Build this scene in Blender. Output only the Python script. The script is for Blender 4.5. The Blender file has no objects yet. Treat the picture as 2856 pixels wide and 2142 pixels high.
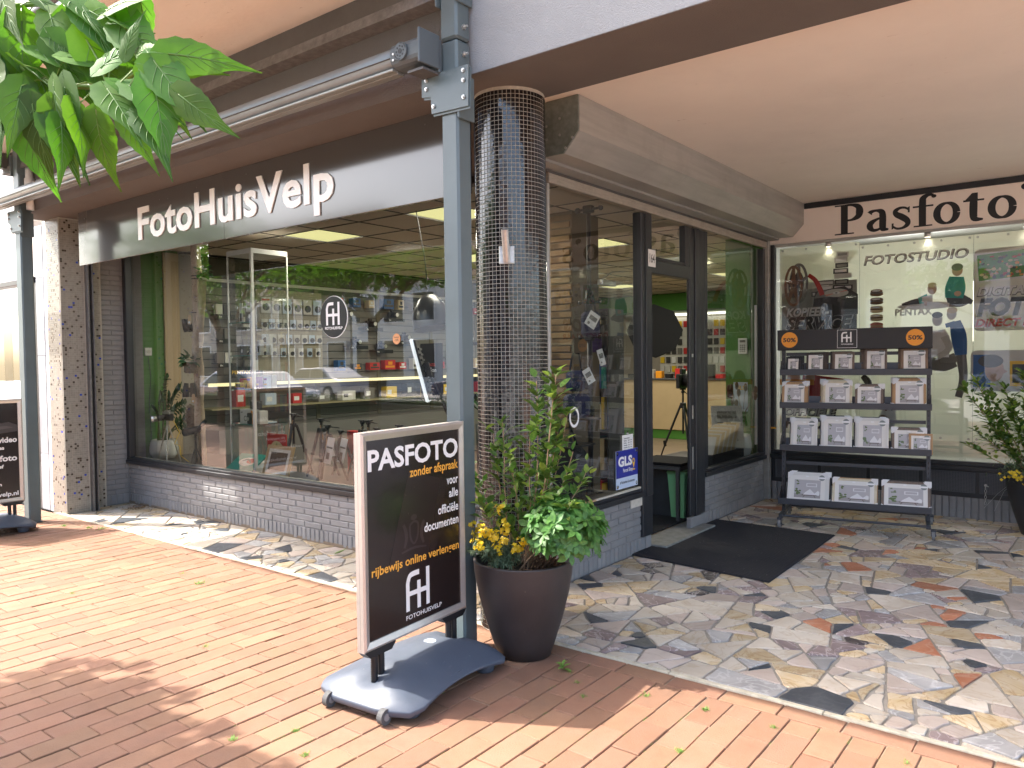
import bpy, bmesh, math, random
from mathutils import Vector, Matrix, noise as mnoise

S = bpy.context.scene
COL = S.collection
R = math.radians
PI = math.pi

# ------------------------------------------------------------------ camera
CAM_POS = Vector((2.943, -4.156, 1.55))
AX_R = Vector((0.79055812, 0.61226345, -0.01230152))
AX_U = Vector((-0.00980037, 0.03273443, 0.99941603))
AX_F = Vector((-0.61230859, 0.7899759, -0.03187888))
cam_data = bpy.data.cameras.new('camera')
cam_data.sensor_width = 36.0
cam_data.lens = 27.095
cam_data.clip_start = 0.05
cam_data.clip_end = 400.0
cam = bpy.data.objects.new('camera', cam_data)
COL.objects.link(cam)
cm = Matrix((AX_R, AX_U, -AX_F)).transposed().to_4x4()
cm.translation = CAM_POS
cam.matrix_world = cm
S.camera = cam

# ------------------------------------------------------------------ light
SUN_AZ, SUN_EL = R(28.0), R(50.5)          # the light travels towards +x and a little +y
sun_dir = Vector((math.cos(SUN_AZ) * math.cos(SUN_EL), math.sin(SUN_AZ) * math.cos(SUN_EL), -math.sin(SUN_EL)))
sun_data = bpy.data.lights.new('sun', 'SUN')
sun_data.energy = 2.0
sun_data.angle = R(0.6)
sun_data.color = (1.0, 0.95, 0.87)
sun = bpy.data.objects.new('sun', sun_data)
COL.objects.link(sun)
sun.location = (-6, -6, 12)
sun.rotation_euler = sun_dir.to_track_quat('-Z', 'Y').to_euler()
world = bpy.data.worlds.new('World')
S.world = world
world.use_nodes = True
wn, wl = world.node_tree.nodes, world.node_tree.links
wn.clear()
sky = wn.new('ShaderNodeTexSky')
sky.sky_type = 'NISHITA'
sky.sun_disc = False
sky.sun_elevation = SUN_EL
to_sun = -sun_dir
sky.sun_rotation = math.atan2(to_sun.x, to_sun.y)
sky.air_density = 1.0
sky.dust_density = 4.0
sky.ozone_density = 1.0
bg = wn.new('ShaderNodeBackground')
bg.inputs[1].default_value = 0.15
wo = wn.new('ShaderNodeOutputWorld')
wl.new(sky.outputs[0], bg.inputs[0])
wl.new(bg.outputs[0], wo.inputs[0])

S.view_settings.view_transform = 'Standard'
S.view_settings.look = 'None'
S.view_settings.gamma = 1.0
S.view_settings.use_curve_mapping = False
S.view_settings.exposure = 2.5
S.render.engine = 'CYCLES'
S.cycles.max_bounces = 10
S.cycles.diffuse_bounces = 5
S.cycles.glossy_bounces = 4
S.cycles.transmission_bounces = 6
S.cycles.transparent_max_bounces = 16
S.cycles.caustics_reflective = False
S.cycles.caustics_refractive = False
S.cycles.sample_clamp_indirect = 6.0
S.cycles.use_denoising = True


def screen(p):
    """picture position (2856 wide) and distance of a world point"""
    d = Vector(p) - CAM_POS
    w = d.dot(AX_F)
    if w < 0.05:
        return None
    return 1428 + 2149.5 * d.dot(AX_R) / w, 1071 - 2149.5 * d.dot(AX_U) / w, w


def in_view(p, m=60):
    s = screen(p)
    return s is not None and -m < s[0] < 2856 + m and -m < s[1] < 2142 + m


# ------------------------------------------------------------------ objects
def prop(o, label=None, cat=None, group=None, kind=None):
    if label: o['label'] = label
    if cat: o['category'] = cat
    if group: o['group'] = group
    if kind: o['kind'] = kind
    return o


def thing(name, label, cat, loc=(0, 0, 0), rotz=0.0, group=None, rot=None):
    o = bpy.data.objects.new(name, None)
    o.empty_display_size = 0.1
    COL.objects.link(o)
    o.location = loc
    o.rotation_euler = rot if rot else (0, 0, rotz)
    return prop(o, label, cat, group)


def link(name, me, parent=None, loc=None, rot=None, scale=None, mx=None):
    o = bpy.data.objects.new(name, me)
    COL.objects.link(o)
    if parent is not None: o.parent = parent
    if mx is not None: o.matrix_local = mx
    if loc is not None: o.location = loc
    if rot is not None: o.rotation_euler = rot
    if scale is not None: o.scale = scale
    return o


def copy_tree(o, parent=None):
    c = o.copy()
    COL.objects.link(c)
    if parent is not None: c.parent = parent
    for ch in list(o.children):
        copy_tree(ch, c)
    return c


class MB:
    """collects faces of one mesh object"""
    def __init__(self):
        self.v = []; self.f = []; self.mi = []; self.m = 0; self.sm = []; self.s = False; self.rn = []; self.r = 0.0

    def add(self, vs, fs):
        b = len(self.v)
        self.v += [tuple(x) for x in vs]
        for f in fs:
            self.f.append([b + i for i in f]); self.mi.append(self.m); self.sm.append(self.s); self.rn.append(self.r)
        return self

    def box(self, x0, y0, z0, x1, y1, z1):
        if x0 > x1: x0, x1 = x1, x0
        if y0 > y1: y0, y1 = y1, y0
        if z0 > z1: z0, z1 = z1, z0
        v = [(x0, y0, z0), (x1, y0, z0), (x1, y1, z0), (x0, y1, z0), (x0, y0, z1), (x1, y0, z1), (x1, y1, z1), (x0, y1, z1)]
        return self.add(v, [(0, 3, 2, 1), (4, 5, 6, 7), (0, 1, 5, 4), (1, 2, 6, 5), (2, 3, 7, 6), (3, 0, 4, 7)])

    def bbox(self, x0, y0, z0, x1, y1, z1, c):
        """box with chamfered edges"""
        if x0 > x1: x0, x1 = x1, x0
        if y0 > y1: y0, y1 = y1, y0
        if z0 > z1: z0, z1 = z1, z0
        c = min(c, (x1 - x0) * .49, (y1 - y0) * .49, (z1 - z0) * .49)
        bm = bmesh.new()
        bmesh.ops.create_cube(bm, size=1)
        for v in bm.verts:
            v.co = Vector((x0 if v.co.x < 0 else x1, y0 if v.co.y < 0 else y1, z0 if v.co.z < 0 else z1))
        bmesh.ops.bevel(bm, geom=bm.edges[:], offset=c, segments=1, profile=.5, affect='EDGES', clamp_overlap=True)
        self.bm(bm)
        return self

    def bm(self, bm, mx=None):
        bm.verts.ensure_lookup_table()
        for i, v in enumerate(bm.verts): v.index = i
        vs = [(mx @ v.co) if mx else v.co.copy() for v in bm.verts]
        self.add(vs, [[v.index for v in f.verts] for f in bm.faces])
        bm.free()
        return self

    def prism(self, pts, a, b, axis='z'):
        """polygon pts (2D, ccw) swept from a to b along axis"""
        n = len(pts)
        def P(p, h):
            return (p[0], p[1], h) if axis == 'z' else ((p[0], h, p[1]) if axis == 'y' else (h, p[0], p[1]))
        v = [P(p, a) for p in pts] + [P(p, b) for p in pts]
        f = [tuple(reversed(range(n))), tuple(range(n, 2 * n))] + [(i, (i + 1) % n, n + (i + 1) % n, n + i) for i in range(n)]
        return self.add(v, f)

    def lathe(self, prof, cx=0, cy=0, n=24, z0=0, caps=True):
        """profile [(r, z)...] turned round the z axis"""
        v = []
        for r, z in prof:
            for i in range(n):
                a = 2 * PI * i / n
                v.append((cx + r * math.cos(a), cy + r * math.sin(a), z0 + z))
        f = []
        for k in range(len(prof) - 1):
            for i in range(n):
                j = (i + 1) % n
                f.append((k * n + i, k * n + j, (k + 1) * n + j, (k + 1) * n + i))
        if caps:
            if prof[0][0] > 1e-4: f.append(tuple(reversed(range(n))))
            if prof[-1][0] > 1e-4: f.append(tuple(range((len(prof) - 1) * n, len(prof) * n)))
        return self.add(v, f)

    def tube(self, pts, rad, n=8, caps=True):
        """round bar along points; rad a number or one per point"""
        pts = [Vector(p) for p in pts]
        if not isinstance(rad, (list, tuple)): rad = [rad] * len(pts)
        v = []; up = None
        for i, p in enumerate(pts):
            t = (pts[min(i + 1, len(pts) - 1)] - pts[max(i - 1, 0)]).normalized()
            if up is None:
                up = Vector((0, 0, 1)) if abs(t.z) < .9 else Vector((1, 0, 0))
            a = t.cross(up)
            if a.length < 1e-5: a = t.cross(Vector((1, 0.1, 0)))
            a.normalize(); b = a.cross(t).normalized(); up = b
            for k in range(n):
                q = 2 * PI * k / n
                v.append(p + (a * math.cos(q) + b * math.sin(q)) * rad[i])
        f = []
        for i in range(len(pts) - 1):
            for k in range(n):
                j = (k + 1) % n
                f.append((i * n + k, i * n + j, (i + 1) * n + j, (i + 1) * n + k))
        if caps:
            f.append(tuple(range(n))); f.append(tuple(reversed(range((len(pts) - 1) * n, len(pts) * n))))
        return self.add(v, f)

    def disc(self, c, nrm, r, n=32, h=0.002, r2=None):
        """thin round plate, centre c, facing nrm"""
        nrm = Vector(nrm).normalized(); c = Vector(c)
        return self.tube([c, c + nrm * h], [r, r2 or r], n)

    def ball(self, c, r, n=12, m=8, sz=1.0):
        v = []; f = []
        for j in range(m + 1):
            t = PI * j / m
            for i in range(n):
                a = 2 * PI * i / n
                v.append((c[0] + r * math.sin(t) * math.cos(a), c[1] + r * math.sin(t) * math.sin(a), c[2] + r * sz * math.cos(t)))
        for j in range(m):
            for i in range(n):
                k = (i + 1) % n
                f.append((j * n + i, (j + 1) * n + i, (j + 1) * n + k, j * n + k))
        return self.add(v, f)

    def quad(self, a, b, c, d):
        return self.add([a, b, c, d], [(0, 1, 2, 3)])

    def mesh(self, name, mats):
        me = bpy.data.meshes.new(name)
        me.from_pydata(self.v, [], self.f)
        if not isinstance(mats, (list, tuple)): mats = [mats]
        for m in mats: me.materials.append(m)
        me.polygons.foreach_set('material_index', self.mi)
        me.polygons.foreach_set('use_smooth', self.sm)
        if any(self.rn):
            at = me.attributes.new('rnd', 'FLOAT', 'FACE')
            at.data.foreach_set('value', self.rn)
        me.update()
        return me

    def obj(self, name, mats, parent=None, **k):
        me = self.mesh(name, mats)
        bm = bmesh.new(); bm.from_mesh(me)
        bmesh.ops.recalc_face_normals(bm, faces=bm.faces)
        bm.to_mesh(me); bm.free()
        return link(name, me, parent, **k)


# ------------------------------------------------------------------ materials
_mats = {}


def mat(name, col, rough=0.6, metal=0.0, var=0.0, vscale=6.0, col2=None, bump=0.0, bscale=80.0, spec=0.5, rnd=0.0,
        coat=0.0, emit=None, estr=1.0, stretch=(1, 1, 1), dirt=0.0, trans=0.0, rvar=0.0, stops=None, det=4.0, speck=None):
    """one procedural material: two-scale noise colour, per-piece variation, fine relief, wear"""
    if name in _mats: return _mats[name]
    m = bpy.data.materials.new(name)
    m.use_nodes = True
    nt = m.node_tree; N = nt.nodes; L = nt.links
    b = N['Principled BSDF']
    b.inputs['Roughness'].default_value = rough
    b.inputs['Metallic'].default_value = metal
    b.inputs['Specular IOR Level'].default_value = spec
    if coat: b.inputs['Coat Weight'].default_value = coat; b.inputs['Coat Roughness'].default_value = 0.06
    c4 = (*col, 1)
    geo = N.new('ShaderNodeNewGeometry')
    mp = N.new('ShaderNodeMapping'); mp.inputs['Scale'].default_value = stretch
    L.new(geo.outputs['Position'], mp.inputs[0])
    out = None
    if stops:
        # colour picked per piece from a list
        fr = piece_random(N, L)
        cr = N.new('ShaderNodeValToRGB'); cr.color_ramp.interpolation = 'CONSTANT'
        e = cr.color_ramp.elements
        while len(e) > 1: e.remove(e[0])
        e[0].position = 0; e[0].color = (*stops[0][1], 1)
        for p, c in stops[1:]:
            q = e.new(p); q.color = (*c, 1)
        L.new(fr, cr.inputs[0]); out = cr.outputs[0]
    if out is None:
        rgb = N.new('ShaderNodeRGB'); rgb.outputs[0].default_value = c4; out = rgb.outputs[0]
    if col2 is not None or var:
        nz = N.new('ShaderNodeTexNoise'); nz.inputs['Scale'].default_value = vscale; nz.inputs['Detail'].default_value = det
        nz.inputs['Roughness'].default_value = .6
        L.new(mp.outputs[0], nz.inputs['Vector'])
        if col2 is not None:
            rp = N.new('ShaderNodeValToRGB'); rp.color_ramp.elements[0].position = .38; rp.color_ramp.elements[1].position = .66
            L.new(nz.outputs[0], rp.inputs[0])
            mx = N.new('ShaderNodeMix'); mx.data_type = 'RGBA'
            L.new(rp.outputs[0], mx.inputs[0]); L.new(out, mx.inputs[6]); mx.inputs[7].default_value = (*col2, 1)
            out = mx.outputs[2]
        if var:
            mr = N.new('ShaderNodeMapRange'); mr.inputs[1].default_value = .25; mr.inputs[2].default_value = .75
            mr.inputs[3].default_value = 1 - var; mr.inputs[4].default_value = 1 + var
            L.new(nz.outputs[0], mr.inputs[0])
            hs = N.new('ShaderNodeHueSaturation'); L.new(out, hs.inputs['Color']); L.new(mr.outputs[0], hs.inputs['Value'])
            out = hs.outputs[0]
            if rvar:
                m3 = N.new('ShaderNodeMapRange'); m3.inputs[3].default_value = max(0.02, rough - rvar); m3.inputs[4].default_value = rough + rvar
                L.new(nz.outputs[0], m3.inputs[0]); L.new(m3.outputs[0], b.inputs['Roughness'])
    if rnd:
        fr = piece_random(N, L)
        m2 = N.new('ShaderNodeMapRange'); m2.inputs[3].default_value = 1 - rnd; m2.inputs[4].default_value = 1 + rnd
        L.new(fr, m2.inputs[0])
        h2 = N.new('ShaderNodeHueSaturation'); L.new(out, h2.inputs['Color']); L.new(m2.outputs[0], h2.inputs['Value'])
        m4 = N.new('ShaderNodeMath'); m4.operation = 'MULTIPLY'; m4.inputs[1].default_value = 7.31
        m5 = N.new('ShaderNodeMath'); m5.operation = 'FRACT'
        m6 = N.new('ShaderNodeMapRange'); m6.inputs[3].default_value = .5 - rnd * .035; m6.inputs[4].default_value = .5 + rnd * .035
        L.new(fr, m4.inputs[0]); L.new(m4.outputs[0], m5.inputs[0]); L.new(m5.outputs[0], m6.inputs[0]); L.new(m6.outputs[0], h2.inputs['Hue'])
        out = h2.outputs[0]
    if dirt:
        # blotches and streaks of dirt with a shape of their own
        d1 = N.new('ShaderNodeTexNoise'); d1.inputs['Scale'].default_value = vscale * .45; d1.inputs['Detail'].default_value = 8; d1.inputs['Roughness'].default_value = .7
        L.new(geo.outputs['Position'], d1.inputs['Vector'])
        r1 = N.new('ShaderNodeValToRGB'); r1.color_ramp.elements[0].position = .5; r1.color_ramp.elements[1].position = .72
        L.new(d1.outputs[0], r1.inputs[0])
        mm = N.new('ShaderNodeMath'); mm.operation = 'MULTIPLY'; mm.inputs[1].default_value = dirt
        L.new(r1.outputs[0], mm.inputs[0])
        mx = N.new('ShaderNodeMix'); mx.data_type = 'RGBA'
        L.new(mm.outputs[0], mx.inputs[0]); L.new(out, mx.inputs[6]); mx.inputs[7].default_value = (col[0] * .35 + .01, col[1] * .33 + .009, col[2] * .3 + .007, 1)
        out = mx.outputs[2]
    if speck:
        # small marks: (scale, cover, strength, colour, stretch)
        ks, kc, kt, kcol, kst = speck
        m7 = N.new('ShaderNodeMapping'); m7.inputs['Scale'].default_value = kst; L.new(geo.outputs['Position'], m7.inputs[0])
        k1 = N.new('ShaderNodeTexNoise'); k1.inputs['Scale'].default_value = ks; k1.inputs['Detail'].default_value = 5; k1.inputs['Roughness'].default_value = .65
        L.new(m7.outputs[0], k1.inputs['Vector'])
        k2 = N.new('ShaderNodeMapRange'); k2.inputs[1].default_value = 1 - kc; k2.inputs[2].default_value = 1 - kc + .05; k2.inputs[4].default_value = kt
        L.new(k1.outputs[0], k2.inputs[0])
        k3 = N.new('ShaderNodeMix'); k3.data_type = 'RGBA'; L.new(k2.outputs[0], k3.inputs[0]); L.new(out, k3.inputs[6]); k3.inputs[7].default_value = (*kcol, 1)
        out = k3.outputs[2]
    L.new(out, b.inputs['Base Color'])
    if bump:
        bz = N.new('ShaderNodeTexNoise'); bz.inputs['Scale'].default_value = bscale; bz.inputs['Detail'].default_value = 3
        L.new(mp.outputs[0], bz.inputs['Vector'])
        bp = N.new('ShaderNodeBump'); bp.inputs['Strength'].default_value = bump; bp.inputs['Distance'].default_value = .004
        L.new(bz.outputs[0], bp.inputs['Height']); L.new(bp.outputs[0], b.inputs['Normal'])
    if emit:
        b.inputs['Emission Color'].default_value = (*emit, 1); b.inputs['Emission Strength'].default_value = estr
    if trans:
        # leaves and thin sheets let some light through
        tl = N.new('ShaderNodeBsdfTranslucent'); ms = N.new('ShaderNodeMixShader')
        hs = N.new('ShaderNodeHueSaturation'); hs.inputs['Saturation'].default_value = 1.1; hs.inputs['Value'].default_value = 1.5
        L.new(out, hs.inputs['Color']); L.new(hs.outputs[0], tl.inputs[0])
        ms.inputs[0].default_value = trans
        L.new(b.outputs[0], ms.inputs[1]); L.new(tl.outputs[0], ms.inputs[2])
        L.new(ms.outputs[0], N['Material Output'].inputs[0])
    _mats[name] = m
    return m


def piece_random(N, L):
    at = N.new('ShaderNodeAttribute'); at.attribute_name = 'rnd'
    oi = N.new('ShaderNodeObjectInfo')
    ad = N.new('ShaderNodeMath'); ad.operation = 'ADD'; L.new(at.outputs['Fac'], ad.inputs[0]); L.new(oi.outputs['Random'], ad.inputs[1])
    fr = N.new('ShaderNodeMath'); fr.operation = 'FRACT'; L.new(ad.outputs[0], fr.inputs[0])
    return fr.outputs[0]


def glass_mat(name, tint=(.93, .95, .94), boost=1.0, base=0.0, rough=0.0):
    m = bpy.data.materials.new(name); m.use_nodes = True
    N = m.node_tree.nodes; L = m.node_tree.links; N.clear()
    tr = N.new('ShaderNodeBsdfTransparent'); tr.inputs[0].default_value = (*tint, 1)
    gl = N.new('ShaderNodeBsdfGlossy'); gl.inputs['Roughness'].default_value = rough; gl.inputs[0].default_value = (1, 1, 1, 1)
    fr = N.new('ShaderNodeFresnel'); fr.inputs[0].default_value = 1.5
    ma = N.new('ShaderNodeMath'); ma.operation = 'MULTIPLY_ADD'; ma.inputs[1].default_value = boost; ma.inputs[2].default_value = base; ma.use_clamp = True
    mx = N.new('ShaderNodeMixShader'); o = N.new('ShaderNodeOutputMaterial')
    L.new(fr.outputs[0], ma.inputs[0]); L.new(ma.outputs[0], mx.inputs[0]); L.new(tr.outputs[0], mx.inputs[1]); L.new(gl.outputs[0], mx.inputs[2]); L.new(mx.outputs[0], o.inputs[0])
    return m


def stone_mat(name, base, second, vein, vscale=5.0, rough=.55, vein_amt=.5, stretch=(1, 1, 1)):
    """marble-like flagstone: clouded colour, veins, worn relief"""
    m = bpy.data.materials.new(name); m.use_nodes = True
    N = m.node_tree.nodes; L = m.node_tree.links; b = N['Principled BSDF']
    geo = N.new('ShaderNodeNewGeometry'); oi = N.new('ShaderNodeObjectInfo')
    at = N.new('ShaderNodeAttribute'); at.attribute_name = 'rnd'
    ad = N.new('ShaderNodeMath'); ad.operation = 'MULTIPLY_ADD'; L.new(oi.outputs['Random'], ad.inputs[0]); ad.inputs[1].default_value = 30
    sc = N.new('ShaderNodeMath'); sc.operation = 'MULTIPLY'; sc.inputs[1].default_value = 30; L.new(at.outputs['Fac'], sc.inputs[0]); L.new(sc.outputs[0], ad.inputs[2])
    cx = N.new('ShaderNodeCombineXYZ'); L.new(ad.outputs[0], cx.inputs[2]); L.new(ad.outputs[0], cx.inputs[0])
    va = N.new('ShaderNodeVectorMath'); L.new(geo.outputs['Position'], va.inputs[0]); L.new(cx.outputs[0], va.inputs[1])
    rot = N.new('ShaderNodeVectorRotate'); rot.rotation_type = 'Z_AXIS'; L.new(va.outputs[0], rot.inputs[0]); L.new(ad.outputs[0], rot.inputs['Angle'])
    mp = N.new('ShaderNodeMapping'); mp.inputs['Scale'].default_value = stretch; L.new(rot.outputs[0], mp.inputs[0])
    n1 = N.new('ShaderNodeTexNoise'); n1.inputs['Scale'].default_value = vscale; n1.inputs['Detail'].default_value = 7; n1.inputs['Distortion'].default_value = .6
    L.new(mp.outputs[0], n1.inputs['Vector'])
    r1 = N.new('ShaderNodeValToRGB'); r1.color_ramp.elements[0].position = .35; r1.color_ramp.elements[1].position = .68
    r1.color_ramp.elements[0].color = (*base, 1); r1.color_ramp.elements[1].color = (*second, 1)
    L.new(n1.outputs[0], r1.inputs[0])
    # veins: thin ridges where a warped noise crosses its middle value
    n2 = N.new('ShaderNodeTexNoise'); n2.inputs['Scale'].default_value = vscale * .9; n2.inputs['Detail'].default_value = 6; n2.inputs['Distortion'].default_value = 1.6
    L.new(mp.outputs[0], n2.inputs['Vector'])
    s1 = N.new('ShaderNodeMath'); s1.operation = 'SUBTRACT'; s1.inputs[1].default_value = .5; L.new(n2.outputs[0], s1.inputs[0])
    s2 = N.new('ShaderNodeMath'); s2.operation = 'ABSOLUTE'; L.new(s1.outputs[0], s2.inputs[0])
    s3 = N.new('ShaderNodeMapRange'); s3.inputs[1].default_value = 0.0; s3.inputs[2].default_value = .035; s3.inputs[3].default_value = vein_amt; s3.inputs[4].default_value = 0
    L.new(s2.outputs[0], s3.inputs[0])
    mx = N.new('ShaderNodeMix'); mx.data_type = 'RGBA'; L.new(s3.outputs[0], mx.inputs[0]); L.new(r1.outputs[0], mx.inputs[6]); mx.inputs[7].default_value = (*vein, 1)
    pr = piece_random(N, L)
    mr = N.new('ShaderNodeMapRange'); mr.inputs[3].default_value = .78; mr.inputs[4].default_value = 1.18; L.new(pr, mr.inputs[0])
    hs = N.new('ShaderNodeHueSaturation'); L.new(mx.outputs[2], hs.inputs['Color']); L.new(mr.outputs[0], hs.inputs['Value'])
    L.new(hs.outputs[0], b.inputs['Base Color'])
    b.inputs['Roughness'].default_value = rough
    n3 = N.new('ShaderNodeTexNoise'); n3.inputs['Scale'].default_value = 45; n3.inputs['Detail'].default_value = 5; L.new(geo.outputs['Position'], n3.inputs['Vector'])
    bp = N.new('ShaderNodeBump'); bp.inputs['Strength'].default_value = .35; bp.inputs['Distance'].default_value = .003
    L.new(n3.outputs[0], bp.inputs['Height']); L.new(bp.outputs[0], b.inputs['Normal'])
    return m


# ------------------------------------------------------------------ lettering
def text_mesh(body, size=1.0, bold=0.0, shear=0.0, xs=1.0, depth=0.0, align='LEFT', space=1.0, lines=1.0):
    cu = bpy.data.curves.new('lettering', 'FONT')
    cu.body = body; cu.size = size; cu.offset = bold * size; cu.shear = shear; cu.extrude = depth
    cu.align_x = align; cu.space_character = space; cu.space_line = lines; cu.resolution_u = 3
    o = bpy.data.objects.new('lettering', cu)
    COL.objects.link(o)
    bpy.context.view_layer.update()
    dg = bpy.context.evaluated_depsgraph_get()
    me = bpy.data.meshes.new_from_object(o.evaluated_get(dg))
    bpy.data.objects.remove(o)
    if xs != 1.0:
        for v in me.vertices: v.co.x *= xs
    return me


def text(body, parent, m, origin, right, up, size, name='lettering', width=None, **k):
    """flat lettering whose baseline starts at origin and runs along right"""
    me = text_mesh(body, size, **k)
    if width:
        xs = [v.co.x for v in me.vertices]
        if xs:
            w = max(xs) - min(xs); s = width / w; x0 = min(xs) if k.get('align', 'LEFT') == 'LEFT' else 0
            for v in me.vertices: v.co.x = (v.co.x - x0) * s
    me.materials.clear(); me.materials.append(m)
    r = Vector(right).normalized(); u = Vector(up).normalized(); n = r.cross(u)
    M = Matrix((r, u, n)).transposed().to_4x4(); M.translation = Vector(origin)
    return link(name, me, parent, mx=M)


def ribbon_poly(pts, n=6):
    """centre line [(x, y, width)] smoothed and widened to a closed outline strip"""
    P = [Vector(p) for p in pts]
    out = []
    if len(P) == 2:
        out = P
    else:
        for i in range(len(P) - 1):
            p0 = P[max(i - 1, 0)]; p1 = P[i]; p2 = P[i + 1]; p3 = P[min(i + 2, len(P) - 1)]
            for k in range(n):
                t = k / n
                out.append(.5 * ((2 * p1) + (p2 - p0) * t + (2 * p0 - 5 * p1 + 4 * p2 - p3) * t * t + (3 * p1 - p0 - 3 * p2 + p3) * t ** 3))
        out.append(P[-1])
    L_, R_ = [], []
    for i, p in enumerate(out):
        a = out[max(i - 1, 0)]; b = out[min(i + 1, len(out) - 1)]
        t = Vector((b.x - a.x, b.y - a.y)).normalized(); nn = Vector((-t.y, t.x))
        L_.append((p.x + nn.x * p.z / 2, p.y + nn.y * p.z / 2)); R_.append((p.x - nn.x * p.z / 2, p.y - nn.y * p.z / 2))
    return L_, R_


def flat_shapes(mb, frame, shapes, lift=0.0, step=0.0002):
    """shapes: ('r', pts) ribbons or ('p', pts) polygons in 2D, laid on frame (origin, right, up), each a hair above the last"""
    o, r, u = Vector(frame[0]), Vector(frame[1]).normalized(), Vector(frame[2]).normalized()
    nrm = r.cross(u)
    h = lift
    for s in shapes:
        if s[0] == 'm': mb.m = s[1]; continue
        W = lambda q: o + r * q[0] + u * q[1] + nrm * h
        if s[0] == 'r':
            a, b = ribbon_poly(s[1])
            vs = [W(q) for q in a] + [W(q) for q in b]; n = len(a)
            mb.add(vs, [(i, n + i, n + i + 1, i + 1) for i in range(n - 1)])
        elif s[0] == 'p':
            mb.add([W(q) for q in s[1]], [tuple(range(len(s[1])))])
        elif s[0] == 'c':
            cx, cy, rx, ry = s[1]
            mb.add([W((cx + rx * math.cos(2 * PI * i / 28), cy + ry * math.sin(2 * PI * i / 28))) for i in range(28)], [tuple(range(28))])
        h += step
    return mb


def FH_shapes(x, y, h):
    """the shop's linked F and H mark, lower left corner x, y and height h"""
    w = .085 * h * 1.25; q = lambda a, b: (x + a * h, y + b * h)
    S_ = []
    def rib(pts, ww=w): S_.append(('r', [(*q(a, b), ww) for a, b in pts]))
    k = .135 * h
    rib([(.07, 0), (.07, .62)], k)
    rib([(.07, .58), (.075, .74), (.16, .90), (.34, .935)], k)
    rib([(.32, .935), (.52, .935)], k)
    rib([(.07, .44), (.50, .44)], k * .9)
    rib([(.50, 0), (.50, .72)], k)
    rib([(.50, .44), (.86, .44)], k * .9)
    rib([(.86, 0), (.86, 1.0)], k)
    return S_


def print_on(name, parent, frame, shapes, mats, lift=0.0, step=.0002):
    mb = MB(); flat_shapes(mb, frame, shapes, lift, step)
    me = mb.mesh(name, mats)
    return link(name, me, parent)
# ================================================================== materials in use
M_PAVER = mat('clay_paver', (.265, .137, .081), .82, var=.12, vscale=9, col2=(.235, .128, .080), bump=.55, bscale=190, rnd=.15, dirt=.28, speck=(150, .40, .5, (.17, .085, .05), (1, 1, 1)))
M_JOINT = mat('joint_sand', (.25, .185, .13), .95, var=.3, vscale=30, bump=.6, bscale=200)
M_MORTAR = mat('flagstone_mortar', (.31, .285, .245), .92, var=.22, vscale=14, bump=.6, bscale=120, dirt=.35)
M_BORDER = mat('border_concrete', (.55, .5, .38), .85, var=.25, vscale=18, bump=.5, bscale=90, dirt=.4)
M_ROAD = mat('asphalt', (.12, .12, .12), .9, var=.15, vscale=3, bump=.6, bscale=150)
M_CONC = mat('pale_concrete', (.42, .40, .37), .85, var=.15, vscale=5, bump=.3, bscale=60)
M_BRICKPAINT = mat('grey_wall_paint', (.245, .24, .24), .62, var=.1, vscale=7, bump=.35, bscale=130, rnd=.05, dirt=.18)
M_WALLBACK = mat('grey_painted_joint', (.215, .21, .21), .8, var=.12, vscale=20, bump=.3)
M_FRAME = mat('anthracite_frame_paint', (.022, .024, .028), .38, var=.15, vscale=8, bump=.08, bscale=60)
M_STEEL = mat('grey_green_coated_steel', (.105, .138, .145), .42, var=.08, vscale=5, bump=.05, bscale=60, dirt=.12)
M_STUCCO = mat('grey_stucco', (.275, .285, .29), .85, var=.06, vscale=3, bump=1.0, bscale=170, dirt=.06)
M_CEIL = mat('cream_ceiling_paint', (.86, .79, .70), .8, var=.05, vscale=1.3, bump=.35, bscale=30, dirt=.10, speck=(7, .33, .5, (.35, .26, .18), (1, 3.2, 1)))
M_DARKSTEEL = mat('dark_brown_channel', (.085, .082, .078), .5, var=.15, vscale=6, dirt=.3)
M_LEDGE = mat('weathered_ledge', (.17, .16, .15), .8, var=.3, vscale=22, bump=.5, bscale=90, dirt=.5)
M_SIGN = mat('dark_gloss_fascia', (.075, .071, .066), .12, spec=.6, coat=.25)
M_LETTER = mat('cream_white_letter', (.88, .84, .78), .25, spec=.5)
M_GALV = mat('galvanised_sheet', (.40, .39, .36), .48, metal=.45, var=.14, vscale=5, stretch=(1, .25, 4), bump=.08, bscale=30, dirt=.25)
M_GALVDARK = mat('weathered_galvanised_plate', (.21, .24, .215), .5, metal=.4, var=.3, vscale=26, dirt=.15)
M_ZINC = mat('zinc_bolt', (.55, .55, .53), .35, metal=.8, var=.15, vscale=60)
M_ALU = mat('brushed_aluminium', (.62, .60, .57), .3, metal=.85, var=.06, vscale=20)
M_CASS = mat('awning_cassette_metal', (.26, .275, .26), .42, metal=.35, var=.12, vscale=14, stretch=(.3, 1, 1), bump=.05, dirt=.1)
M_CAP = mat('slate_grey_plastic_cap', (.085, .105, .115), .5, var=.05)
M_BLACK = mat('black_plastic', (.012, .012, .014), .45)
M_RUBBER = mat('grey_rubber', (.09, .09, .09), .8)
M_WHITE = mat('white_paint', (.8, .8, .78), .5, var=.03)
M_PURE = mat('white_print', (.85, .85, .84), .45)
M_OUTWHITE = mat('white_facade_plaster', (.72, .72, .70), .9, var=.05, vscale=2, bump=.2)
M_ORANGE = mat('orange_print', (.85, .33, .02), .4)
M_ORYEL = mat('amber_print', (.85, .42, .06), .4)
M_DKPRINT = mat('dark_brown_print', (.020, .013, .012), .22, coat=.2)
M_BLKPRINT = mat('black_print', (.010, .010, .011), .3)
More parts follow.
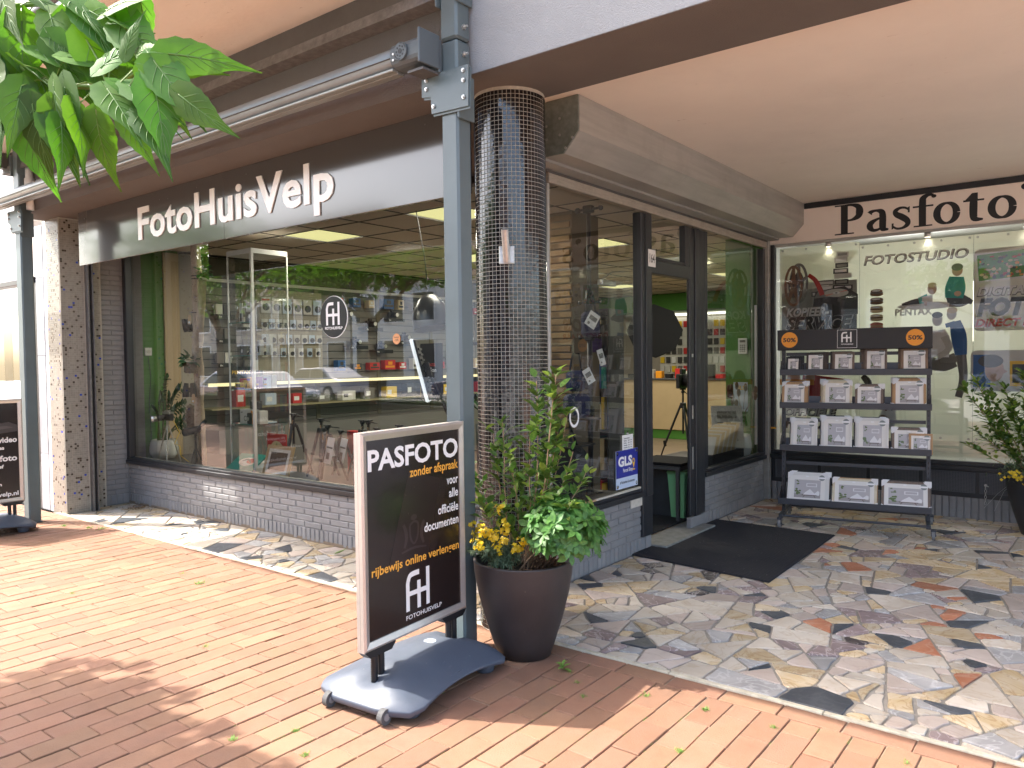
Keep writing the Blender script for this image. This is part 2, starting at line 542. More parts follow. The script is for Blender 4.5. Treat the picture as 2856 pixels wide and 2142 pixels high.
M_GLASS = glass_mat('window_glass', (.90, .93, .91), 1.9, .025)
M_GLASS2 = glass_mat('entrance_glass', (.84, .87, .85), 1.35, .01)
M_GLASSC = glass_mat('cabinet_glass', (.95, .97, .96), 1.3, .0)
ST = [stone_mat('stone_cream', (.50, .43, .34), (.62, .56, .47), (.36, .24, .12), 4, .55, .35),
      stone_mat('stone_ochre', (.50, .37, .20), (.60, .51, .37), (.30, .16, .05), 4.5, .55, .55, (1, 2.2, 1)),
      stone_mat('stone_slate', (.045, .052, .062), (.075, .082, .092), (.14, .15, .16), 6, .45, .35),
      stone_mat('stone_purple', (.21, .15, .15), (.32, .25, .235), (.62, .55, .53), 8, .45, .75),
      stone_mat('stone_grey', (.30, .29, .28), (.42, .405, .385), (.6, .59, .57), 6, .5, .6),
      stone_mat('stone_terracotta', (.42, .155, .075), (.50, .215, .12), (.55, .4, .3), 7, .55, .4),
      stone_mat('stone_blush', (.47, .385, .32), (.56, .475, .41), (.33, .24, .19), 4, .55, .35),
      stone_mat('stone_blackvein', (.055, .042, .042), (.09, .07, .068), (.55, .50, .48), 9, .4, .8)]
ST_W = [.33, .20, .055, .075, .12, .032, .17, .015]

rng = random.Random(11)

# ================================================================== ground
g = MB(); g.box(-90, -90, -.5, 60, 60, -.075)
prop(g.obj('ground', M_CONC), kind='structure')


def paver_mesh(lx, ly, name):
    b = MB(); c = .003; z0 = -.045; z1 = -.0035
    q = lambda x, y, z: (x, y, z)
    X, Y = lx / 2, ly / 2
    v = [(-X, -Y, z0), (X, -Y, z0), (X, Y, z0), (-X, Y, z0), (-X, -Y, z1), (X, -Y, z1), (X, Y, z1), (-X, Y, z1),
         (-X + c, -Y + c, 0), (X - c, -Y + c, 0), (X - c, Y - c, 0), (-X + c, Y - c, 0)]
    f = [(0, 1, 5, 4), (1, 2, 6, 5), (2, 3, 7, 6), (3, 0, 4, 7), (4, 5, 9, 8), (5, 6, 10, 9), (6, 7, 11, 10), (7, 4, 8, 11), (8, 9, 10, 11)]
    b.add(v, f)
    return b, b.mesh(name, M_PAVER)


bed = MB(); bed.box(-16, -7.9, -.07, 9, -.748, -.007)
pavement = prop(bed.obj('pavement', M_JOINT), kind='structure')
PX, PY = .1255, .2625
lenb, lenm = paver_mesh(PX - .0052, PY - .0045, 'paver')
brdb, brdm = paver_mesh(.266 - .007, .119 - .005, 'paver_across')
slots = []
i0 = int(-15.5 / PX); i1 = int(8.5 / PX)
for i in range(i0, i1):
    off = (i % 2) * .5 + .02 * math.sin(i * 1.7)
    j = 0
    y = -.8715 - (PY * (1 - off) if i % 2 else PY) + PY / 2
    if i % 2:      # half brick against the border row
        slots.append((i * PX + PX / 2, -.8715 - PY * .25, 'h'))
        y = -.8715 - PY * .5 - PY / 2
    else:
        y = -.8715 - PY / 2
    while y > -7.7:
        slots.append((i * PX + PX / 2, y, 'l')); y -= PY
for k in range(int(-15.4 / .266), int(8.4 / .266)):
    slots.append((k * .266 + .09, -.8105, 'b'))
halfb, halfm = paver_mesh(PX - .0052, PY * .5 - .0045, 'half_paver')
rec = []
for x, y, t in slots:
    d = (Vector((x, y, 0)) - CAM_POS).length
    rec.append((0 if in_view((x, y, 0), 30) else 1, d, x, y, t))
rec.sort(key=lambda a: (a[0], a[1]))
field = MB()
TB = {'l': (lenb, lenm), 'b': (brdb, brdm), 'h': (halfb, halfm)}
for n_, (o_, d, x, y, t) in enumerate(rec):
    dz = rng.gauss(0, .0011) + .0025 * mnoise.noise(Vector((x * .8, y * .8, 0)))
    rz = rng.gauss(0, .006); rx = rng.gauss(0, .004); ry = rng.gauss(0, .007)
    x += rng.gauss(0, .0009); y += rng.gauss(0, .0015)
    if n_ < 300:
        link('brick', TB[t][1], pavement, loc=(x, y, dz), rot=(rx, ry, rz))
    else:
        M = Matrix.Translation((x, y, dz)) @ Matrix.Rotation(rz, 4, 'Z') @ Matrix.Rotation(ry, 4, 'Y')
        field.r = rng.random() * .999 + .0005
        field.add([M @ Vector(v) for v in TB[t][0].v], TB[t][0].f)
prop(field.obj('brick_field', M_PAVER, pavement), kind='stuff')

# street beyond the pavement (behind the camera, seen in the glass)
b = MB(); b.bbox(-80, -8.05, -.1, 50, -7.9, .0, .01); prop(b.obj('kerb', M_CONC), kind='structure')
b = MB(); b.box(-80, -19, -.13, 50, -8.05, -.11); prop(b.obj('road', mat('light_asphalt', (.32, .315, .31), .9, var=.1, vscale=2)), kind='structure')
b = MB(); b.box(-80, -23.6, -.12, 50, -19, .0); prop(b.obj('far_pavement', mat('grey_slab_paving', (.42, .39, .36), .9, var=.12, vscale=1.5)), kind='structure')
b = MB()
for k in range(-26, 16): b.box(k * 3, -13.6, -.11, k * 3 + 1.4, -13.48, -.106)
prop(b.obj('road_marking', M_WHITE), kind='structure')
b = MB(); b.box(-80, -7.9, -.09, -16, -.8, -.004); b.box(9, -7.9, -.09, 50, 1, -.004); prop(b.obj('side_pavement', mat('paver_distance', (.335, .18, .10), .85, var=.15, vscale=8)), kind='structure')

# ================================================================== crazy paving
def clip_poly(poly, p, n):
    """part of a convex polygon with (q-p).n <= 0"""
    out = []
    for i in range(len(poly)):
        a, c = poly[i], poly[(i + 1) % len(poly)]
        da = (a[0] - p[0]) * n[0] + (a[1] - p[1]) * n[1]; dc = (c[0] - p[0]) * n[0] + (c[1] - p[1]) * n[1]
        if da <= 0: out.append(a)
        if (da < 0 < dc) or (dc < 0 < da):
            t = da / (da - dc); out.append((a[0] + (c[0] - a[0]) * t, a[1] + (c[1] - a[1]) * t))
    return out


def area_c(poly):
    A = cx = cy = 0
    for i in range(len(poly)):
        x0, y0 = poly[i]; x1, y1 = poly[(i + 1) % len(poly)]
        k = x0 * y1 - x1 * y0; A += k; cx += (x0 + x1) * k; cy += (y0 + y1) * k
    A /= 2
    if abs(A) < 1e-7: return 0, poly[0]
    return A, (cx / 6 / A, cy / 6 / A)


def split_stones(poly, out, r, depth=0):
    A, c = area_c(poly)
    tgt = r.choice([.010, .022, .034, .048, .07])
    # longest direction of the piece
    mxx = mxy = myy = 0
    for q in poly:
        mxx += (q[0] - c[0]) ** 2; mxy += (q[0] - c[0]) * (q[1] - c[1]); myy += (q[1] - c[1]) ** 2
    ang = .5 * math.atan2(2 * mxy, mxx - myy)
    s1 = [(q[0] - c[0]) * math.cos(ang) + (q[1] - c[1]) * math.sin(ang) for q in poly]
    s2 = [-(q[0] - c[0]) * math.sin(ang) + (q[1] - c[1]) * math.cos(ang) for q in poly]
    L1 = max(s1) - min(s1); L2 = max(s2) - min(s2)
    if A < tgt and (L1 < 2.3 * L2 or A < .012):
        out.append(poly); return
    a2 = ang + r.gauss(0, .33 if depth > 3 else .2)
    n = (math.cos(a2), math.sin(a2)); o = r.uniform(-.2, .2) * L1
    p = (c[0] + math.cos(ang) * o, c[1] + math.sin(ang) * o)
    for nn in (n, (-n[0], -n[1])):
        q = clip_poly(poly, p, nn)
        if len(q) >= 3: split_stones(q, out, r, depth + 1)


def shrink(poly, d):
    q = poly
    for i in range(len(poly)):
        a, c = poly[i], poly[(i + 1) % len(poly)]
        e = (c[0] - a[0], c[1] - a[1]); l = math.hypot(*e)
        if l < 1e-6: continue
        n = (e[1] / l, -e[0] / l)          # outward for ccw
        q = clip_poly(q, (a[0] - n[0] * d, a[1] - n[1] * d), n)
        if len(q) < 3: return None
    return q


def rough_outline(poly, r):
    """short irregular corner cuts and edge waviness, as broken slabs have"""
    out = []
    n = len(poly)
    for i in range(n):
        p, c, q = poly[i - 1], poly[i], poly[(i + 1) % n]
        l1 = math.hypot(c[0] - p[0], c[1] - p[1]); l2 = math.hypot(q[0] - c[0], q[1] - c[1])
        k = min(r.uniform(.004, .022), l1 * .3, l2 * .3)
        if l1 < 1e-5 or l2 < 1e-5: continue
        out.append((c[0] + (p[0] - c[0]) / l1 * k, c[1] + (p[1] - c[1]) / l1 * k))
        out.append((c[0] + (q[0] - c[0]) / l2 * k, c[1] + (q[1] - c[1]) / l2 * k))
        if l2 > .12:
            t = r.uniform(.35, .65); nx, ny = (q[1] - c[1]) / l2, -(q[0] - c[0]) / l2; w = -abs(r.gauss(0, .0035))
            out.append((c[0] + (q[0] - c[0]) * t + nx * w, c[1] + (q[1] - c[1]) * t + ny * w))
    return out


base_b = MB(); base_b.box(-5.74, -.716, -.06, -.0, .05, -.004); base_b.box(0, -.716, -.06, 6.5, 4.3, -.004)
forecourt = prop(base_b.obj('forecourt', M_MORTAR), kind='structure')
stones = []
sr = random.Random(5)
for x0, y0, x1, y1, cell in [(-5.71, -.712, -.003, -.004, .62), (.003, -.712, 5.6, 4.15, .62)]:
    # loose cells first, so that no cut runs on for long, then broken up
    seeds = [(x0 + (i + sr.uniform(.1, .9)) * cell, y0 + (j + sr.uniform(.1, .9)) * cell) for i in range(-1, int((x1 - x0) / cell) + 2) for j in range(-1, int((y1 - y0) / cell) + 2)]
    for s_ in seeds:
        q = [(x0, y0), (x1, y0), (x1, y1), (x0, y1)]
        for o_ in seeds:
            if o_ is s_ or abs(o_[0] - s_[0]) > 2.6 * cell or abs(o_[1] - s_[1]) > 2.6 * cell: continue
            q = clip_poly(q, ((s_[0] + o_[0]) / 2, (s_[1] + o_[1]) / 2), (o_[0] - s_[0], o_[1] - s_[1]))
            if len(q) < 3: break
        if len(q) >= 3: split_stones(q, stones, sr, 2)
recs = []
for p in stones:
    q = shrink(p, sr.uniform(.004, .0085))
    if not q: continue
    A, c = area_c(q)
    if A < .0006: continue
    q = rough_outline(q, sr)
    if len(q) < 3: continue
    x, y = c
    d = (Vector((x, y, 0)) - CAM_POS).length
    recs.append((0 if in_view((x, y, 0), 40) else 1, d / math.sqrt(A / .04) ** .5, q, c))
recs.sort(key=lambda a: (a[0], a[1]))
rest = MB()
rest_m = [s for s in ST]
for n_, (o_, d, q, c) in enumerate(recs):
    k = sr.choices(range(8), ST_W)[0]
    if c[0] < 0: k = sr.choices([0, 1, 4, 6, 2], [.4, .25, .12, .15, .08])[0]
    dz = sr.uniform(-.0015, .0018); ch = .003
    x, y = c; n = len(q)
    inn = []
    for px, py in q:
        l = math.hypot(px - x, py - y); inn.append((x + (px - x) * (1 - ch / max(l, .01)), y + (py - y) * (1 - ch / max(l, .01))))
    vs = [(a, b_, -.012) for a, b_ in q] + [(a, b_, .0005 + dz) for a, b_ in q] + [(a, b_, .0035 + dz) for a, b_ in inn]
    fs = [(i, (i + 1) % n, n + (i + 1) % n, n + i) for i in range(n)] + [(n + i, n + (i + 1) % n, 2 * n + (i + 1) % n, 2 * n + i) for i in range(n)] + [tuple(range(2 * n, 3 * n))]
    if n_ < 298:
        sb = MB(); sb.add([(v[0] - x, v[1] - y, v[2]) for v in vs], fs)
        link('flagstone', sb.mesh('flagstone', ST[k]), forecourt, loc=(x, y, 0))
    else:
        rest.m = k; rest.r = sr.random() * .99 + .005
        rest.add(vs, fs)
prop(rest.obj('flagstone_field', rest_m, forecourt), kind='stuff')
b = MB()
x = -5.75
while x < 6.4:
    l = rng.uniform(.5, 1.3); b.bbox(x + .002, -.748, -.05, x + l - .002, -.717, .005 + rng.gauss(0, .0008), .003); x += l
prop(b.obj('border_strip', M_BORDER), kind='structure')

# ================================================================== brick walls
def brick_shape(l, h, axis, name):
    b = MB()
    if axis == 'y': b.bbox(-l / 2, 0, -h / 2, l / 2, .03, h / 2, .0045)       # faces -y
    else: b.bbox(-.03, -l / 2, -h / 2, 0, l / 2, h / 2, .0045)               # faces +x
    return b.mesh(name, M_BRICKPAINT)


_bm = {}
def lay(wall, axis, fix, u0, u1, z_list, L=.232, joint=.009, seed=1, soldier=True, zbase=0.0):
    """courses of bricks along u; z_list gives course bottoms and heights"""
    r = random.Random(seed)
    def put(u, l, z, h):
        key = (round(l, 2), round(h, 3), axis)
        if key not in _bm: _bm[key] = brick_shape(key[0] - joint, key[1] - joint * .95, axis, 'brick')
        jd = r.gauss(0, .0012)
        loc = (u, fix + jd, z) if axis == 'y' else (fix + jd, u, z)
        link('brick', _bm[key], wall, loc=loc, rot=(0, 0, r.gauss(0, .003)))
    for ci, (z, h, kind) in enumerate(z_list):
        if kind == 's':
            n = max(1, round((u1 - u0) / .0605)); p = (u1 - u0) / n
            for k in range(n): put(u0 + (k + .5) * p, round(p, 2) if False else p, z + h / 2, h)
        else:
            u = u0 - (L / 2 if ci % 2 else 0)
            while u < u1 - .01:
                a = max(u, u0); c = min(u + L, u1)
                if c - a > .03: put((a + c) / 2, c - a, z + h / 2, h)
                u += L


CH = .0548
LOW = [(0, .114, 's')] + [(.114 + k * CH, CH, 'r') for k in range(6)]
b = MB(); b.box(-5.715, .007, -.05, -.02, .14, .443)
wall_a = prop(b.obj('low_brick_wall', M_WALLBACK), 'long low grey painted brick wall under the big display window', 'wall')
lay(wall_a, 'y', 0.0, -5.715, -.02, LOW, seed=1)
b = MB(); b.box(-.14, .02, -.05, -.007, 1.375, .443)
wall_b = prop(b.obj('low_brick_wall', M_WALLBACK), 'short grey brick wall between the plant pot and the open door', 'wall')
lay(wall_b, 'x', 0.0, .02, 1.375, LOW, seed=2)
b = MB(); b.box(-.14, 2.51, -.05, -.007, 4.1, .443)
wall_c = prop(b.obj('low_brick_wall', M_WALLBACK), 'grey brick wall under the narrow window right of the door', 'wall')
lay(wall_c, 'x', 0.0, 2.52, 4.06, LOW, seed=3)
b = MB(); b.box(-5.85, -.27, -.05, -5.722, .2, 3.06)
wall_d = prop(b.obj('side_brick_wall', M_WALLBACK), 'tall narrow grey brick return wall beside the big window, left end', 'wall')
lay(wall_d, 'x', -5.715, -.268, -.005, [(0, .114, 's')] + [(.114 + k * CH, CH, 'r') for k in range(46)], seed=4)

# ================================================================== mosaic pier, left end
M_TILEG = mat('grey_beige_mosaic', (.30, .275, .235), .3, rnd=.12, var=.06)
M_GROUT = mat('mosaic_grout', (.42, .39, .33), .9, var=.15, vscale=30)
M_TILED = mat('dark_brown_mosaic', (.085, .065, .05), .25, rnd=.2)
M_TILEB = mat('blue_mosaic', (.03, .06, .42), .2, rnd=.1)
b = MB(); b.box(-5.879, -.723, -.05, -5.552, -.485, 3.06)
pier = prop(b.obj('mosaic_pier', M_GROUT), 'square pier clad in beige mosaic with scattered dark and blue tiles', 'pier')
t = MB(); r = random.Random(3); P_ = .0222
def mos(u0, u1, f):
    n = int((u1 - u0) / P_); z = .004
    while z < 3.04:
        for k in range(n):
            a = u0 + k * P_ + r.uniform(-.0006, .0006)
            q = r.random(); t.m = 1 if q < .075 else (2 if q < .09 else 0); t.r = r.random()
            f(a + .0011, a + P_ - .0011, z + .0011, z + P_ - .0011)
        z += P_
mos(-5.877, -5.555, lambda a, c, z0, z1: t.add([(a, -.7255, z0), (c, -.7255, z0), (c, -.7255, z1), (a, -.7255, z1), (a - .0006, -.723, z0 - .0006), (c + .0006, -.723, z0 - .0006), (c + .0006, -.723, z1 + .0006), (a - .0006, -.723, z1 + .0006)], [(0, 1, 2, 3), (4, 5, 1, 0), (5, 6, 2, 1), (6, 7, 3, 2), (7, 4, 0, 3)]))
mos(-.721, -.487, lambda a, c, z0, z1: t.add([(-5.5495, a, z0), (-5.5495, c, z0), (-5.5495, c, z1), (-5.5495, a, z1), (-5.552, a, z0), (-5.552, c, z0), (-5.552, c, z1), (-5.552, a, z1)], [(0, 1, 2, 3), (4, 5, 1, 0), (5, 6, 2, 1), (6, 7, 3, 2), (7, 4, 0, 3)]))
prop(t.obj('mosaic_tile', [M_TILEG, M_TILED, M_TILEB], pier), kind='stuff')
t = MB()
b = MB(); b.box(-5.85, -.40, -.05, -5.663, -.272, 3.06)
strip = prop(b.obj('mosaic_strip', M_GROUT), 'narrow strip of beige mosaic between steel guide rail and brick return', 'wall')
mos(-.398, -.274, lambda a, c, z0, z1: t.add([(-5.6605, a, z0), (-5.6605, c, z0), (-5.6605, c, z1), (-5.6605, a, z1), (-5.663, a, z0), (-5.663, c, z0), (-5.663, c, z1), (-5.663, a, z1)], [(0, 1, 2, 3), (4, 5, 1, 0), (5, 6, 2, 1), (6, 7, 3, 2), (7, 4, 0, 3)]))
prop(t.obj('mosaic_tile', [M_TILEG, M_TILED, M_TILEB], strip), kind='stuff')
gr = thing('shutter_guide', 'worn steel shutter guide rail beside the beige mosaic pier', 'guide rail', (-5.55, -.45, 0))
b = MB(); b.bbox(-.01, -.033, 0, .055, -.012, 2.72, .004); b.bbox(-.01, .018, 0, .055, .03, 2.72, .004); b.box(-.02, -.035, 0, -.008, .04, 2.72)
b.obj('rail', mat('worn_grey_rail', (.17, .165, .16), .55, metal=.4, var=.25, vscale=25, dirt=.4), gr)
b = MB(); b.box(-.006, -.011, .0, .02, .017, 2.7); b.obj('slot', M_BLACK, gr)

# ================================================================== black mosaic pillar
PC, PR = Vector((.185, -.59)), .204
M_GROUTW = mat('pillar_grout', (.44, .41, .34), .85, var=.2, vscale=40)
M_TILEK = mat('black_glass_tile', (.010, .009, .0095), .07, spec=.7, rnd=.3, bump=.25, bscale=55)
b = MB(); b.s = True; b.lathe([(PR, -.05), (PR, 3.06)], PC.x, PC.y, 56, caps=False)
pillar = prop(b.obj('mosaic_pillar', M_GROUTW), 'tall round pillar clad in small glossy black mosaic tiles', 'pillar')
NT = 54; dth = 2 * PI / NT; ph = dth * PR
def ptile(w, h):
    b = MB(); w /= 2; h /= 2; c = .0012; d = .0024
    b.add([(0, -w, -h), (0, w, -h), (0, w, h), (0, -w, h), (d, -w + c, -h + c), (d, w - c, -h + c), (d, w - c, h - c), (d, -w + c, h - c)],
          [(4, 5, 6, 7), (0, 1, 5, 4), (1, 2, 6, 5), (2, 3, 7, 6), (3, 0, 4, 7)])
    return b
pt = ptile(ph - .0026, ph - .0026); ptm = pt.mesh('tile', M_TILEK)
tl = []
for j in range(int(3.056 / ph)):
    for i in range(NT):
        th = i * dth
        n = Vector((math.cos(th), math.sin(th), 0)); c = Vector((PC.x, PC.y, 0)) + n * PR + Vector((0, 0, (j + .5) * ph + .004))
        to = (CAM_POS - c); fac = to.normalized().dot(n)
        s_ = screen(c); vis = fac > .05 and s_ and s_[1] < 1310 and s_[0] > 1330
        tl.append((-(fac / to.length ** 2) if vis else 1, c, th))
tl.sort(key=lambda a: a[0])
tr_ = random.Random(8); fld = MB()
for n_, (s_, c, th) in enumerate(tl):
    if c.z > 3.03 and tr_.random() < .02: continue
    M = Matrix.Translation(c) @ Matrix.Rotation(th + tr_.gauss(0, .006), 4, 'Z') @ Matrix.Rotation(tr_.gauss(0, .007), 4, 'Y')
    if n_ < 300: link('tile', ptm, pillar, mx=M)
    else:
        fld.r = tr_.random() * .99 + .005
        fld.add([M @ Vector(v) for v in pt.v], pt.f)
prop(fld.obj('tile_field', M_TILEK, pillar), kind='stuff')

# flag pole socket on the pillar
fdir = (CAM_POS - Vector((PC.x, PC.y, 2.15))); fdir.z = 0; fdir.normalize(); fx = math.atan2(fdir.y, fdir.x) - .12
hd = thing('flagpole_socket', 'zinc flagpole socket bolted high on the black pillar', 'bracket', (PC.x + (PR + .003) * math.cos(fx), PC.y + (PR + .003) * math.sin(fx), 2.13), rot=(0, 0, fx))
b = MB(); b.bbox(-.004, -.043, -.05, .006, .043, .05, .003); b.obj('plate', M_ZINC, hd)
b = MB(); b.s = True; b.tube([(.004, 0, -.035), (.075, 0, .13)], .021, 14, caps=False); b.tube([(.073, 0, .128), (.02, 0, .0)], .017, 14, caps=False); b.obj('socket_tube', M_ZINC, hd)
for sy in (-1, 1):
    for sz in (-1, 1):
        b = MB(); b.disc((.006, sy * .031, sz * .037), (1, 0, 0), .006, 8, .004); b.obj('bolt', M_ZINC, hd)

# ================================================================== beam, soffits, ceilings
M_STSHADE = mat('shaded_stucco', (.135, .12, .108), .85, var=.08, vscale=3, bump=.9, bscale=170, dirt=.08)  # grey stucco of the beam, with shade put into its darker brown
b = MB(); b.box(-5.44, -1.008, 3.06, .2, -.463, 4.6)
prop(b.obj('concrete_beam', M_STSHADE), 'deep dark brown stucco beam behind the awning over the display window', 'beam')
b = MB(); b.box(.2005, -1.008, 3.064, 7.5, -.463, 4.6); b.m = 1; b.box(.2005, -1.008, 3.06, 7.5, -.463, 3.063)  # second box: underside in the shade-coloured stucco
prop(b.obj('concrete_beam', [M_STUCCO, M_STSHADE]), 'deep pale grey stucco beam over the entrance right of the steel post', 'beam')
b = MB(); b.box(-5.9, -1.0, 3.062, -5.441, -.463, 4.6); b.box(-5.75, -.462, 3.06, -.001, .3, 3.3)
prop(b.obj('soffit', M_STSHADE), kind='structure')
b = MB(); b.box(-.12, -.462, 3.142, 7.5, 4.4, 3.4)
prop(b.obj('arcade_ceiling', M_CEIL), kind='structure')
b = MB(); b.box(-.14, .02, 2.82, -.012, 4.4, 3.14); b.box(-5.69, .02, 2.84, -.141, .16, 3.06)
prop(b.obj('wall_over_windows', M_BRICKPAINT), kind='structure')
b = MB(); b.box(-5, -3.67, 7.5, 9, -1.01, 7.65)  # unseen slab, added to shade the forecourt paving and the beam
prop(b.obj('added_shade_slab', M_OUTWHITE), 'pale flat canopy high over the arcade bay right of the steel post', 'canopy')
b = MB(); b.box(-7.5, -.46, 4.601, 9, 9, 4.75); prop(b.obj('roof', M_CONC), kind='structure')

cp = thing('canopy', 'flat canopy with cream painted underside over the left shop window', 'canopy', (-2.8, -1.5, 3.66))
b = MB(); b.box(-3.05, -.6, 0, 2.93, .488, .05); b.obj('ceiling_panel', M_CEIL, cp)
b = MB(); b.box(-3.05, .415, -.125, 2.93, .4885, -.001); b.obj('channel', M_DARKSTEEL, cp)
b = MB(); b.prism([(.38, -.20), (.4895, -.20), (.4895, -.127), (.40, -.127)], -3.05, 2.93, 'x'); b.obj('ledge', M_LEDGE, cp)
b = MB(); b.box(-3.05, -.6, -.15, -2.95, .41, -.002); b.obj('end_beam', M_DARKSTEEL, cp)
b = MB(); b.s = True; b.tube([(-3.05, -.69, -.0), (6.5, -.69, -.0)], .022, 8); b.obj('rail', M_DARKSTEEL, cp)
for xx in (-2.9, -1.4, 0, 1.4, 2.9):
    b = MB(); b.box(xx - .01, -.69, -.01, xx + .01, -.6, .01); b.obj('rail_bracket', M_DARKSTEEL, cp)

# ================================================================== steel posts
def steel_post(x0, x1, label, grp):
    p = thing('steel_post', label, 'post', ((x0 + x1) / 2, -1.075, 0), group=grp)
    w = (x1 - x0) / 2
    b = MB(); b.bbox(-w, -.055, 0, w, .055, 3.215, .012); b.obj('lower_tube', M_STEEL, p)
    b = MB(); b.bbox(-w, -.055, 3.222, w, .055, 4.5, .012); b.obj('upper_tube', M_STEEL, p)
    b = MB(); b.bbox(-w - .012, -.07, -.002, w + .012, .06, .012, .003); b.obj('foot_plate', M_STEEL, p)
    # front splice plate with its stepped outline
    b = MB()
    o = (x0 + x1) / 2
    pts = [(.03 - .2035, 2.95), (.095 - .2035, 2.94), (.10 - .2035, 2.85), (.355 - .2035, 2.842), (.36 - .2035, 3.05), (.03 - .2035, 3.056)]
    b.prism(pts, -.078, -.070, 'y'); b.obj('splice_plate', M_STEEL, p)
    b = MB(); b.prism([(q[0] + .006, q[1] - .012) for q in pts], -.068, -.0605, 'y'); b.obj('splice_plate', M_STEEL, p)
    b = MB(); b.bbox(w + .012, -.066, 2.80, w + .020, .06, 3.03, .003); b.bbox(w + .002, -.0605, 2.81, w + .012, -.05, 3.03, .002); b.obj('side_plate', M_STEEL, p)
    b = MB(); b.bbox(w + .002, -.07, 3.40, w + .012, .06, 3.62, .003); b.obj('top_plate', M_STEEL, p)
    b = MB(); b.bbox(-w - .015, -.075, 3.40, -w - .004, .06, 3.6, .003); b.obj('top_plate', M_STEEL, p)
    for bx, bz in [(-.135, 3.03), (-.135, 2.985), (-.085, 2.885), (.125, 3.025), (.125, 2.975), (.125, 2.89)]:
        b = MB(); b.disc((bx, -.078, bz), (0, -1, 0), .011, 6, .008); b.disc((bx, -.086, bz), (0, -1, 0), .006, 8, .006); b.obj('bolt', M_ZINC, p)
    for bz in (3.145, 3.285):
        b = MB(); b.disc((w, .0, bz), (1, 0, 0), .014, 6, .012); b.disc((w + .012, 0, bz), (1, 0, 0), .007, 8, .016); b.obj('bolt', M_ZINC, p)
    return p
G_POST = 'steel posts carrying the canopy'
steel_post(.145, .262, 'square grey green steel post beside the black mosaic pillar', G_POST)
steel_post(-5.535, -5.40, 'square grey steel post behind the brown video sign at the left edge', G_POST)
b = MB(); b.s = True; b.tube([(-5.36, -1.05, 3.06), (-5.36, -1.05, 3.46)], .035, 12); b.tube([(-5.36, -1.05, 3.2), (-5.36, -1.05, 3.36)], .045, 12)
prop(b.obj('drain_pipe', M_WHITE), 'short grey drain pipe below the canopy corner, left end', 'pipe')

# ================================================================== awning cassette
aw = thing('awning_cassette', 'closed metal awning cassette mounted along the beam', 'awning', (0, -1.215, 3.15))
def oval(a, bb, n=20, cy=0, cz=0, ex=2.4):
    o = []
    for i in range(n):
        t = 2 * PI * i / n; c, s = math.cos(t), math.sin(t)
        o.append((cy + a * math.copysign(abs(c) ** (2 / ex), c), cz + bb * math.copysign(abs(s) ** (2 / ex), s)))
    return o
b = MB(); b.s = True; b.prism(oval(.076, .063, 32, 0, 0, 2.1), -6.9, -.055, 'x'); b.obj('housing', M_CASS, aw)
b = MB(); b.bbox(-6.9, -.066, -.074, -.055, -.03, -.058, .004); b.bbox(-6.9, -.03, -.080, -.055, .02, -.060, .003); b.obj('front_rail', M_CASS, aw)
b = MB(); b.bbox(-6.9, -.083, -.014, -.055, -.0735, -.0115, .001); b.obj('housing_seam', M_DARKSTEEL, aw)
b = MB(); b.prism(oval(.083, .066, 20, 0, 0, 3), -.055, .155, 'x'); b.obj('end_cap', M_CAP, aw)
b = MB(); b.bbox(.155, -.095, -.085, .17, .06, .09, .004); b.bbox(.05, .05, -.1, .17, .075, .07, .004); b.obj('mounting_plate', M_CAP, aw)
b = MB(); b.disc((.03, -.082, 0), (0, -1, 0), .046, 24, .012); b.obj('hub', M_CAP, aw)
b = MB()
b.disc((.03, -.0945, 0), (0, -1, 0), .013, 14, .002)
for k in range(8): b.disc((.03 + .026 * math.cos(k * PI / 4), -.0945, .026 * math.sin(k * PI / 4)), (0, -1, 0), .0048, 8, .002)
for k in range(2):
    for q in range(9):
        a_ = (k * 180 + 15 + q * 9) * PI / 180; b.disc((.03 + .040 * math.cos(a_), -.0945, .040 * math.sin(a_)), (0, -1, 0), .0028, 6, .002)
b.obj('hub_slots', M_BLACK, aw)
for bz in (-.03, .0): b = MB(); b.disc((-.03, -.083, bz), (0, -1, 0), .006, 8, .004); b.obj('screw', M_ZINC, aw)
b = MB(); b.box(.05, -.06, -.11, .16, .06, -.098); b.obj('bracket', M_DARKSTEEL, aw)

# ================================================================== fascia sign over the long window
fs = thing('fascia_sign', 'long dark fascia board with raised cream letters FotoHuisVelp', 'sign', (-2.6, -.67, 2.535))
b = MB(); b.bbox(-2.59, -.014, 0, -.02, .014, .524, .002); b.obj('board', M_SIGN, fs)
b = MB(); b.bbox(-.0185, -.014, 0, 2.55, .014, .524, .002); b.obj('board', M_SIGN, fs)
me = text_mesh('FotoHuisVelp', 1.0, bold=.022, depth=.02, space=1.03)
xs_ = [v.co.x for v in me.vertices]; zs_ = [v.co.y for v in me.vertices]; x_a, x_b = min(xs_), max(xs_)
cap = .272
fh = max(v.co.y for v in me.vertices)
txt = 'FotoHuisVelp'
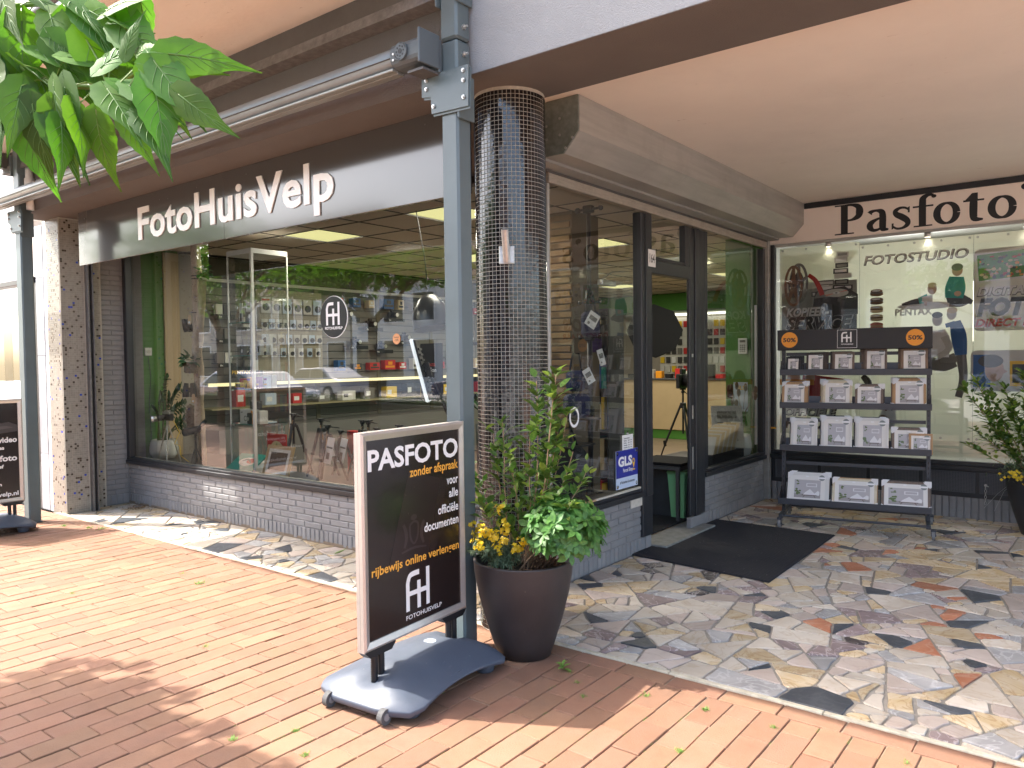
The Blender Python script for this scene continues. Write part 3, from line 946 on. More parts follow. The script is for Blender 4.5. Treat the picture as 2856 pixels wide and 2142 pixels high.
# each raised letter a piece of its own
full_w = 2.71
sc = full_w / (x_b - x_a)
adv = []
for k in range(1, len(txt) + 1):
    m_ = text_mesh(txt[:k], 1.0, bold=.022, space=1.03); adv.append(max(v.co.x for v in m_.vertices)); bpy.data.meshes.remove(m_)
for k, ch_ in enumerate(txt):
    m_ = text_mesh(ch_, 1.0, bold=.022, depth=.022)
    xr = max(v.co.x for v in m_.vertices)
    zsc = .285 / .72
    for v in m_.vertices:
        x_, y_, z_ = v.co
        v.co = Vector((-3.975 + 2.6 + (adv[k] - xr + x_ - x_a) * sc, -.014 - (z_ + .022) * .18 - .002, (2.672 - 2.535) + y_ * zsc))
    m_.materials.clear(); m_.materials.append(M_LETTER)
    link('letter', m_, fs)
bpy.data.meshes.remove(me)
for xx in (-1.0, -.86, -.4, .3, 2.2, -2.45):
    b = MB(); b.disc((xx, -.0145, .45 + .02 * math.sin(xx * 9)), (0, -1, 0), .005, 8, .002); b.obj('screw', M_DARKSTEEL, fs)
# ================================================================== roller shutter box over the entrance
rb = thing('roller_shutter_box', 'angular galvanised roller shutter box above the shop entrance', 'shutter box', (0, 0, 2.72))
prof = [(.02, .085), (.295, .085), (.405, .205), (.405, .42), (.02, .42)]     # x, z
b = MB(); b.prism(prof, -.185, 4.155, 'y'); b.obj('housing', M_GALV, rb)
b = MB(); b.prism([(p[0] - .003 if p[0] > .1 else p[0] + .11, p[1]) for p in prof], -.197, -.187, 'y'); b.obj('end_plate', M_GALVDARK, rb)
for sx, sz in [(.17, .19), (.17, .27), (.27, .2), (.27, .3), (.31, .115), (.36, .17)]:
    b = MB(); b.disc((sx, -.197, sz), (0, -1, 0), .008, 10, .004); b.obj('screw', M_ZINC, rb)
b = MB(); b.box(.02, -.185, .066, .15, 4.15, .084); b.obj('lower_lip', M_GALV, rb)
b = MB(); b.bbox(-.004, .03, -.012, .03, 4.10, .064, .003); b.obj('bottom_slat', M_ALU if False else mat('dusty_aluminium_slat', (.46, .41, .35), .5, metal=.5, var=.18, vscale=16, stretch=(1, .5, 6), dirt=.3), rb)
b = MB(); b.bbox(.03, -.18, .05, .04, 4.15, .066, .002); b.obj('guide_strip', M_DARKSTEEL, rb)
for ys, yn in ((.02, 'left'), (4.09, 'right')):
    g_ = thing('shutter_guide', 'vertical steel shutter guide at the %s end of the entrance front' % yn, 'guide rail', (0, ys, 0))
    if yn == 'right':
        b = MB(); b.bbox(.002, -.005, 0, .05, .012, 2.79, .003); b.bbox(.002, .035, 0, .05, .062, 2.79, .003); b.bbox(-.01, -.005, 0, .004, .062, 2.79, .001); b.obj('rail', M_GALV, g_)
        b = MB(); b.box(.004, .013, .02, .02, .034, 2.77); b.obj('slot', M_BLACK, g_)
    else:
        b = MB(); b.bbox(.002, -.012, 0.45, .03, .012, 2.7, .003); b.obj('rail', M_GALV, g_)

# ================================================================== long display window (plane y = 0)
M_BEAD = mat('pale_glazing_bead', (.55, .52, .44), .7, var=.2, vscale=20)
wa = thing('display_window', 'large shop display window left of the steel post', 'shop window', (0, 0, 0))
b = MB(); b.bbox(-5.714, -.035, .445, -.003, .055, .488, .006); b.bbox(-5.714, -.022, .488, -.003, .055, .512, .004); b.obj('sill', M_FRAME, wa)
b = MB(); b.bbox(-5.714, -.02, .513, -5.64, .055, 2.838, .005); b.obj('frame', M_FRAME, wa)
b = MB(); b.bbox(-5.639, -.02, 2.78, -.02, .055, 2.838, .005); b.obj('frame', M_FRAME, wa)
b = MB(); b.bbox(-.05, -.02, .513, -.004, .045, 2.779, .005); b.obj('frame', M_FRAME, wa)
b = MB(); b.box(-5.639, .036, .513, -.051, .052, .522); b.obj('bead', M_BEAD, wa)
b = MB(); b.quad((-5.64, .03, .512), (-.05, .03, .512), (-.05, .03, 2.78), (-5.64, .03, 2.78)); b.obj('pane', M_GLASS, wa)
# round sticker on the pane
lg = thing('round_sticker', 'round black logo sticker with white FH letters on the display window', 'sticker', (-2.165, .024, 1.922))
b = MB(); b.disc((0, .002, 0), (0, -1, 0), .176, 48, .002); b.obj('rim', M_PURE, lg)
b = MB(); b.disc((-.004, 0, 0), (0, -1, 0), .171, 48, .002); b.obj('disc', M_BLKPRINT, lg)
print_on('logo', lg, ((0, -.003, 0), (1, 0, 0), (0, 0, 1)), FH_shapes(-.098, -.068, .19), [M_PURE])
text('FOTOHUISVELP', lg, M_PURE, (-.112, -.0032, -.103), (1, 0, 0), (0, 0, 1), .03, width=.224, bold=.03)

# ================================================================== entrance front (plane x = 0)
wb = thing('side_window', 'tall shop window between the black pillar and the open door', 'shop window', (0, 0, 0))
b = MB(); b.bbox(-.055, .022, .445, .03, 1.30, .487, .005); b.bbox(-.055, .022, .487, .012, 1.30, .512, .004); b.obj('sill', M_FRAME, wb)
b = MB(); b.bbox(-.05, .022, .513, .012, .045, 2.70, .004); b.obj('frame', M_FRAME, wb)
b = MB(); b.box(-.012, .05, .5125, .006, .62, .524); b.obj('bead', mat('bare_wood_bead', (.45, .30, .17), .7, var=.2, vscale=25), wb)
b = MB(); b.box(-.012, .622, .5125, .006, 1.295, .526); b.obj('bead', M_BEAD, wb)
b = MB(); b.quad((-.02, .045, .512), (-.02, 1.30, .512), (-.02, 1.30, 2.705), (-.02, .045, 2.705)); b.obj('pane', M_GLASS2, wb)
rg = MB(); rg.add([((.004), .371 + rr * math.cos(2 * PI * k / 40), 1.139 + rr * 1.16 * math.sin(2 * PI * k / 40)) for rr in (.0625, .045) for k in range(40)], [(k, (k + 1) % 40, 40 + (k + 1) % 40, 40 + k) for k in range(40)])
for v_ in range(len(rg.v)): rg.v[v_] = (-.017, rg.v[v_][1], rg.v[v_][2])
prop(rg.obj('ring_sticker', M_PURE), 'white ring sticker on the tall side window glass', 'sticker')

df = thing('door_frame', 'anthracite door frame with a narrow window over the open doorway', 'door frame', (0, 0, 0))
b = MB(); b.bbox(-.06, 1.301, .115, .02, 1.467, 2.70, .006); b.bbox(.02, 1.36, .44, .028, 1.462, 2.70, .003); b.obj('jamb', M_FRAME, df)
b = MB(); b.bbox(-.02, 2.2, .13, .01, 2.30, 2.70, .006); b.obj('jamb', M_FRAME, df)
b = MB(); b.bbox(-.06, 2.302, .12, .022, 2.40, 2.70, .006); b.bbox(-.09, 2.402, .12, .016, 2.51, 2.70, .01); b.obj('jamb', M_FRAME, df)
b = MB(); b.bbox(-.07, 1.468, 2.235, .015, 2.199, 2.345, .006); b.obj('transom', M_FRAME, df)
b = MB(); b.bbox(-.05, 2.12, 2.346, .01, 2.199, 2.70, .004); b.obj('frame', M_FRAME, df)
b = MB(); b.bbox(-.05, 1.468, 2.346, .005, 2.119, 2.375, .004); b.obj('frame', M_FRAME, df)
b = MB(); b.quad((-.02, 1.468, 2.376), (-.02, 2.119, 2.376), (-.02, 2.119, 2.70), (-.02, 1.468, 2.70)); b.obj('pane', M_GLASS, df)
b = MB(); b.bbox(-.06, 1.376, 0, .004, 1.467, .114, .004); b.obj('plinth', M_BRICKPAINT, df)
b = MB(); b.bbox(-.03, 2.2, 0, .012, 2.51, .118, .004); b.obj('plinth', M_BRICKPAINT, df)
for zz_, h_ in ((1.0, .12), (.55, .2), (1.55, .03)):
    b = MB(); b.bbox(.011, 2.235, zz_, .016, 2.262, zz_ + h_, .001); b.obj('lock_plate', M_ZINC, df)
wc = thing('narrow_window', 'narrow shop window right of the open door', 'shop window', (0, 0, 0))
b = MB(); b.bbox(-.055, 2.512, .445, .03, 4.085, .487, .005); b.bbox(-.055, 2.512, .487, .012, 4.085, .515, .004); b.obj('sill', M_FRAME, wc)
b = MB(); b.bbox(-.055, 2.512, .516, .012, 2.585, 2.70, .004); b.obj('frame', M_FRAME, wc)
b = MB(); b.bbox(-.055, 4.03, .516, .012, 4.085, 2.70, .004); b.obj('frame', M_FRAME, wc)
b = MB(); b.quad((-.02, 2.586, .515), (-.02, 4.03, .515), (-.02, 4.03, 2.70), (-.02, 2.586, 2.70)); b.obj('pane', M_GLASS2, wc)

# house number, parcel sign, opening hours, letter plate
hn = thing('house_number', 'small white house number plate reading 164 beside the doorway', 'number plate', (.030, 1.455, 2.345))
b = MB(); b.bbox(-.0015, -.062, -.065, .003, .062, .072, .001); b.obj('plate', M_WHITE, hn)
text('164', hn, M_BLKPRINT, (.0036, -.042, -.032), (0, 1, 0), (0, 0, 1), .1, width=.086, bold=.015)
for s_ in (-1, 1):
    b = MB(); b.disc((.003, s_ * .054, .0), (1, 0, 0), .003, 8, .001); b.obj('screw', M_BLACK, hn)

M_BLUE = mat('parcel_blue', (.018, .028, .30), .3); M_PALE = mat('pale_blue_print', (.55, .66, .82), .35); M_YEL = mat('yellow_print', (.9, .55, .02), .35)
gl_ = thing('parcel_shop_sign', 'blue GLS Parcel Shop sign stuck low on the side window', 'sign', (-.012, .93, .545))
b = MB(); b.box(0, 0, 0, .004, .335, .295); b.obj('panel', M_PALE, gl_)
b = MB(); b.box(.0041, 0, .085, .0046, .335, .295); b.obj('panel', M_BLUE, gl_)
fr_ = (0, 1, 0); up_ = (0, 0, 1)
text('GLS', gl_, M_PURE, (.0049, .03, .175), fr_, up_, .1, width=.215, bold=.045)
text('Parcel Shop', gl_, M_PURE, (.0049, .105, .125), fr_, up_, .04, width=.15, bold=.02)
text('# Verzenden & ontvangen', gl_, M_BLKPRINT, (.0046, .055, .038), fr_, up_, .03, width=.23, bold=.02)
pin = [('m', 0), ('c', (.270, .195, .021, .025)), ('p', [(.253, .182), (.270, .140), (.287, .182)]), ('c', (.270, .132, .022, .006)), ('m', 1), ('c', (.270, .197, .010, .012))]
print_on('pin_mark', gl_, ((.0049, 0, 0), fr_, up_), pin, [M_YEL, M_BLUE])
for yy, zz in ((.02, .275), (.315, .275), (.02, .02), (.315, .02)):
    b = MB(); b.disc((.005, yy, zz), (1, 0, 0), .014, 14, .004, .008); b.obj('suction_cup', M_GLASSC, gl_)

oh = thing('opening_hours_card', 'white opening hours card hanging on the side window above the blue sign', 'card', (-.012, 1.03, .80))
b = MB(); b.box(0, 0, 0, .003, .165, .155); b.obj('card', M_PURE, oh)
rows = ['Openingstijden', 'Maandag      13.00 - 17.30', 'Dinsdag       9.30 - 17.30', 'Woensdag     9.30 - 17.30', 'Donderdag   9.30 - 17.30', 'Vrijdag        9.30 - 17.30', 'Zaterdag      9.30 - 17.00']
for k, s_ in enumerate(rows): text(s_, oh, M_BLKPRINT, (.0035, .02, .125 - k * .018), fr_, up_, .013, width=.09 if k == 0 else .125, bold=.03)
b = MB(); b.disc((.003, .08, .165), (1, 0, 0), .016, 14, .004, .008); b.obj('suction_cup', M_GLASSC, oh)
lp = MB(); lp.bbox(.001, 1.125, .375, .012, 1.395, .443, .003)
prop(lp.obj('letter_plate', mat('old_white_plate', (.62, .58, .5), .6, var=.15, vscale=25, dirt=.3)), 'old white rectangular plate under the window sill beside the doorway', 'plate')
b = MB(); b.bbox(-.145, 1.468, -.02, .135, 2.46, .028, .006); prop(b.obj('doorstep', mat('doorstep_stone', (.21, .215, .20), .8, var=.3, vscale=14, bump=.5, dirt=.3)), 'worn grey stone doorstep between doorway and black mat', 'doorstep')

# ================================================================== studio front (plane y = 4.16)
fp = thing('passport_sign_board', 'white board with large black serif lettering Pasfoto', 'sign', (0, 4.15, 2.745))
b = MB(); b.bbox(.03, -.02, 0, 4.58, .01, .335, .003); b.obj('board', mat('warm_white_board', (.80, .72, .64), .4, var=.02), fp)
b = MB(); b.box(.41, -.024, .337, 4.58, .01, .392); b.obj('black_seal', M_BLACK, fp)
# serif letters drawn as wide and thin strokes, cap height 1
def P_(x): return [('p', [(x, 0), (x + .44, 0), (x + .44, .045), (x, .045)]), ('r', [(x + .22, .0, .19), (x + .22, .97, .19)]), ('p', [(x, .955), (x + .3, .955), (x + .3, 1), (x, 1)]),
                   ('r', [(x + .24, .972, .056), (x + .40, .965, .075), (x + .53, .885, .15), (x + .565, .73, .20), (x + .53, .57, .16), (x + .40, .475, .075), (x + .28, .463, .052)])]
def a_(x): return [('r', [(x + .09, .60, .15), (x + .13, .655, .10), (x + .24, .68, .07), (x + .345, .625, .15), (x + .375, .49, .175), (x + .375, .12, .175), (x + .40, .05, .12), (x + .50, .03, .05)]),
                   ('r', [(x + .36, .43, .06), (x + .24, .385, .075), (x + .115, .27, .15), (x + .10, .15, .165), (x + .17, .045, .095), (x + .28, .055, .07), (x + .36, .13, .05)])]
def s_(x): return [('r', [(x + .375, .60, .055), (x + .30, .665, .06), (x + .19, .67, .075), (x + .10, .585, .12), (x + .125, .475, .15), (x + .24, .375, .17), (x + .345, .25, .155), (x + .35, .12, .12), (x + .25, .025, .07), (x + .13, .02, .06), (x + .04, .10, .055)]),
                   ('p', [(x + .36, .50), (x + .40, .50), (x + .40, .70), (x + .36, .67)]), ('p', [(x + .02, .0), (x + .055, .02), (x + .065, .2), (x + .02, .2)])]
def f_(x): return [('p', [(x + .02, 0), (x + .40, 0), (x + .40, .045), (x + .02, .045)]), ('r', [(x + .20, .0, .175), (x + .20, .74, .175), (x + .22, .90, .15), (x + .32, .985, .085), (x + .42, .965, .07)]), ('c', (x + .43, .925, .055, .055)), ('p', [(x, .615), (x + .42, .615), (x + .42, .67), (x, .67)])]
def o_(x):
    pts = []
    for k in range(17):
        t = 2 * PI * k / 16; pts.append((x + .275 + .195 * math.cos(t), .345 + .31 * math.sin(t), .06 + .115 * abs(math.cos(t)) ** 1.3))
    return [('r', pts)]
def t_(x): return [('r', [(x + .20, .80, .05), (x + .20, .62, .175), (x + .20, .17, .175), (x + .25, .06, .12), (x + .38, .045, .045)]), ('p', [(x, .615), (x + .40, .615), (x + .40, .67), (x, .67)]), ('p', [(x + .02, .64), (x + .17, .87), (x + .28, .87), (x + .28, .64)])]
def q_(x): return [('c', (x + .11, .88, .10, .10)), ('r', [(x + .17, .93, .08), (x + .19, .83, .075), (x + .12, .70, .02)])]
x = .715; ch = .30
adv_ = [(P_, .655), (a_, .515), (s_, .435), (f_, .385), (o_, .56), (t_, .43), (o_, .56), (q_, .27), (s_, .45)]
for fn, w_ in adv_:
    mb = MB(); flat_shapes(mb, ((x - 0, -.0212, .028), (1, 0, 0), (0, 0, 1)), [(('r', [(p[0] * ch * 1.4, p[1] * ch, p[2] * ch * 1.18) for p in sh[1]]) if sh[0] == 'r' else (('c', (sh[1][0] * ch * 1.4, sh[1][1] * ch, sh[1][2] * ch * 1.3, sh[1][3] * ch)) if sh[0] == 'c' else ('p', [(p[0] * ch * 1.4, p[1] * ch) for p in sh[1]]))) for sh in fn(0)])
    link('letter', mb.mesh('letter', M_BLKPRINT), fp)
    x += w_ * ch * 1.49

sw = thing('studio_window', 'wide shop window with advertising panels behind the picture rack', 'shop window', (0, 4.15, 0))
b = MB(); b.bbox(.055, -.04, .455, 4.58, .05, .50, .005); b.bbox(.055, -.02, .50, 4.58, .05, .54, .004); b.obj('sill', M_FRAME, sw)
b = MB(); b.bbox(.055, -.02, .541, .095, .05, 2.74, .004); b.obj('frame', M_FRAME, sw)
b = MB(); b.bbox(.096, .0, 2.715, 4.58, .05, 2.744, .003); b.obj('frame', M_GALV, sw)
b = MB(); b.quad((.096, .02, .541), (4.58, .02, .541), (4.58, .02, 2.714), (.096, .02, 2.714)); b.obj('pane', glass_mat('studio_glass', (.95, .96, .94), 1.5, .02), sw)
b = MB(); b.box(.055, .001, -.05, 4.58, .1, .2); b.obj('base_wall', M_WALLBACK, sw)
bw = sw
k_ = 0; uu = .06
_sb = MB(); _sb.bbox(-.055 / 2 + .003, -.012, -.1, .055 / 2 - .003, .004, .1, .003); _sbm = _sb.mesh('brick', M_BRICKPAINT)
while uu < 4.5:
    link('brick', _sbm, sw, loc=(uu + .03, 0, .1)); uu += .0605
b = MB(); b.box(.055, .002, .2, 4.58, .1, .454); b.obj('grille_frame', M_FRAME, sw)
gx = .10
M_GRILLE = mat('grey_grille', (.10, .105, .115), .5)
while gx < 4.3:
    b = MB(); w_ = .44
    b.box(gx, -.004, .245, gx + w_, 0.0015, .25); b.box(gx, -.004, .435, gx + w_, .0015, .44); b.box(gx, -.004, .25, gx + .006, .0015, .435); b.box(gx + w_ - .006, -.004, .25, gx + w_, .0015, .435)
    for k in range(1, 34): b.box(gx + k * w_ / 34 - .003, -.003, .25, gx + k * w_ / 34 + .003, .0, .435)
    for k in range(1, 15): b.box(gx + .006, -.0045, .25 + k * .185 / 15 - .0028, gx + w_ - .006, -.0031, .25 + k * .185 / 15 + .0028)
    b.obj('vent_grille', M_GRILLE, sw); gx += .475

# advertising panels: flat prints hung on standoffs
M_PANEL = mat('frosted_print_panel', (.78, .79, .71), .35, var=.03, vscale=1.2, trans=.35)
M_GREYP = mat('grey_print', (.30, .31, .27), .4, var=.1, vscale=3)
M_DKG = mat('dark_grey_print', (.05, .05, .05), .4); M_MID = mat('mid_grey_print', (.19, .18, .165), .4); M_LTG = mat('light_grey_print', (.66, .65, .60), .4)
M_RED = mat('red_print', (.50, .03, .02), .4); M_SKIN = mat('skin_tone_print', (.62, .40, .29), .4); M_TEAL = mat('teal_print', (.02, .42, .34), .4)
M_BLU2 = mat('denim_blue_print', (.02, .12, .36), .4); M_GRN = mat('foliage_green_print', (.08, .25, .04), .4); M_BRN = mat('brown_print', (.20, .10, .05), .4)
M_CRM = mat('biscuit_print', (.72, .58, .34), .4); M_PNK = mat('pink_print', (.80, .30, .22), .4)
PR_M = [M_PANEL, M_DKG, M_MID, M_LTG, M_RED, M_SKIN, M_TEAL, M_BLU2, M_GRN, M_BRN, M_CRM, M_PNK, M_PURE, M_GREYP, M_YEL, M_ORANGE]
def panel(name, label, x0, x1, z0, z1, y=4.205):
    t = thing(name, label, 'poster', (x0, y, z0))
    b = MB(); b.box(0, 0, 0, x1 - x0, .005, z1 - z0); b.obj('sheet', M_PANEL, t)
    n = max(2, round((x1 - x0) / .26))
    for k in range(n + 1):
        xx = .03 + (x1 - x0 - .06) * k / n
        for zz in (.025, z1 - z0 - .025):
            b = MB(); b.disc((xx, 0, zz), (0, -1, 0), .012, 12, .012, .009); b.obj('standoff', M_ZINC, t)
    return t
UPZ = (0, 0, 1); RX = (1, 0, 0)
def rot2(pts, a, c=(0, 0)): return [(c[0] + (x - c[0]) * math.cos(a) - (y - c[1]) * math.sin(a), c[1] + (x - c[0]) * math.sin(a) + (y - c[1]) * math.cos(a)) for x, y in pts]
def boxp(x0, y0, x1, y1): return [(x0, y0), (x1, y0), (x1, y1), (x0, y1)]
p1 = panel('copy_service_poster', 'poster with film reel, stacked tapes and the words KOPIEER-SERVICE', .13, .93, .72, 2.70)
sh = [('m', 13), ('p', boxp(.02, .9, .78, 1.6)), ('m', 0), ('p', [(.02, 1.5), (.5, 1.55), (.78, 1.86), (.78, 1.9), (.02, 1.9)])]
rs = random.Random(4)
# tower of tapes
zt = 1.28
for lvl, (xa, xb_) in enumerate([(.33, .77), (.35, .75), (.36, .76), (.33, .74), (.40, .76), (.38, .72), (.56, .73), (.55, .70), (.57, .72), (.56, .69), (.58, .70)]):
    h_ = .052; xx = xa
    while xx < xb_ - .05:
        w_ = rs.uniform(.12, .2); e_ = min(xx + w_, xb_)
        q = rot2(boxp(xx, zt, e_, zt + h_), rs.uniform(-.04, .04), (xx, zt))
        sh += [('m', rs.choice([1, 2, 3, 1])), ('p', q), ('m', rs.choice([3, 13, 12])), ('p', rot2(boxp(xx + .015, zt + .012, e_ - .015, zt + h_ - .014), rs.uniform(-.03, .03), (xx, zt)))]
        xx = e_ + .004
    zt += h_ + .004
# cassette block
sh += [('m', 1), ('p', [(.33, 1.26), (.37, 1.50), (.66, 1.54), (.79, 1.45), (.79, 1.25), (.5, 1.17)]), ('p', [(.30, 1.08), (.32, 1.22), (.78, 1.24), (.78, 1.0), (.5, .98)]), ('m', 13), ('p', [(.36, 1.43), (.40, 1.50), (.50, 1.51), (.52, 1.44)]),
       ('m', 3), ('c', (.58, 1.475, .12, .042)), ('m', 11), ('p', [(.58, 1.475), (.69, 1.49), (.68, 1.50)]), ('p', [(.58, 1.475), (.47, 1.46), (.48, 1.445)]), ('m', 12), ('c', (.58, 1.475, .035, .013)), ('m', 1), ('c', (.58, 1.475, .012, .005)),
       ('m', 4), ('r', [(.30, 1.68, .04), (.37, 1.62, .045), (.42, 1.52, .05), (.44, 1.46, .05)])]
# reel: dark ring with spokes
def reel(cx, cy, rx, ry, c1, c2):
    o = []
    pts = [(cx + rx * math.cos(2 * PI * k / 24), cy + ry * math.sin(2 * PI * k / 24), .026) for k in range(25)]
    o += [('m', c2), ('c', (cx, cy, rx * .62, ry * .62)), ('m', c1), ('r', pts)]
    for k in range(5):
        a = 2 * PI * k / 5 + .3; o.append(('r', [(cx, cy, .05), (cx + rx * math.cos(a), cy + ry * math.sin(a), .03)]))
    o += [('c', (cx, cy, rx * .33, ry * .33)), ('m', 1), ('c', (cx, cy, rx * .1, ry * .1))]
    return o
sh += reel(.20, 1.60, .085, .20, 2, 1) + reel(.145, 1.575, .085, .205, 9, 1)
print_on('print', p1, ((0, -.0006, 0), RX, UPZ), sh, PR_M, 0, .00002)
text('KOPIEER-', p1, M_DKG, (.066, -.0075, 1.245), RX, UPZ, .12, width=.452, bold=.075, shear=.25)
text('KOPIEER-', p1, M_PURE, (.070, -.0085, 1.25), RX, UPZ, .12, width=.44, bold=.045, shear=.25)
text('SERVICE', p1, M_PURE, (.062, -.0075, 1.11), RX, UPZ, .175, width=.69, bold=.085, shear=.25)
text('SERVICE', p1, M_DKG, (.068, -.0085, 1.117), RX, UPZ, .17, width=.67, bold=.05, shear=.25)
text('van SUPER 8 OP DVD', p1, M_DKG, (.1, -.0075, 1.04), RX, UPZ, .05, width=.5, bold=.03)
sh = [('m', 4), ('p', rot2(boxp(.24, .36, .72, .64), -.12, (.24, .6))), ('m', 5), ('c', (.15, .58, .07, .1)), ('c', (.32, .60, .05, .07)), ('m', 15), ('p', boxp(-.0, .52, .36, .58))]
print_on('print', p1, ((0, -.0006, 0), RX, UPZ), sh, PR_M, .006)
text('E. EUROPESE UNIE\nKONINKRIJK DER N.', p1, M_CRM, (.42, -.0085, .57), RX, (0.1, 0, 1), .03, width=.22)
text('OFFICIELE', p1, M_DKG, (.05, -.0075, .20), RX, UPZ, .1, width=.54, bold=.08, shear=.2)
text('OFFICIELE', p1, M_LTG, (.055, -.0085, .204), RX, UPZ, .1, width=.52, bold=.045, shear=.2)
text("PASFOTO'S", p1, M_PURE, (.05, -.0075, .06), RX, UPZ, .14, width=.70, bold=.09, shear=.2)
text("PASFOTO'S", p1, M_DKG, (.055, -.0085, .065), RX, UPZ, .14, width=.68, bold=.05, shear=.2)

p2 = panel('photo_studio_poster', 'large pale poster with macarons, two toddlers and the word FOTOSTUDIO', .935, 1.93, .72, 2.66)
sh = []
zc = 1.45
for k, c in enumerate([9, 9, 10, 10, 11]):
    z_ = zc - k * .083
    sh += [('m', c), ('c', (.16, z_ + .016, .062 - .006 * (k == 0), .022)), ('c', (.16, z_ - .014, .062, .02)), ('m', 2 if k < 2 else (10 if k == 4 else 9)), ('p', boxp(.10, z_ - .004, .22, z_ + .008)), ('m', 12 if k != 4 else 11), ('c', (.155, z_ + .022, .04, .009))]
sh += [('m', 11), ('c', (.16, 1.02, .06, .03))]
# toddler lying, toddler sitting
sh += [('m', 3), ('c', (.62, 1.30, .27, .035)), ('m', 1), ('r', [(.39, 1.32, .02), (.48, 1.34, .045), (.56, 1.35, .06)]), ('m', 6), ('r', [(.54, 1.35, .06), (.62, 1.37, .09)]), ('m', 3), ('r', [(.57, 1.36, .05), (.66, 1.36, .09)]), ('m', 5), ('r', [(.60, 1.34, .03), (.60, 1.30, .02)]), ('c', (.655, 1.46, .04, .055)), ('m', 10), ('c', (.655, 1.495, .038, .025)),
       ('m', 1), ('r', [(.78, 1.34, .05), (.88, 1.36, .08), (.99, 1.31, .04)]), ('r', [(.98, 1.34, .04), (.90, 1.30, .05), (.80, 1.30, .04)]), ('m', 6), ('r', [(.84, 1.36, .15), (.85, 1.46, .17), (.86, 1.56, .12)]), ('m', 5), ('c', (.865, 1.62, .045, .055)), ('m', 2), ('c', (.865, 1.65, .048, .035)), ('m', 5), ('c', (.87, 1.40, .03, .025))]
# seated man and child leaning on him
sh += [('m', 2), ('r', [(.60, .78, .09), (.72, .74, .10), (.86, .80, .09)]), ('r', [(.60, .72, .06), (.75, .70, .07), (.86, .74, .06)]), ('m', 12), ('r', [(.70, .80, .20), (.70, .95, .23), (.69, 1.06, .15)]), ('m', 3), ('r', [(.76, 1.0, .07), (.80, .88, .06), (.70, .80, .05)]), ('m', 5), ('m', 3), ('c', (.70, 1.16, .045, .062)), ('m', 1), ('c', (.70, 1.205, .046, .03)),
       ('m', 7), ('r', [(.90, .82, .10), (.88, 1.0, .13), (.85, 1.14, .09)]), ('r', [(.85, 1.12, .05), (.77, 1.10, .04)]), ('m', 3), ('c', (.82, 1.21, .042, .055)), ('m', 10), ('c', (.825, 1.245, .044, .03)), ('m', 2), ('r', [(.90, .82, .09), (.92, .6, .07), (.88, .42, .06)])]
# small dog, jumping shoe
sh += [('m', 12), ('c', (.27, .20, .075, .12)), ('c', (.30, .30, .055, .05)), ('m', 9), ('c', (.25, .31, .02, .04)), ('c', (.22, .17, .05, .06)), ('m', 1), ('c', (.285, .305, .008, .008)), ('c', (.32, .305, .008, .008)), ('c', (.302, .285, .011, .009)),
       ('m', 1), ('r', [(.03, .62, .05), (.08, .56, .07), (.10, .49, .03)])]
print_on('print', p2, ((0, -.0006, 0), RX, UPZ), sh, PR_M, 0, .00003)
def outline_text(body, par, m, origin, size, width, bold, shear, d):
    text(body, par, m, (origin[0], origin[1], origin[2]), RX, UPZ, size, width=width, bold=bold, shear=shear)
    text(body, par, M_LTG, (origin[0] + d, origin[1] - .001, origin[2] + d), RX, UPZ, size * .985, width=width - 2 * d, bold=bold - .022, shear=shear)
outline_text('FOTOSTUDIO', p2, M_DKG, (.04, -.0075, 1.735), .125, .92, .03, .2, .0035)
text('PENTAX', p2, M_LTG, (.33, -.0075, 1.215), RX, UPZ, .09, width=.33, bold=.04)

p3 = panel('digital_photo_poster', 'poster with holiday prints and the words DIGITALE FOTO DIRECT KLAAR', 1.935, 2.95, .72, 2.66)
def rr(x0, y0, x1, y1, r_=.05):
    o = []
    for cx, cy, a0 in ((x1 - r_, y1 - r_, 0), (x0 + r_, y1 - r_, 90), (x0 + r_, y0 + r_, 180), (x1 - r_, y0 + r_, 270)):
        for k in range(5): a = R(a0 + k * 22.5); o.append((cx + r_ * math.cos(a), cy + r_ * math.sin(a)))
    return o
sh = [('m', 3), ('p', rr(.0, 1.04, .95, 1.80)), ('m', 0), ('p', rr(.01, 1.05, .94, 1.79)), ('m', 12), ('p', rot2(boxp(.02, 1.50, .42, 1.77), .07, (.2, 1.6))), ('m', 8), ('p', rot2(boxp(.035, 1.515, .405, 1.755), .07, (.2, 1.6)))]
rs = random.Random(9)
for k in range(70):
    cx, cy = rs.uniform(.05, .39), rs.uniform(1.53, 1.73)
    sh += [('m', rs.choice([8, 9, 10, 15, 4, 8, 1, 5])), ('c', (cx, cy, rs.uniform(.008, .022), rs.uniform(.006, .018)))]
sh += [('m', 12), ('p', rot2(boxp(.40, 1.48, .85, 1.80), -.15, (.5, 1.6))), ('m', 10), ('p', rot2(boxp(.42, 1.50, .83, 1.78), -.15, (.5, 1.6)))]
for k in range(50): sh += [('m', rs.choice([8, 9, 10, 2, 1, 14])), ('c', (rs.uniform(.44, .8), rs.uniform(1.5, 1.72), rs.uniform(.01, .03), rs.uniform(.01, .025)))]
sh += [('m', 3), ('p', rr(-.02, .48, .62, .86)), ('m', 7), ('p', boxp(.0, .52, .14, .82)), ('m', 3), ('p', boxp(.14, .52, .36, .82)), ('m', 5), ('c', (.17, .68, .075, .11)), ('p', [(.22, .70), (.275, .665), (.22, .63)]), ('m', 1), ('c', (.14, .76, .10, .06)), ('m', 14), ('p', boxp(.29, .53, .55, .76)), ('m', 1), ('p', boxp(.31, .56, .54, .73)), ('m', 7), ('p', boxp(.58, .45, .9, 1.0))]
print_on('print', p3, ((0, -.0006, 0), RX, UPZ), sh, PR_M, 0, .00004)
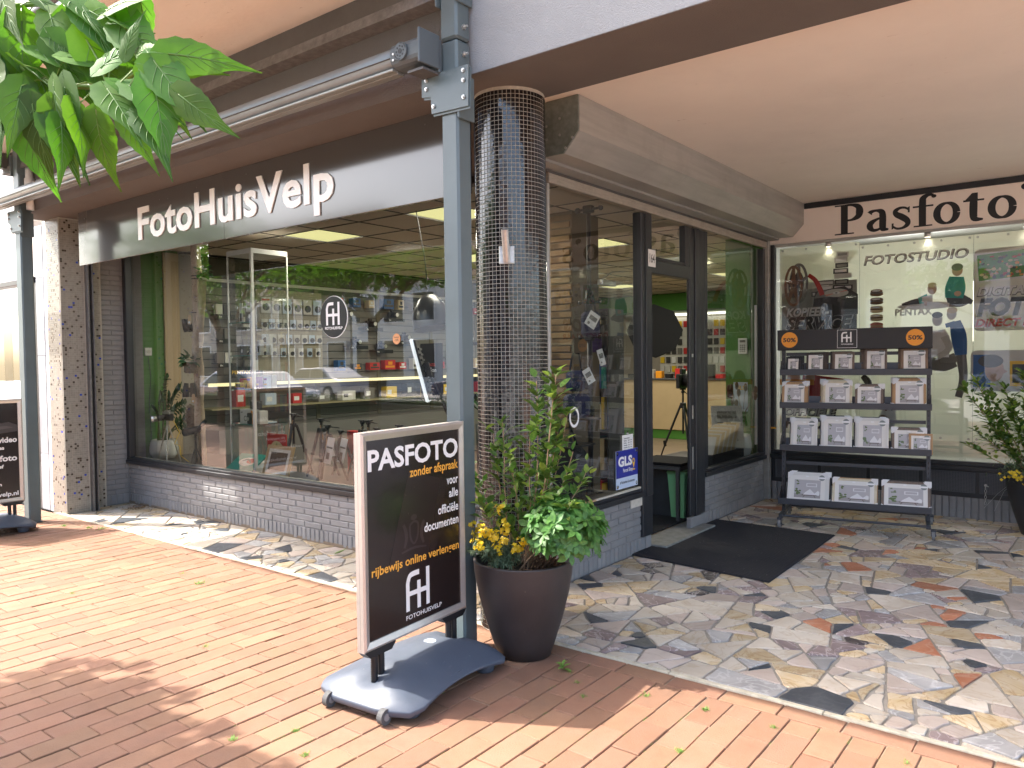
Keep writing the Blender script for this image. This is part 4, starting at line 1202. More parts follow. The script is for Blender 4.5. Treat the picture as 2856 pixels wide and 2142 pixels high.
text('DIGITALE', p3, M_DKG, (.026, -.016, 1.365), RX, UPZ, .105, width=.50, bold=.07, shear=.25)
text('DIGITALE', p3, M_PURE, (.031, -.017, 1.37), RX, UPZ, .105, width=.49, bold=.04, shear=.25)
text("FOTO'S", p3, M_PURE, (.014, -.016, 1.175), RX, UPZ, .215, width=.70, bold=.10, shear=.25)
text("FOTO'S", p3, M_DKG, (.024, -.017, 1.185), RX, UPZ, .21, width=.68, bold=.06, shear=.25)
text('DIRECT KLAAR', p3, M_PURE, (.008, -.016, 1.078), RX, UPZ, .095, width=.70, bold=.08, shear=.25)
text('DIRECT KLAAR', p3, M_RED, (.013, -.017, 1.082), RX, UPZ, .095, width=.69, bold=.045, shear=.25)
sh = []
p4 = panel('pale_poster', 'pale poster beyond the lettered poster at the right edge', 2.955, 4.5, .72, 2.66)
for nm, xx in (('first', .637), ('second', 1.552), ('third', 2.35)):
    sp = thing('spotlight', 'small chrome spotlight below the sign board, %s from the shutter box' % nm, 'spotlight', (xx, 4.19, 2.706), group='chrome spotlights under the Pasfoto sign board')
    b = MB(); b.s = True; b.lathe([(.03, 0), (.034, .03), (.02, .045)], n=14, z0=-.03); b.obj('shade', M_ALU, sp)
    b = MB(); b.tube([(-.12, 0, .02), (.12, 0, .02)], .003, 6); b.obj('rail', M_ALU, sp)
    ld = bpy.data.lights.new('spot_light', 'SPOT'); ld.energy = .4; ld.spot_size = R(120); ld.spot_blend = .8; ld.shadow_soft_size = .03; ld.color = (1, .9, .74); lo_ = bpy.data.objects.new('spot_light', ld); COL.objects.link(lo_); lo_.parent = sp; lo_.location = (0, -.005, -.045)
    b = MB(); b.disc((0, 0, -.031), (0, 0, -1), .024, 12, .002); b.obj('bulb', mat('warm_bulb', (1, .9, .7), .4, emit=(1, .85, .6), estr=.8), sp)
b = MB(); b.box(.06, 5.6, -.05, 4.58, 5.65, 2.9); b.box(.0, 4.26, -.05, .055, 5.6, 2.9); b.box(4.585, 4.2, -.05, 4.65, 5.65, 2.9); b.box(.06, 4.252, .40, 4.58, 5.6, .45); b.box(.06, 4.252, 2.82, 4.58, 5.6, 2.9)
prop(b.obj('studio_room', mat('backing_grey', (.45, .45, .42), .8)), kind='structure')
for nm, xx in (('left', 1.3), ('right', 3.3)):  # unseen lamps added behind the panels to brighten them
    sl_ = thing('studio_or_fill_lamp', 'studio lamp glowing softly through the frosted window panels, %s one' % nm, 'studio lamp', (xx, 5.35, 2.0), group='lamps behind the frosted studio panels')
    b = MB(); b.bbox(-.55, -.04, -.35, .55, .05, .35, .01); b.obj('housing', M_BLACK, sl_); b = MB(); b.box(-.52, -.045, -.32, .52, -.041, .32); b.obj('diffuser', mat('added_lamp_diffuser', (.8, .78, .7), .6, emit=(1, .95, .8), estr=.5), sl_)
    b = MB(); b.tube([(0, .02, -.35), (0, .02, -1.54)], .015, 8); b.obj('stand', M_BLACK, sl_)
    ld = bpy.data.lights.new('added_fill_light', 'AREA'); ld.size = .9; ld.energy = 3.6; ld.color = (.96, .97, 1); lo_ = bpy.data.objects.new('added_fill_light', ld); COL.objects.link(lo_); lo_.parent = sl_; lo_.location = (0, -.06, 0); lo_.rotation_euler = (R(-90), 0, 0)
ab = thing('window_label', 'tiny orange label low on the studio window frame', 'label', (.06, 4.108, .77))
b = MB(); b.box(0, -.002, 0, .06, 0, .018); b.obj('tag', M_ORYEL, ab)

# ================================================================== neighbour, far left
M_MARBLE = stone_mat('grey_marble', (.30, .32, .36), (.40, .42, .45), (.6, .6, .6), 3, .35, .3)
nb = thing('neighbour_shopfront', 'neighbouring shopfront with white fascia and grey marble pilaster at the left edge', 'shopfront', (-5.9, -.72, 0))
b = MB(); b.bbox(-.058, 0, 0, .018, .2, 3.06, .004); b.obj('white_strip', M_WHITE, nb)
zz = 0
for h_ in (.60, 1.05, .83, .55):
    b = MB(); b.bbox(-.26, -.004, zz + .002, -.064, .2, zz + h_ - .002, .003); b.obj('slab', M_MARBLE, nb); zz += h_
b = MB(); b.box(-5, -.002, 2.5, -.268, .3, 3.10); b.obj('fascia', mat('blush_fascia', (.78, .70, .64), .5), nb)
b = MB(); b.bbox(-5, -.02, 2.44, -.268, .1, 2.497, .004); b.bbox(-.335, -.0, .5, -.268, .1, 2.44, .004); b.obj('frame', M_FRAME, nb)
b = MB(); b.quad((-5, .05, .5), (-.336, .05, .5), (-.336, .05, 2.44), (-5, .05, 2.44)); b.obj('pane', M_GLASS, nb)
b = MB(); b.box(-5, 0, 0, -.268, .2, .499); b.obj('base_wall', mat('dark_plinth', (.08, .08, .08), .6), nb)
b = MB(); b.box(-5, 1.6, 0, -.1, 1.7, 3.0); b.obj('back_wall', mat('shop_back_wall', (.3, .28, .25), .8), nb)
for k, (xx, z0, z1, m_) in enumerate([(-.62, 1.9, 2.25, M_PALE), (-.60, 1.45, 1.8, M_LTG), (-.66, 1.1, 1.36, M_TEAL), (-1.3, 1.3, 2.2, M_CRM), (-.62, .6, .95, M_TEAL)]):
    b = MB(); b.box(xx - .25, .12, z0, xx, .125, z1); b.obj('photo_print', m_, nb)
b = MB(); b.box(-9, -.58, 3.2, -5.95, .0, 6.0); prop(b.obj('neighbour_upper_wall', M_OUTWHITE), kind='structure')

# ================================================================== shop interior shell
M_ICEIL = mat('ceiling_tile', (.66, .58, .49), .9, var=.05, vscale=30, bump=.3, bscale=120, rnd=.05)
M_GREEN = mat('green_wall_paint', (.06, .20, .025), .7, var=.06)
M_IFLOOR = mat('wood_floor', (.20, .15, .105), .45, var=.2, vscale=5, stretch=(.3, 2, 1))
M_IWALL = mat('interior_wall', (.42, .38, .32), .8, var=.05)
M_PLAT = mat('dark_display_floor', (.05, .052, .055), .35, var=.2, vscale=8)
M_BEECH = mat('pale_beech_board', (.56, .42, .26), .5, var=.1, vscale=4, stretch=(1, 1, .2))
b = MB(); b.box(-5.9, .0, -.05, -.12, 11.2, .025)
prop(b.obj('shop_floor', M_IFLOOR), kind='structure')
b = MB(); b.box(-5.9, .16, 2.872, -.141, 11.2, 2.95)
iceil = prop(b.obj('shop_ceiling', mat('ceiling_void', (.03, .03, .03), .9)), kind='structure')
panels = {(-3.8, .70), (-2.0, .70), (-2.0, 3.10), (-3.8, 3.10), (-3.8, 5.50), (-2.0, 5.50), (-2.0, 7.30), (-4.4, 7.90), (-.8, 5.50)}
M_LIGHT = mat('ceiling_light_panel', (.35, .32, .18), .5, emit=(1.0, .93, .42), estr=.17)
_t = MB(); _t.bbox(.008, .008, 0, .592, .592, .014, .003); _tm = _t.mesh('ceiling_tile', M_ICEIL)
for k in range(18): b = MB(); b.box(-5.85, .693 + k * .6, 2.846, -.142, .707 + k * .6, 2.8515); b.obj('grid_bar', M_DARKSTEEL, iceil)
for k in range(10): b = MB(); b.box(-5.607 + k * .6, .165, 2.8455, -5.593 + k * .6, 11.1, 2.8508); b.obj('grid_bar', M_DARKSTEEL, iceil)
gx = -5.6
while gx < -.2:
    link('ceiling_tile', _tm, iceil, loc=(gx, .165, 2.852), scale=(min(.6, -.145 - gx) / .6, .88, 1))
    gy = .70
    while gy < 11:
        w_ = min(.6, -.145 - gx)
        if not any(abs(gx - a) < .02 and abs(gy - c) < .02 for a, c in panels):
            link('ceiling_tile', _tm, iceil, loc=(gx, gy, 2.852), scale=(w_ / .6, 1, 1))
        gy += .6
    gx += .6
pn = 0
ORD = ['first', 'second', 'third', 'fourth', 'fifth', 'sixth', 'seventh', 'eighth', 'ninth', 'tenth']
for a, c in sorted(panels, key=lambda q: q[1] + q[0] * .01):
    lp_ = thing('ceiling_light', 'square yellow light panel in the shop ceiling, %s counting back from the display window' % ORD[pn], 'ceiling light', (a, c, 2.855), group='ceiling light panels of the shop'); pn += 1
    b = MB(); b.box(.012, .012, 0, .588, .588, .008); b.obj('diffuser', M_LIGHT, lp_)
    ld = bpy.data.lights.new('panel_light', 'AREA'); ld.size = .56; ld.energy = 6; ld.color = (1, .93, .78); lo_ = bpy.data.objects.new('panel_light', ld); COL.objects.link(lo_); lo_.parent = lp_; lo_.location = (.3, .3, -.004)
    b = MB(); b.box(0, 0, -.001, .011, .6, .012); b.box(.589, 0, -.001, .6, .6, .012); b.box(.011, 0, -.001, .589, .011, .012); b.box(.011, .589, -.001, .589, .6, .012); b.obj('frame', M_WHITE, lp_)
b = MB(); b.box(-6.0, .06, -.05, -5.76, .66, 2.87); prop(b.obj('green_wall', M_GREEN), 'green painted brick wall inside the display window, left end', 'wall')
b = MB(); b.box(-6.0, .661, -.05, -5.9, 11.2, 2.95); prop(b.obj('shop_side_wall', M_IWALL), kind='structure')
b = MB(); b.box(-6.0, 11.2, -.05, 0, 11.3, 2.95); prop(b.obj('shop_back_wall', M_IWALL), kind='structure')
b = MB(); b.box(-.14, 4.1, -.05, -.012, 11.2, 2.9); prop(b.obj('shop_right_wall', M_GREEN), kind='structure')
b = MB(); b.box(-5.758, .47, .03, -5.735, .655, 2.84); prop(b.obj('beech_panel', M_BEECH), 'tall pale wooden panel next to the green wall behind the display glass', 'panel')
b = MB(); b.bbox(-5.75, .062, .03, -.13, .95, .47, .004); prop(b.obj('display_platform', M_PLAT), 'low dark display platform behind the long shop window', 'platform')
b = MB(); b.bbox(-.75, .951, .03, -.142, 1.28, .47, .004); prop(b.obj('display_platform', M_PLAT), 'dark display platform behind the side window left of the doorway', 'platform')
b = MB(); b.bbox(-.95, 2.55, .03, -.142, 4.05, .47, .004); prop(b.obj('display_platform', M_PLAT), 'dark display platform behind the narrow window right of the doorway', 'platform')
b = MB(); b.box(-.42, 4.06, .03, -.142, 4.1, 2.84); prop(b.obj('green_wall', M_GREEN), 'green painted return wall at the right end of the narrow window', 'wall')
# pale brick pier inside
b = MB(); b.box(-1.25, 1.56, .02, -.80, 2.0, 2.85); bp_ = prop(b.obj('brick_pier', mat('yellow_brick_joint', (.14, .11, .07), .9)), 'pale yellow brick pier inside the shop behind the side window', 'pier')
M_YB = mat('yellow_brick', (.20, .125, .055), .8, var=.15, rnd=.15)
_q = MB(); _q.bbox(-.105, -.01, -.024, .105, .01, .024, .003); _qm = _q.mesh('brick', M_YB)
for j in range(46):
    for k in range(3):
        xx = -1.145 + k * .22 - (.11 if j % 2 else 0)
        if -1.26 < xx < -.78: link('brick', _qm, bp_, loc=(min(max(xx, -1.14), -.91), 1.556, .05 + j * .061))
b = MB(); b.box(-1.0, 1.75, .028, -.16, 3.2, .036); prop(b.obj('inner_doormat', mat('charcoal_carpet', (.012, .012, .014), .95, bump=.8, bscale=300)), 'dark carpet mat just inside the doorway', 'doormat')
# ================================================================== pavement signs
M_BASE = mat('slate_blue_plastic', (.075, .090, .120), .48, var=.1, vscale=6, bump=.15, bscale=160, dirt=.3, speck=(38, .34, .45, (.24, .23, .21), (1, 1, 1)))
M_TAN = mat('satin_aluminium_frame', (.60, .55, .50), .32, metal=.55, var=.05, vscale=30)

def sign_base(t):
    """moulded water-filled foot: arched along its length, bevelled to the rim"""
    NX, NY = 14, 22; b = MB(); b.s = True
    HX, HY = .31, .42
    def rim(u, v):
        # outline pinched at the middle of the long sides, corners cut
        hx = HX * (.90 + .10 * abs(v) ** 2.0) * (1 if abs(v) < .85 else 1 - (abs(v) - .85) * .9)
        hy = HY * (1 if abs(u) < .55 else 1 - (abs(u) - .55) * .28)
        return u * hx, v * hy
    top = []; bot = []
    for j in range(NY + 1):
        for i in range(NX + 1):
            u = -1 + 2 * i / NX; v = -1 + 2 * j / NY
            x, y = rim(u, v)
            e = max(abs(u), abs(v) ** 1.0)
            arch = .05 * (1 - v * v)
            z = .058 + arch * .62 + .082 * max(0, min(1, (1 - abs(u)) * 1.25, (1 - abs(v)) * 2.6)) ** .9
            # two wells round the springs
            for sv in (-1, 1):
                dd = math.hypot(x, y - sv * .27)
                if dd < .075: z -= .028 * (1 - (dd / .075) ** 4)
            lower = .03 + arch * .95
            top.append((x, y, z)); bot.append((x * .99, y * .99, lower))
    n = (NX + 1) * (NY + 1)
    fs = []
    for j in range(NY):
        for i in range(NX):
            a = j * (NX + 1) + i
            fs.append((a, a + 1, a + NX + 2, a + NX + 1)); fs.append((n + a, n + a + NX + 1, n + a + NX + 2, n + a + 1))
    edge = [i for i in range(NX + 1)] + [j * (NX + 1) + NX for j in range(1, NY + 1)] + [NY * (NX + 1) + i for i in range(NX - 1, -1, -1)] + [j * (NX + 1) for j in range(NY - 1, 0, -1)]
    for k in range(len(edge)):
        a, c = edge[k], edge[(k + 1) % len(edge)]
        fs.append((a, n + a, n + c, c))
    b.add(top + bot, fs)
    o = b.obj('base', M_BASE, t)
    md = o.modifiers.new('bevel', 'BEVEL'); md.width = .006; md.segments = 2; md.limit_method = 'ANGLE'; md.angle_limit = R(50)
    # raised ribs
    b = MB(); b.s = True
    for off in (.05, .085, .13):
        b.tube([(.10 + off, -.12, .135 - off * .32), (.12 + off, .0, .148 - off * .36), (.10 + off, .12, .135 - off * .32)], .0045, 6)
        b.tube([(-.10 - off, -.12, .135 - off * .32), (-.12 - off, .0, .148 - off * .36), (-.10 - off, .12, .135 - off * .32)], .0045, 6)
    b.obj('rib', M_BASE, t)
    b = MB(); b.disc((.0, .10, .158), (0, 0, 1), .035, 24, .012, .031); b.box(-.02, .096, .170, .02, .104, .174); b.obj('filler_cap', mat('pale_grey_cap', (.35, .38, .42), .45), t)
    for sx, sy in ((.2, -.33), (.2, .33), (-.2, .33), (-.2, -.33)):
        if sy > 0 or True:
            b = MB(); b.s = True; b.lathe([(.040, .0), (.045, .005), (.055, .06)], sx, sy * .86, 16); b.obj('foot', M_BASE, t)
    for sx in (-.165, .165):
        b = MB(); b.tube([(sx - .014, -.41, .035), (sx + .014, -.41, .035)], .034, 18)
        w = b.obj('wheel', M_RUBBER, t)
        c = MB(); c.tube([(sx - .018, -.41, .035), (sx + .018, -.41, .035)], .016, 12); c.obj('hub', mat('grey_hub', (.25, .25, .25), .5), w)


def pavement_sign(name, label, x, y, rz, group):
    t = thing(name, label, 'pavement sign', (x, y, 0), rz, group)
    sign_base(t)
    for sy in (-.27, .27):
        b = MB(); b.s = True
        for dy in (-.022, .022):
            z = .11; pts = []; rad = []
            while z < .245:
                pts += [(0, sy + dy, z), (0, sy + dy, z + .004)]; rad += [.0175, .0135]; z += .008
            b.tube(pts, rad, 12)
        b.obj('spring', M_BLACK, t)
        b = MB(); b.prism([(sy - .10, .262), (sy - .07, .232), (sy + .07, .232), (sy + .10, .262)], -.024, .024, 'x'); b.obj('spring_mount', M_BLACK, t)
    Y0, Y1, Z0, Z1 = -.375, .375, .262, 1.235
    pn_ = MB(); pn_.box(-.012, Y0 + .01, Z0 + .01, .012, Y1 - .01, Z1 - .01); pn_.obj('panel', M_DKPRINT, t)
    for s in (-1, 1):
        f = MB(); w = .038; a_ = s * .0125; c_ = s * .026
        def bar(p):
            f.add(p, [(0, 1, 2, 3)])
        # mitred snap frame with a sloped face, four sides
        O = [(Y0, Z0), (Y1, Z0), (Y1, Z1), (Y0, Z1)]; I = [(Y0 + w, Z0 + w), (Y1 - w, Z0 + w), (Y1 - w, Z1 - w), (Y0 + w, Z1 - w)]; Md = [(Y0 + .012, Z0 + .012), (Y1 - .012, Z0 + .012), (Y1 - .012, Z1 - .012), (Y0 + .012, Z1 - .012)]
        for k in range(4):
            q = MB(); k2 = (k + 1) % 4
            g_ = .0012
            def E3(P, k_, x_): return (x_, P[k_][0], P[k_][1])
            q.add([E3(O, k, s * .0005), E3(O, k2, s * .0005), E3(O, k2, s * .020), E3(O, k, s * .020), E3(Md, k, c_), E3(Md, k2, c_), E3(I, k, s * .018), E3(I, k2, s * .018), E3(I, k, s * .0125), E3(I, k2, s * .0125)],
                  [(0, 1, 2, 3), (3, 2, 5, 4), (4, 5, 7, 6), (6, 7, 9, 8)])
            q.obj('frame_bar', M_TAN, t)
    return t


G_SIGN = 'dark A1 pavement signs of the photo shop'
ps = pavement_sign('pavement_sign', 'pavement sign reading PASFOTO zonder afspraak in front of the steel post', .318, -1.545, R(4.5), G_SIGN)
F_ = (0, 1, 0)
W_ = 'x'
text('PASFOTO', ps, M_PURE, (.0135, -.325, 1.062), F_, UPZ, .13, width=.655, bold=.028)
def rtext(body, m, ye, z, size, width, bold=.02): text(body, ps, m, (.0135, ye - width, z), F_, UPZ, size, width=width, bold=bold)
rtext('zonder afspraak', M_ORYEL, .330, 1.000, .062, .375)
rtext('voor', M_PURE, .328, .925, .062, .092)
rtext('alle', M_PURE, .328, .858, .062, .075)
rtext('officiële', M_PURE, .328, .785, .062, .165)
rtext('documenten', M_PURE, .328, .718, .062, .272)
rtext('rijbewijs online verlengen', M_ORYEL, .328, .585, .058, .640)
M_FAINT = mat('faint_print', (.05, .035, .034), .22); M_FAINT2 = mat('faint_gold_print', (.075, .05, .045), .22)
print_on('print', ps, ((.0128, 0, 0), F_, UPZ), [('m', 0), ('p', [(-.20, .60), (-.05, 1.03), (.24, .95), (.15, .62), (.02, .60)])], [mat('passport_print', (.029, .019, .018), .25)])
text('EUROPESE UNIE', ps, M_FAINT2, (.0134, -.015, .945), F_, (0, -.12, 1), .02, width=.115)
text('KONINKRIJK DER NEDERLANDEN', ps, M_FAINT2, (.0134, -.08, .915), F_, (0, -.12, 1), .02, width=.24)
text('PASPOORT', ps, M_FAINT2, (.0134, -.06, .825), F_, (0, -.12, 1), .03, width=.14)
crest = [('m', 0), ('r', [(-.03, .72, .012), (-.025, .66, .012), (0, .63, .01), (.025, .66, .012), (.03, .72, .012), (0, .735, .01), (-.03, .72, .012)]), ('r', [(-.075, .73, .016), (-.06, .70, .022), (-.055, .66, .02), (-.07, .62, .014)]), ('r', [(.075, .73, .016), (.06, .70, .022), (.055, .66, .02), (.07, .62, .014)]), ('c', (0, .755, .022, .014)), ('r', [(-.09, .60, .008), (0, .61, .012), (.09, .60, .008)])]
print_on('crest', ps, ((.0130, -.02, .05), F_, UPZ), crest, [M_FAINT], 0, .00001)
print_on('logo', ps, ((.0135, 0, 0), F_, UPZ), FH_shapes(-.085, .365, .185), [M_PURE])
text('FOTOHUISVELP', ps, M_PURE, (.0135, -.085, .325), F_, UPZ, .03, width=.265, bold=.008)

ps2 = pavement_sign('pavement_sign', 'pavement sign about video and foto at the left edge before the grey post', -5.24, -1.60, R(2), G_SIGN)
for s_, ye, z_, sz, w_ in [('video', .325, .83, .07, .16), ('videotapes', .215, .765, .045, .22), ('film', .022, .725, .045, .07), ('dia en foto', .322, .655, .075, .38), ('dia negatief', .208, .59, .045, .27), ('foto', .03, .55, .045, .1), ('breedbeeldverwerking,', .10, .47, .04, .42), ('onlijsten', .185, .425, .042, .21), ('www.fotohuisvelp.nl', .325, .325, .055, .55)]:
    text(s_, ps2, M_PURE, (.0135, ye - w_, z_), F_, UPZ, sz, width=w_, bold=.03)
pr_ = [('m', 0), ('c', (.02, 1.09, .16, .11)), ('m', 1), ('c', (.02, 1.09, .10, .07)), ('m', 0), ('p', [(-.2, .98), (.26, 1.02), (.33, .99), (.33, .93), (.0, .90)]), ('m', 1), ('p', [(-.1, .965), (.24, .985), (.3, .965), (.05, .94)]), ('m', 0), ('r', [(-.1, .93, .05), (.1, .89, .06), (.18, .87, .04)])]
print_on('print', ps2, ((.0128, 0, 0), F_, UPZ), pr_, [mat('reel_print', (.06, .05, .05), .3), mat('reel_print_light', (.11, .095, .09), .3)])

# ================================================================== planters
M_POT = mat('dark_brown_planter', (.038, .030, .029), .5, var=.25, vscale=5, bump=.12, bscale=140, dirt=.25, speck=(60, .32, .55, (.20, .16, .13), (1, 1, .6)))
M_SOIL = mat('potting_soil', (.06, .04, .025), .95, var=.5, vscale=60, bump=.9, bscale=60)
M_BARK = mat('bark_chip', (.24, .14, .07), .9, rnd=.4)


def planter(label, x, y, R_=.262, H=.50, m=None):
    t = thing('planter', label, 'planter', (x, y, 0))
    prof = [(.125, 0), (.142, .006), (.170, .09), (.205, .2), (.238, .33), (.256, .43), (R_, H), (R_ + .001, H + .006), (R_ - .012, H + .008), (R_ - .018, H - .002), (R_ - .026, H - .07)]
    b = MB(); b.s = True; b.lathe(prof, n=56); o = b.obj('pot', m or M_POT, t)
    b = MB(); r = random.Random(2)
    rings = [(0, .012)] + [(R_ - .026) * k / 5 for k in range(1, 6)] if False else None
    vs = [(0, 0, H - .028)]; fs = []
    for k in range(1, 7):
        for i in range(24):
            a = 2 * PI * i / 24; rr_ = (R_ - .024) * k / 6
            vs.append((rr_ * math.cos(a), rr_ * math.sin(a), H - .045 + .015 * mnoise.noise(Vector((rr_ * 9 * math.cos(a), rr_ * 9 * math.sin(a), 1)))))
    for i in range(24): fs.append((0, 1 + i, 1 + (i + 1) % 24))
    for k in range(5):
        for i in range(24):
            j = (i + 1) % 24; fs.append((1 + k * 24 + i, 1 + (k + 1) * 24 + i, 1 + (k + 1) * 24 + j, 1 + k * 24 + j))
    b.add(vs, fs); b.obj('soil', M_SOIL, t)
    c = MB()
    for k in range(130):
        a = r.uniform(0, 2 * PI); rr_ = (R_ - .04) * math.sqrt(r.random()); s = r.uniform(.006, .015)
        M = Matrix.Translation((rr_ * math.cos(a), rr_ * math.sin(a), H - .036)) @ Matrix.Rotation(r.uniform(0, 6), 4, 'Z') @ Matrix.Rotation(r.uniform(-.8, .8), 4, 'X')
        c.r = r.random()
        c.add([M @ Vector(q) for q in [(-s, -s * .5, 0), (s, -s * .4, 0), (s * .8, s * .5, .003), (-s, s * .4, .002)]], [(0, 1, 2, 3)])
    prop(c.obj('bark_chips', M_BARK, t), kind='stuff')
    return t


planter('tall dark brown round planter standing between the steel post and the doorway', .515, -.945)
M_POT2 = mat('charcoal_planter', (.022, .023, .028), .45, var=.15, vscale=5, dirt=.1)
planter('charcoal round planter against the studio window at the right edge', 2.50, 3.72, .27, .50, M_POT2)

# ------------------------------------------------------------------ leaves
def leaf_mesh(L=1.0, W=.4, name='leaf', m=None, fold=.12, droop=.15, seg=5, tip=1.0, serr=0.0, base=.0, wave=0.0, stalk=0.0):
    """pointed leaf along +y, folded at the midrib, tip drooping"""
    b = MB(); b.s = True; vs = []; fs = []
    rows = []
    for k in range(seg + 1):
        t = k / seg
        w = W / 2 * (math.sin(PI * (t ** (.75 if not base else base)) ) ** .85 if 0 < t < 1 else 0)
        w *= 1 if t < .6 else (1 - (t - .6) * .15 * tip)
        if serr and 0 < t < 1: w *= 1 + serr * (1 if k % 2 else -1)
        z = -droop * L * t * t
        y = t * L + stalk
        zf = fold * w * 2 + wave * math.sin(t * 9) * w
        if w == 0: rows.append([len(vs)]); vs.append((0, y, z))
        else:
            i = len(vs); vs += [(-w, y, z + zf), (0, y, z), (w, y, z + zf)]; rows.append([i, i + 1, i + 2])
    for k in range(seg):
        a, c = rows[k], rows[k + 1]
        if len(a) == 1 and len(c) == 3: fs += [(a[0], c[1], c[0]), (a[0], c[2], c[1])]
        elif len(a) == 3 and len(c) == 3: fs += [(a[0], a[1], c[1], c[0]), (a[1], a[2], c[2], c[1])]
        elif len(a) == 3: fs += [(a[0], a[1], c[0]), (a[1], a[2], c[0])]
    if stalk: vs += [(-.006, 0, 0), (.006, 0, 0), (0, stalk + .02, 0)]; fs.append((len(vs) - 3, len(vs) - 2, len(vs) - 1))
    b.add(vs, fs)
    return b


def leaf_material(name, c, c2, trans=.35, rough=.4, rnd=.25, vs=60):
    return mat(name, c, rough, var=.12, vscale=vs, col2=c2, rnd=rnd, trans=trans, spec=.5)


M_LPRIV = leaf_material('shrub_leaf', (.07, .16, .03), (.13, .22, .05), .3, .35, .35)
M_LVAR = leaf_material('variegated_leaf', (.62, .66, .12), (.20, .36, .05), .3, .35, .15, 30)
M_LCHO = leaf_material('choisya_leaf', (.06, .165, .03), (.10, .23, .05), .28, .5, .25)
M_LWAL = leaf_material('wallflower_leaf', (.10, .15, .08), (.15, .20, .11), .2, .6, .25)
M_TWIG = mat('pale_brown_twig', (.38, .24, .14), .8, var=.2, vscale=40)
M_TWIGD = mat('dark_brown_twig', (.12, .07, .04), .85)
M_PETAL = mat('yellow_petal', (.62, .44, .015), .5, trans=.25, rnd=.12)


class Plant:
    """leaves: the nearest 290 are parts of their own, the rest one mesh"""
    def __init__(s, t, m, limit=285):
        s.t = t; s.m = m; s.L = []; s.limit = limit; s.cache = {}
    def leaf(s, shape, M, mi=0): s.L.append((shape, M, mi))
    def finish(s, name='leaf', seed=0):
        ms = s.m if isinstance(s.m, list) else [s.m]
        tw = s.t.matrix_basis if True else None
        base = Matrix.Translation(s.t.location)
        s.L.sort(key=lambda q: ((base @ q[1].translation) - CAM_POS).length)
        rest = MB(); r = random.Random(seed)
        for k, (sh, M, mi) in enumerate(s.L):
            if k < s.limit:
                key = (id(sh), mi)
                if key not in s.cache: s.cache[key] = sh.mesh(name, ms[mi])
                link(name, s.cache[key], s.t, mx=M)
            else:
                rest.m = mi; rest.s = True; rest.r = r.random() * .99 + .005
                rest.add([M @ Vector(v) for v in sh.v], sh.f)
        if rest.v: prop(rest.obj('foliage', ms, s.t), kind='stuff')


def aim(p, d, roll=0.0, scale=1.0, up=Vector((0, 0, 1))):
    """matrix putting +y along d at p, leaf face towards up"""
    d = Vector(d).normalized(); x = d.cross(up)
    if x.length < 1e-3: x = Vector((1, 0, 0))
    x.normalize(); z = x.cross(d).normalized()
    M = Matrix((x, d, z)).transposed().to_4x4()
    M = M @ Matrix.Rotation(roll, 4, 'Y') @ Matrix.Scale(scale, 4)
    M.translation = Vector(p)
    return M


def shrub(t, stems, seed, leaf_m, leafL=.055, twig=M_TWIG, dens=1.0, pick=None, zmin=.45, limit=285):
    """woody shrub: curved twigs with leaf pairs, denser at the tips"""
    r = random.Random(seed); pl = Plant(t, leaf_m, limit)
    shp = [leaf_mesh(leafL, leafL * .50, fold=.16, droop=.18, seg=5), leaf_mesh(leafL * .8, leafL * .42, fold=.2, droop=.05, seg=4), leaf_mesh(leafL * 1.2, leafL * .52, fold=.1, droop=.3, seg=5)]
    for (p0, p1, p2, r0, nl) in stems:
        p0, p1, p2 = Vector(p0), Vector(p1), Vector(p2); pts = []
        for k in range(9):
            q = k / 8; pts.append(p0 * (1 - q) ** 2 + p1 * 2 * q * (1 - q) + p2 * q * q + Vector((r.gauss(0, .004), r.gauss(0, .004), 0)))
        b = MB(); b.s = True; b.tube(pts, [r0 * (1 - .7 * k / 8) for k in range(9)], 6); b.obj('stem', twig, t)
        n = int(nl * dens)
        for k in range(n):
            q = 1 - abs(r.gauss(0, .33)); q = max(.12, min(1, q))
            i = min(int(q * 8), 7); f = q * 8 - i; p = pts[i].lerp(pts[i + 1], f); tdir = (pts[i + 1] - pts[i]).normalized()
            if p.z < zmin: continue
            side = Vector((r.gauss(0, 1), r.gauss(0, 1), r.gauss(0, .3))).normalized()
            d = (side * r.uniform(.6, 1.0) + tdir * r.uniform(.3, 1.0) + Vector((0, 0, .15))).normalized()
            off = 0
            if r.random() < .38:           # short side spur
                e = p + d * r.uniform(.02, .07)
                b2 = MB(); pl.leaf(_spur, aim(p, e - p, 0, (e - p).length), 1 if isinstance(leaf_m, list) and len(leaf_m) > 2 else 0) if False else None
                p = e
            mi = pick(p, r) if pick else 0
            pl.leaf(r.choice(shp), aim(p, d, r.uniform(-.5, .5), r.uniform(.7, 1.25)), mi)
    pl.finish(seed=seed)
    return pl


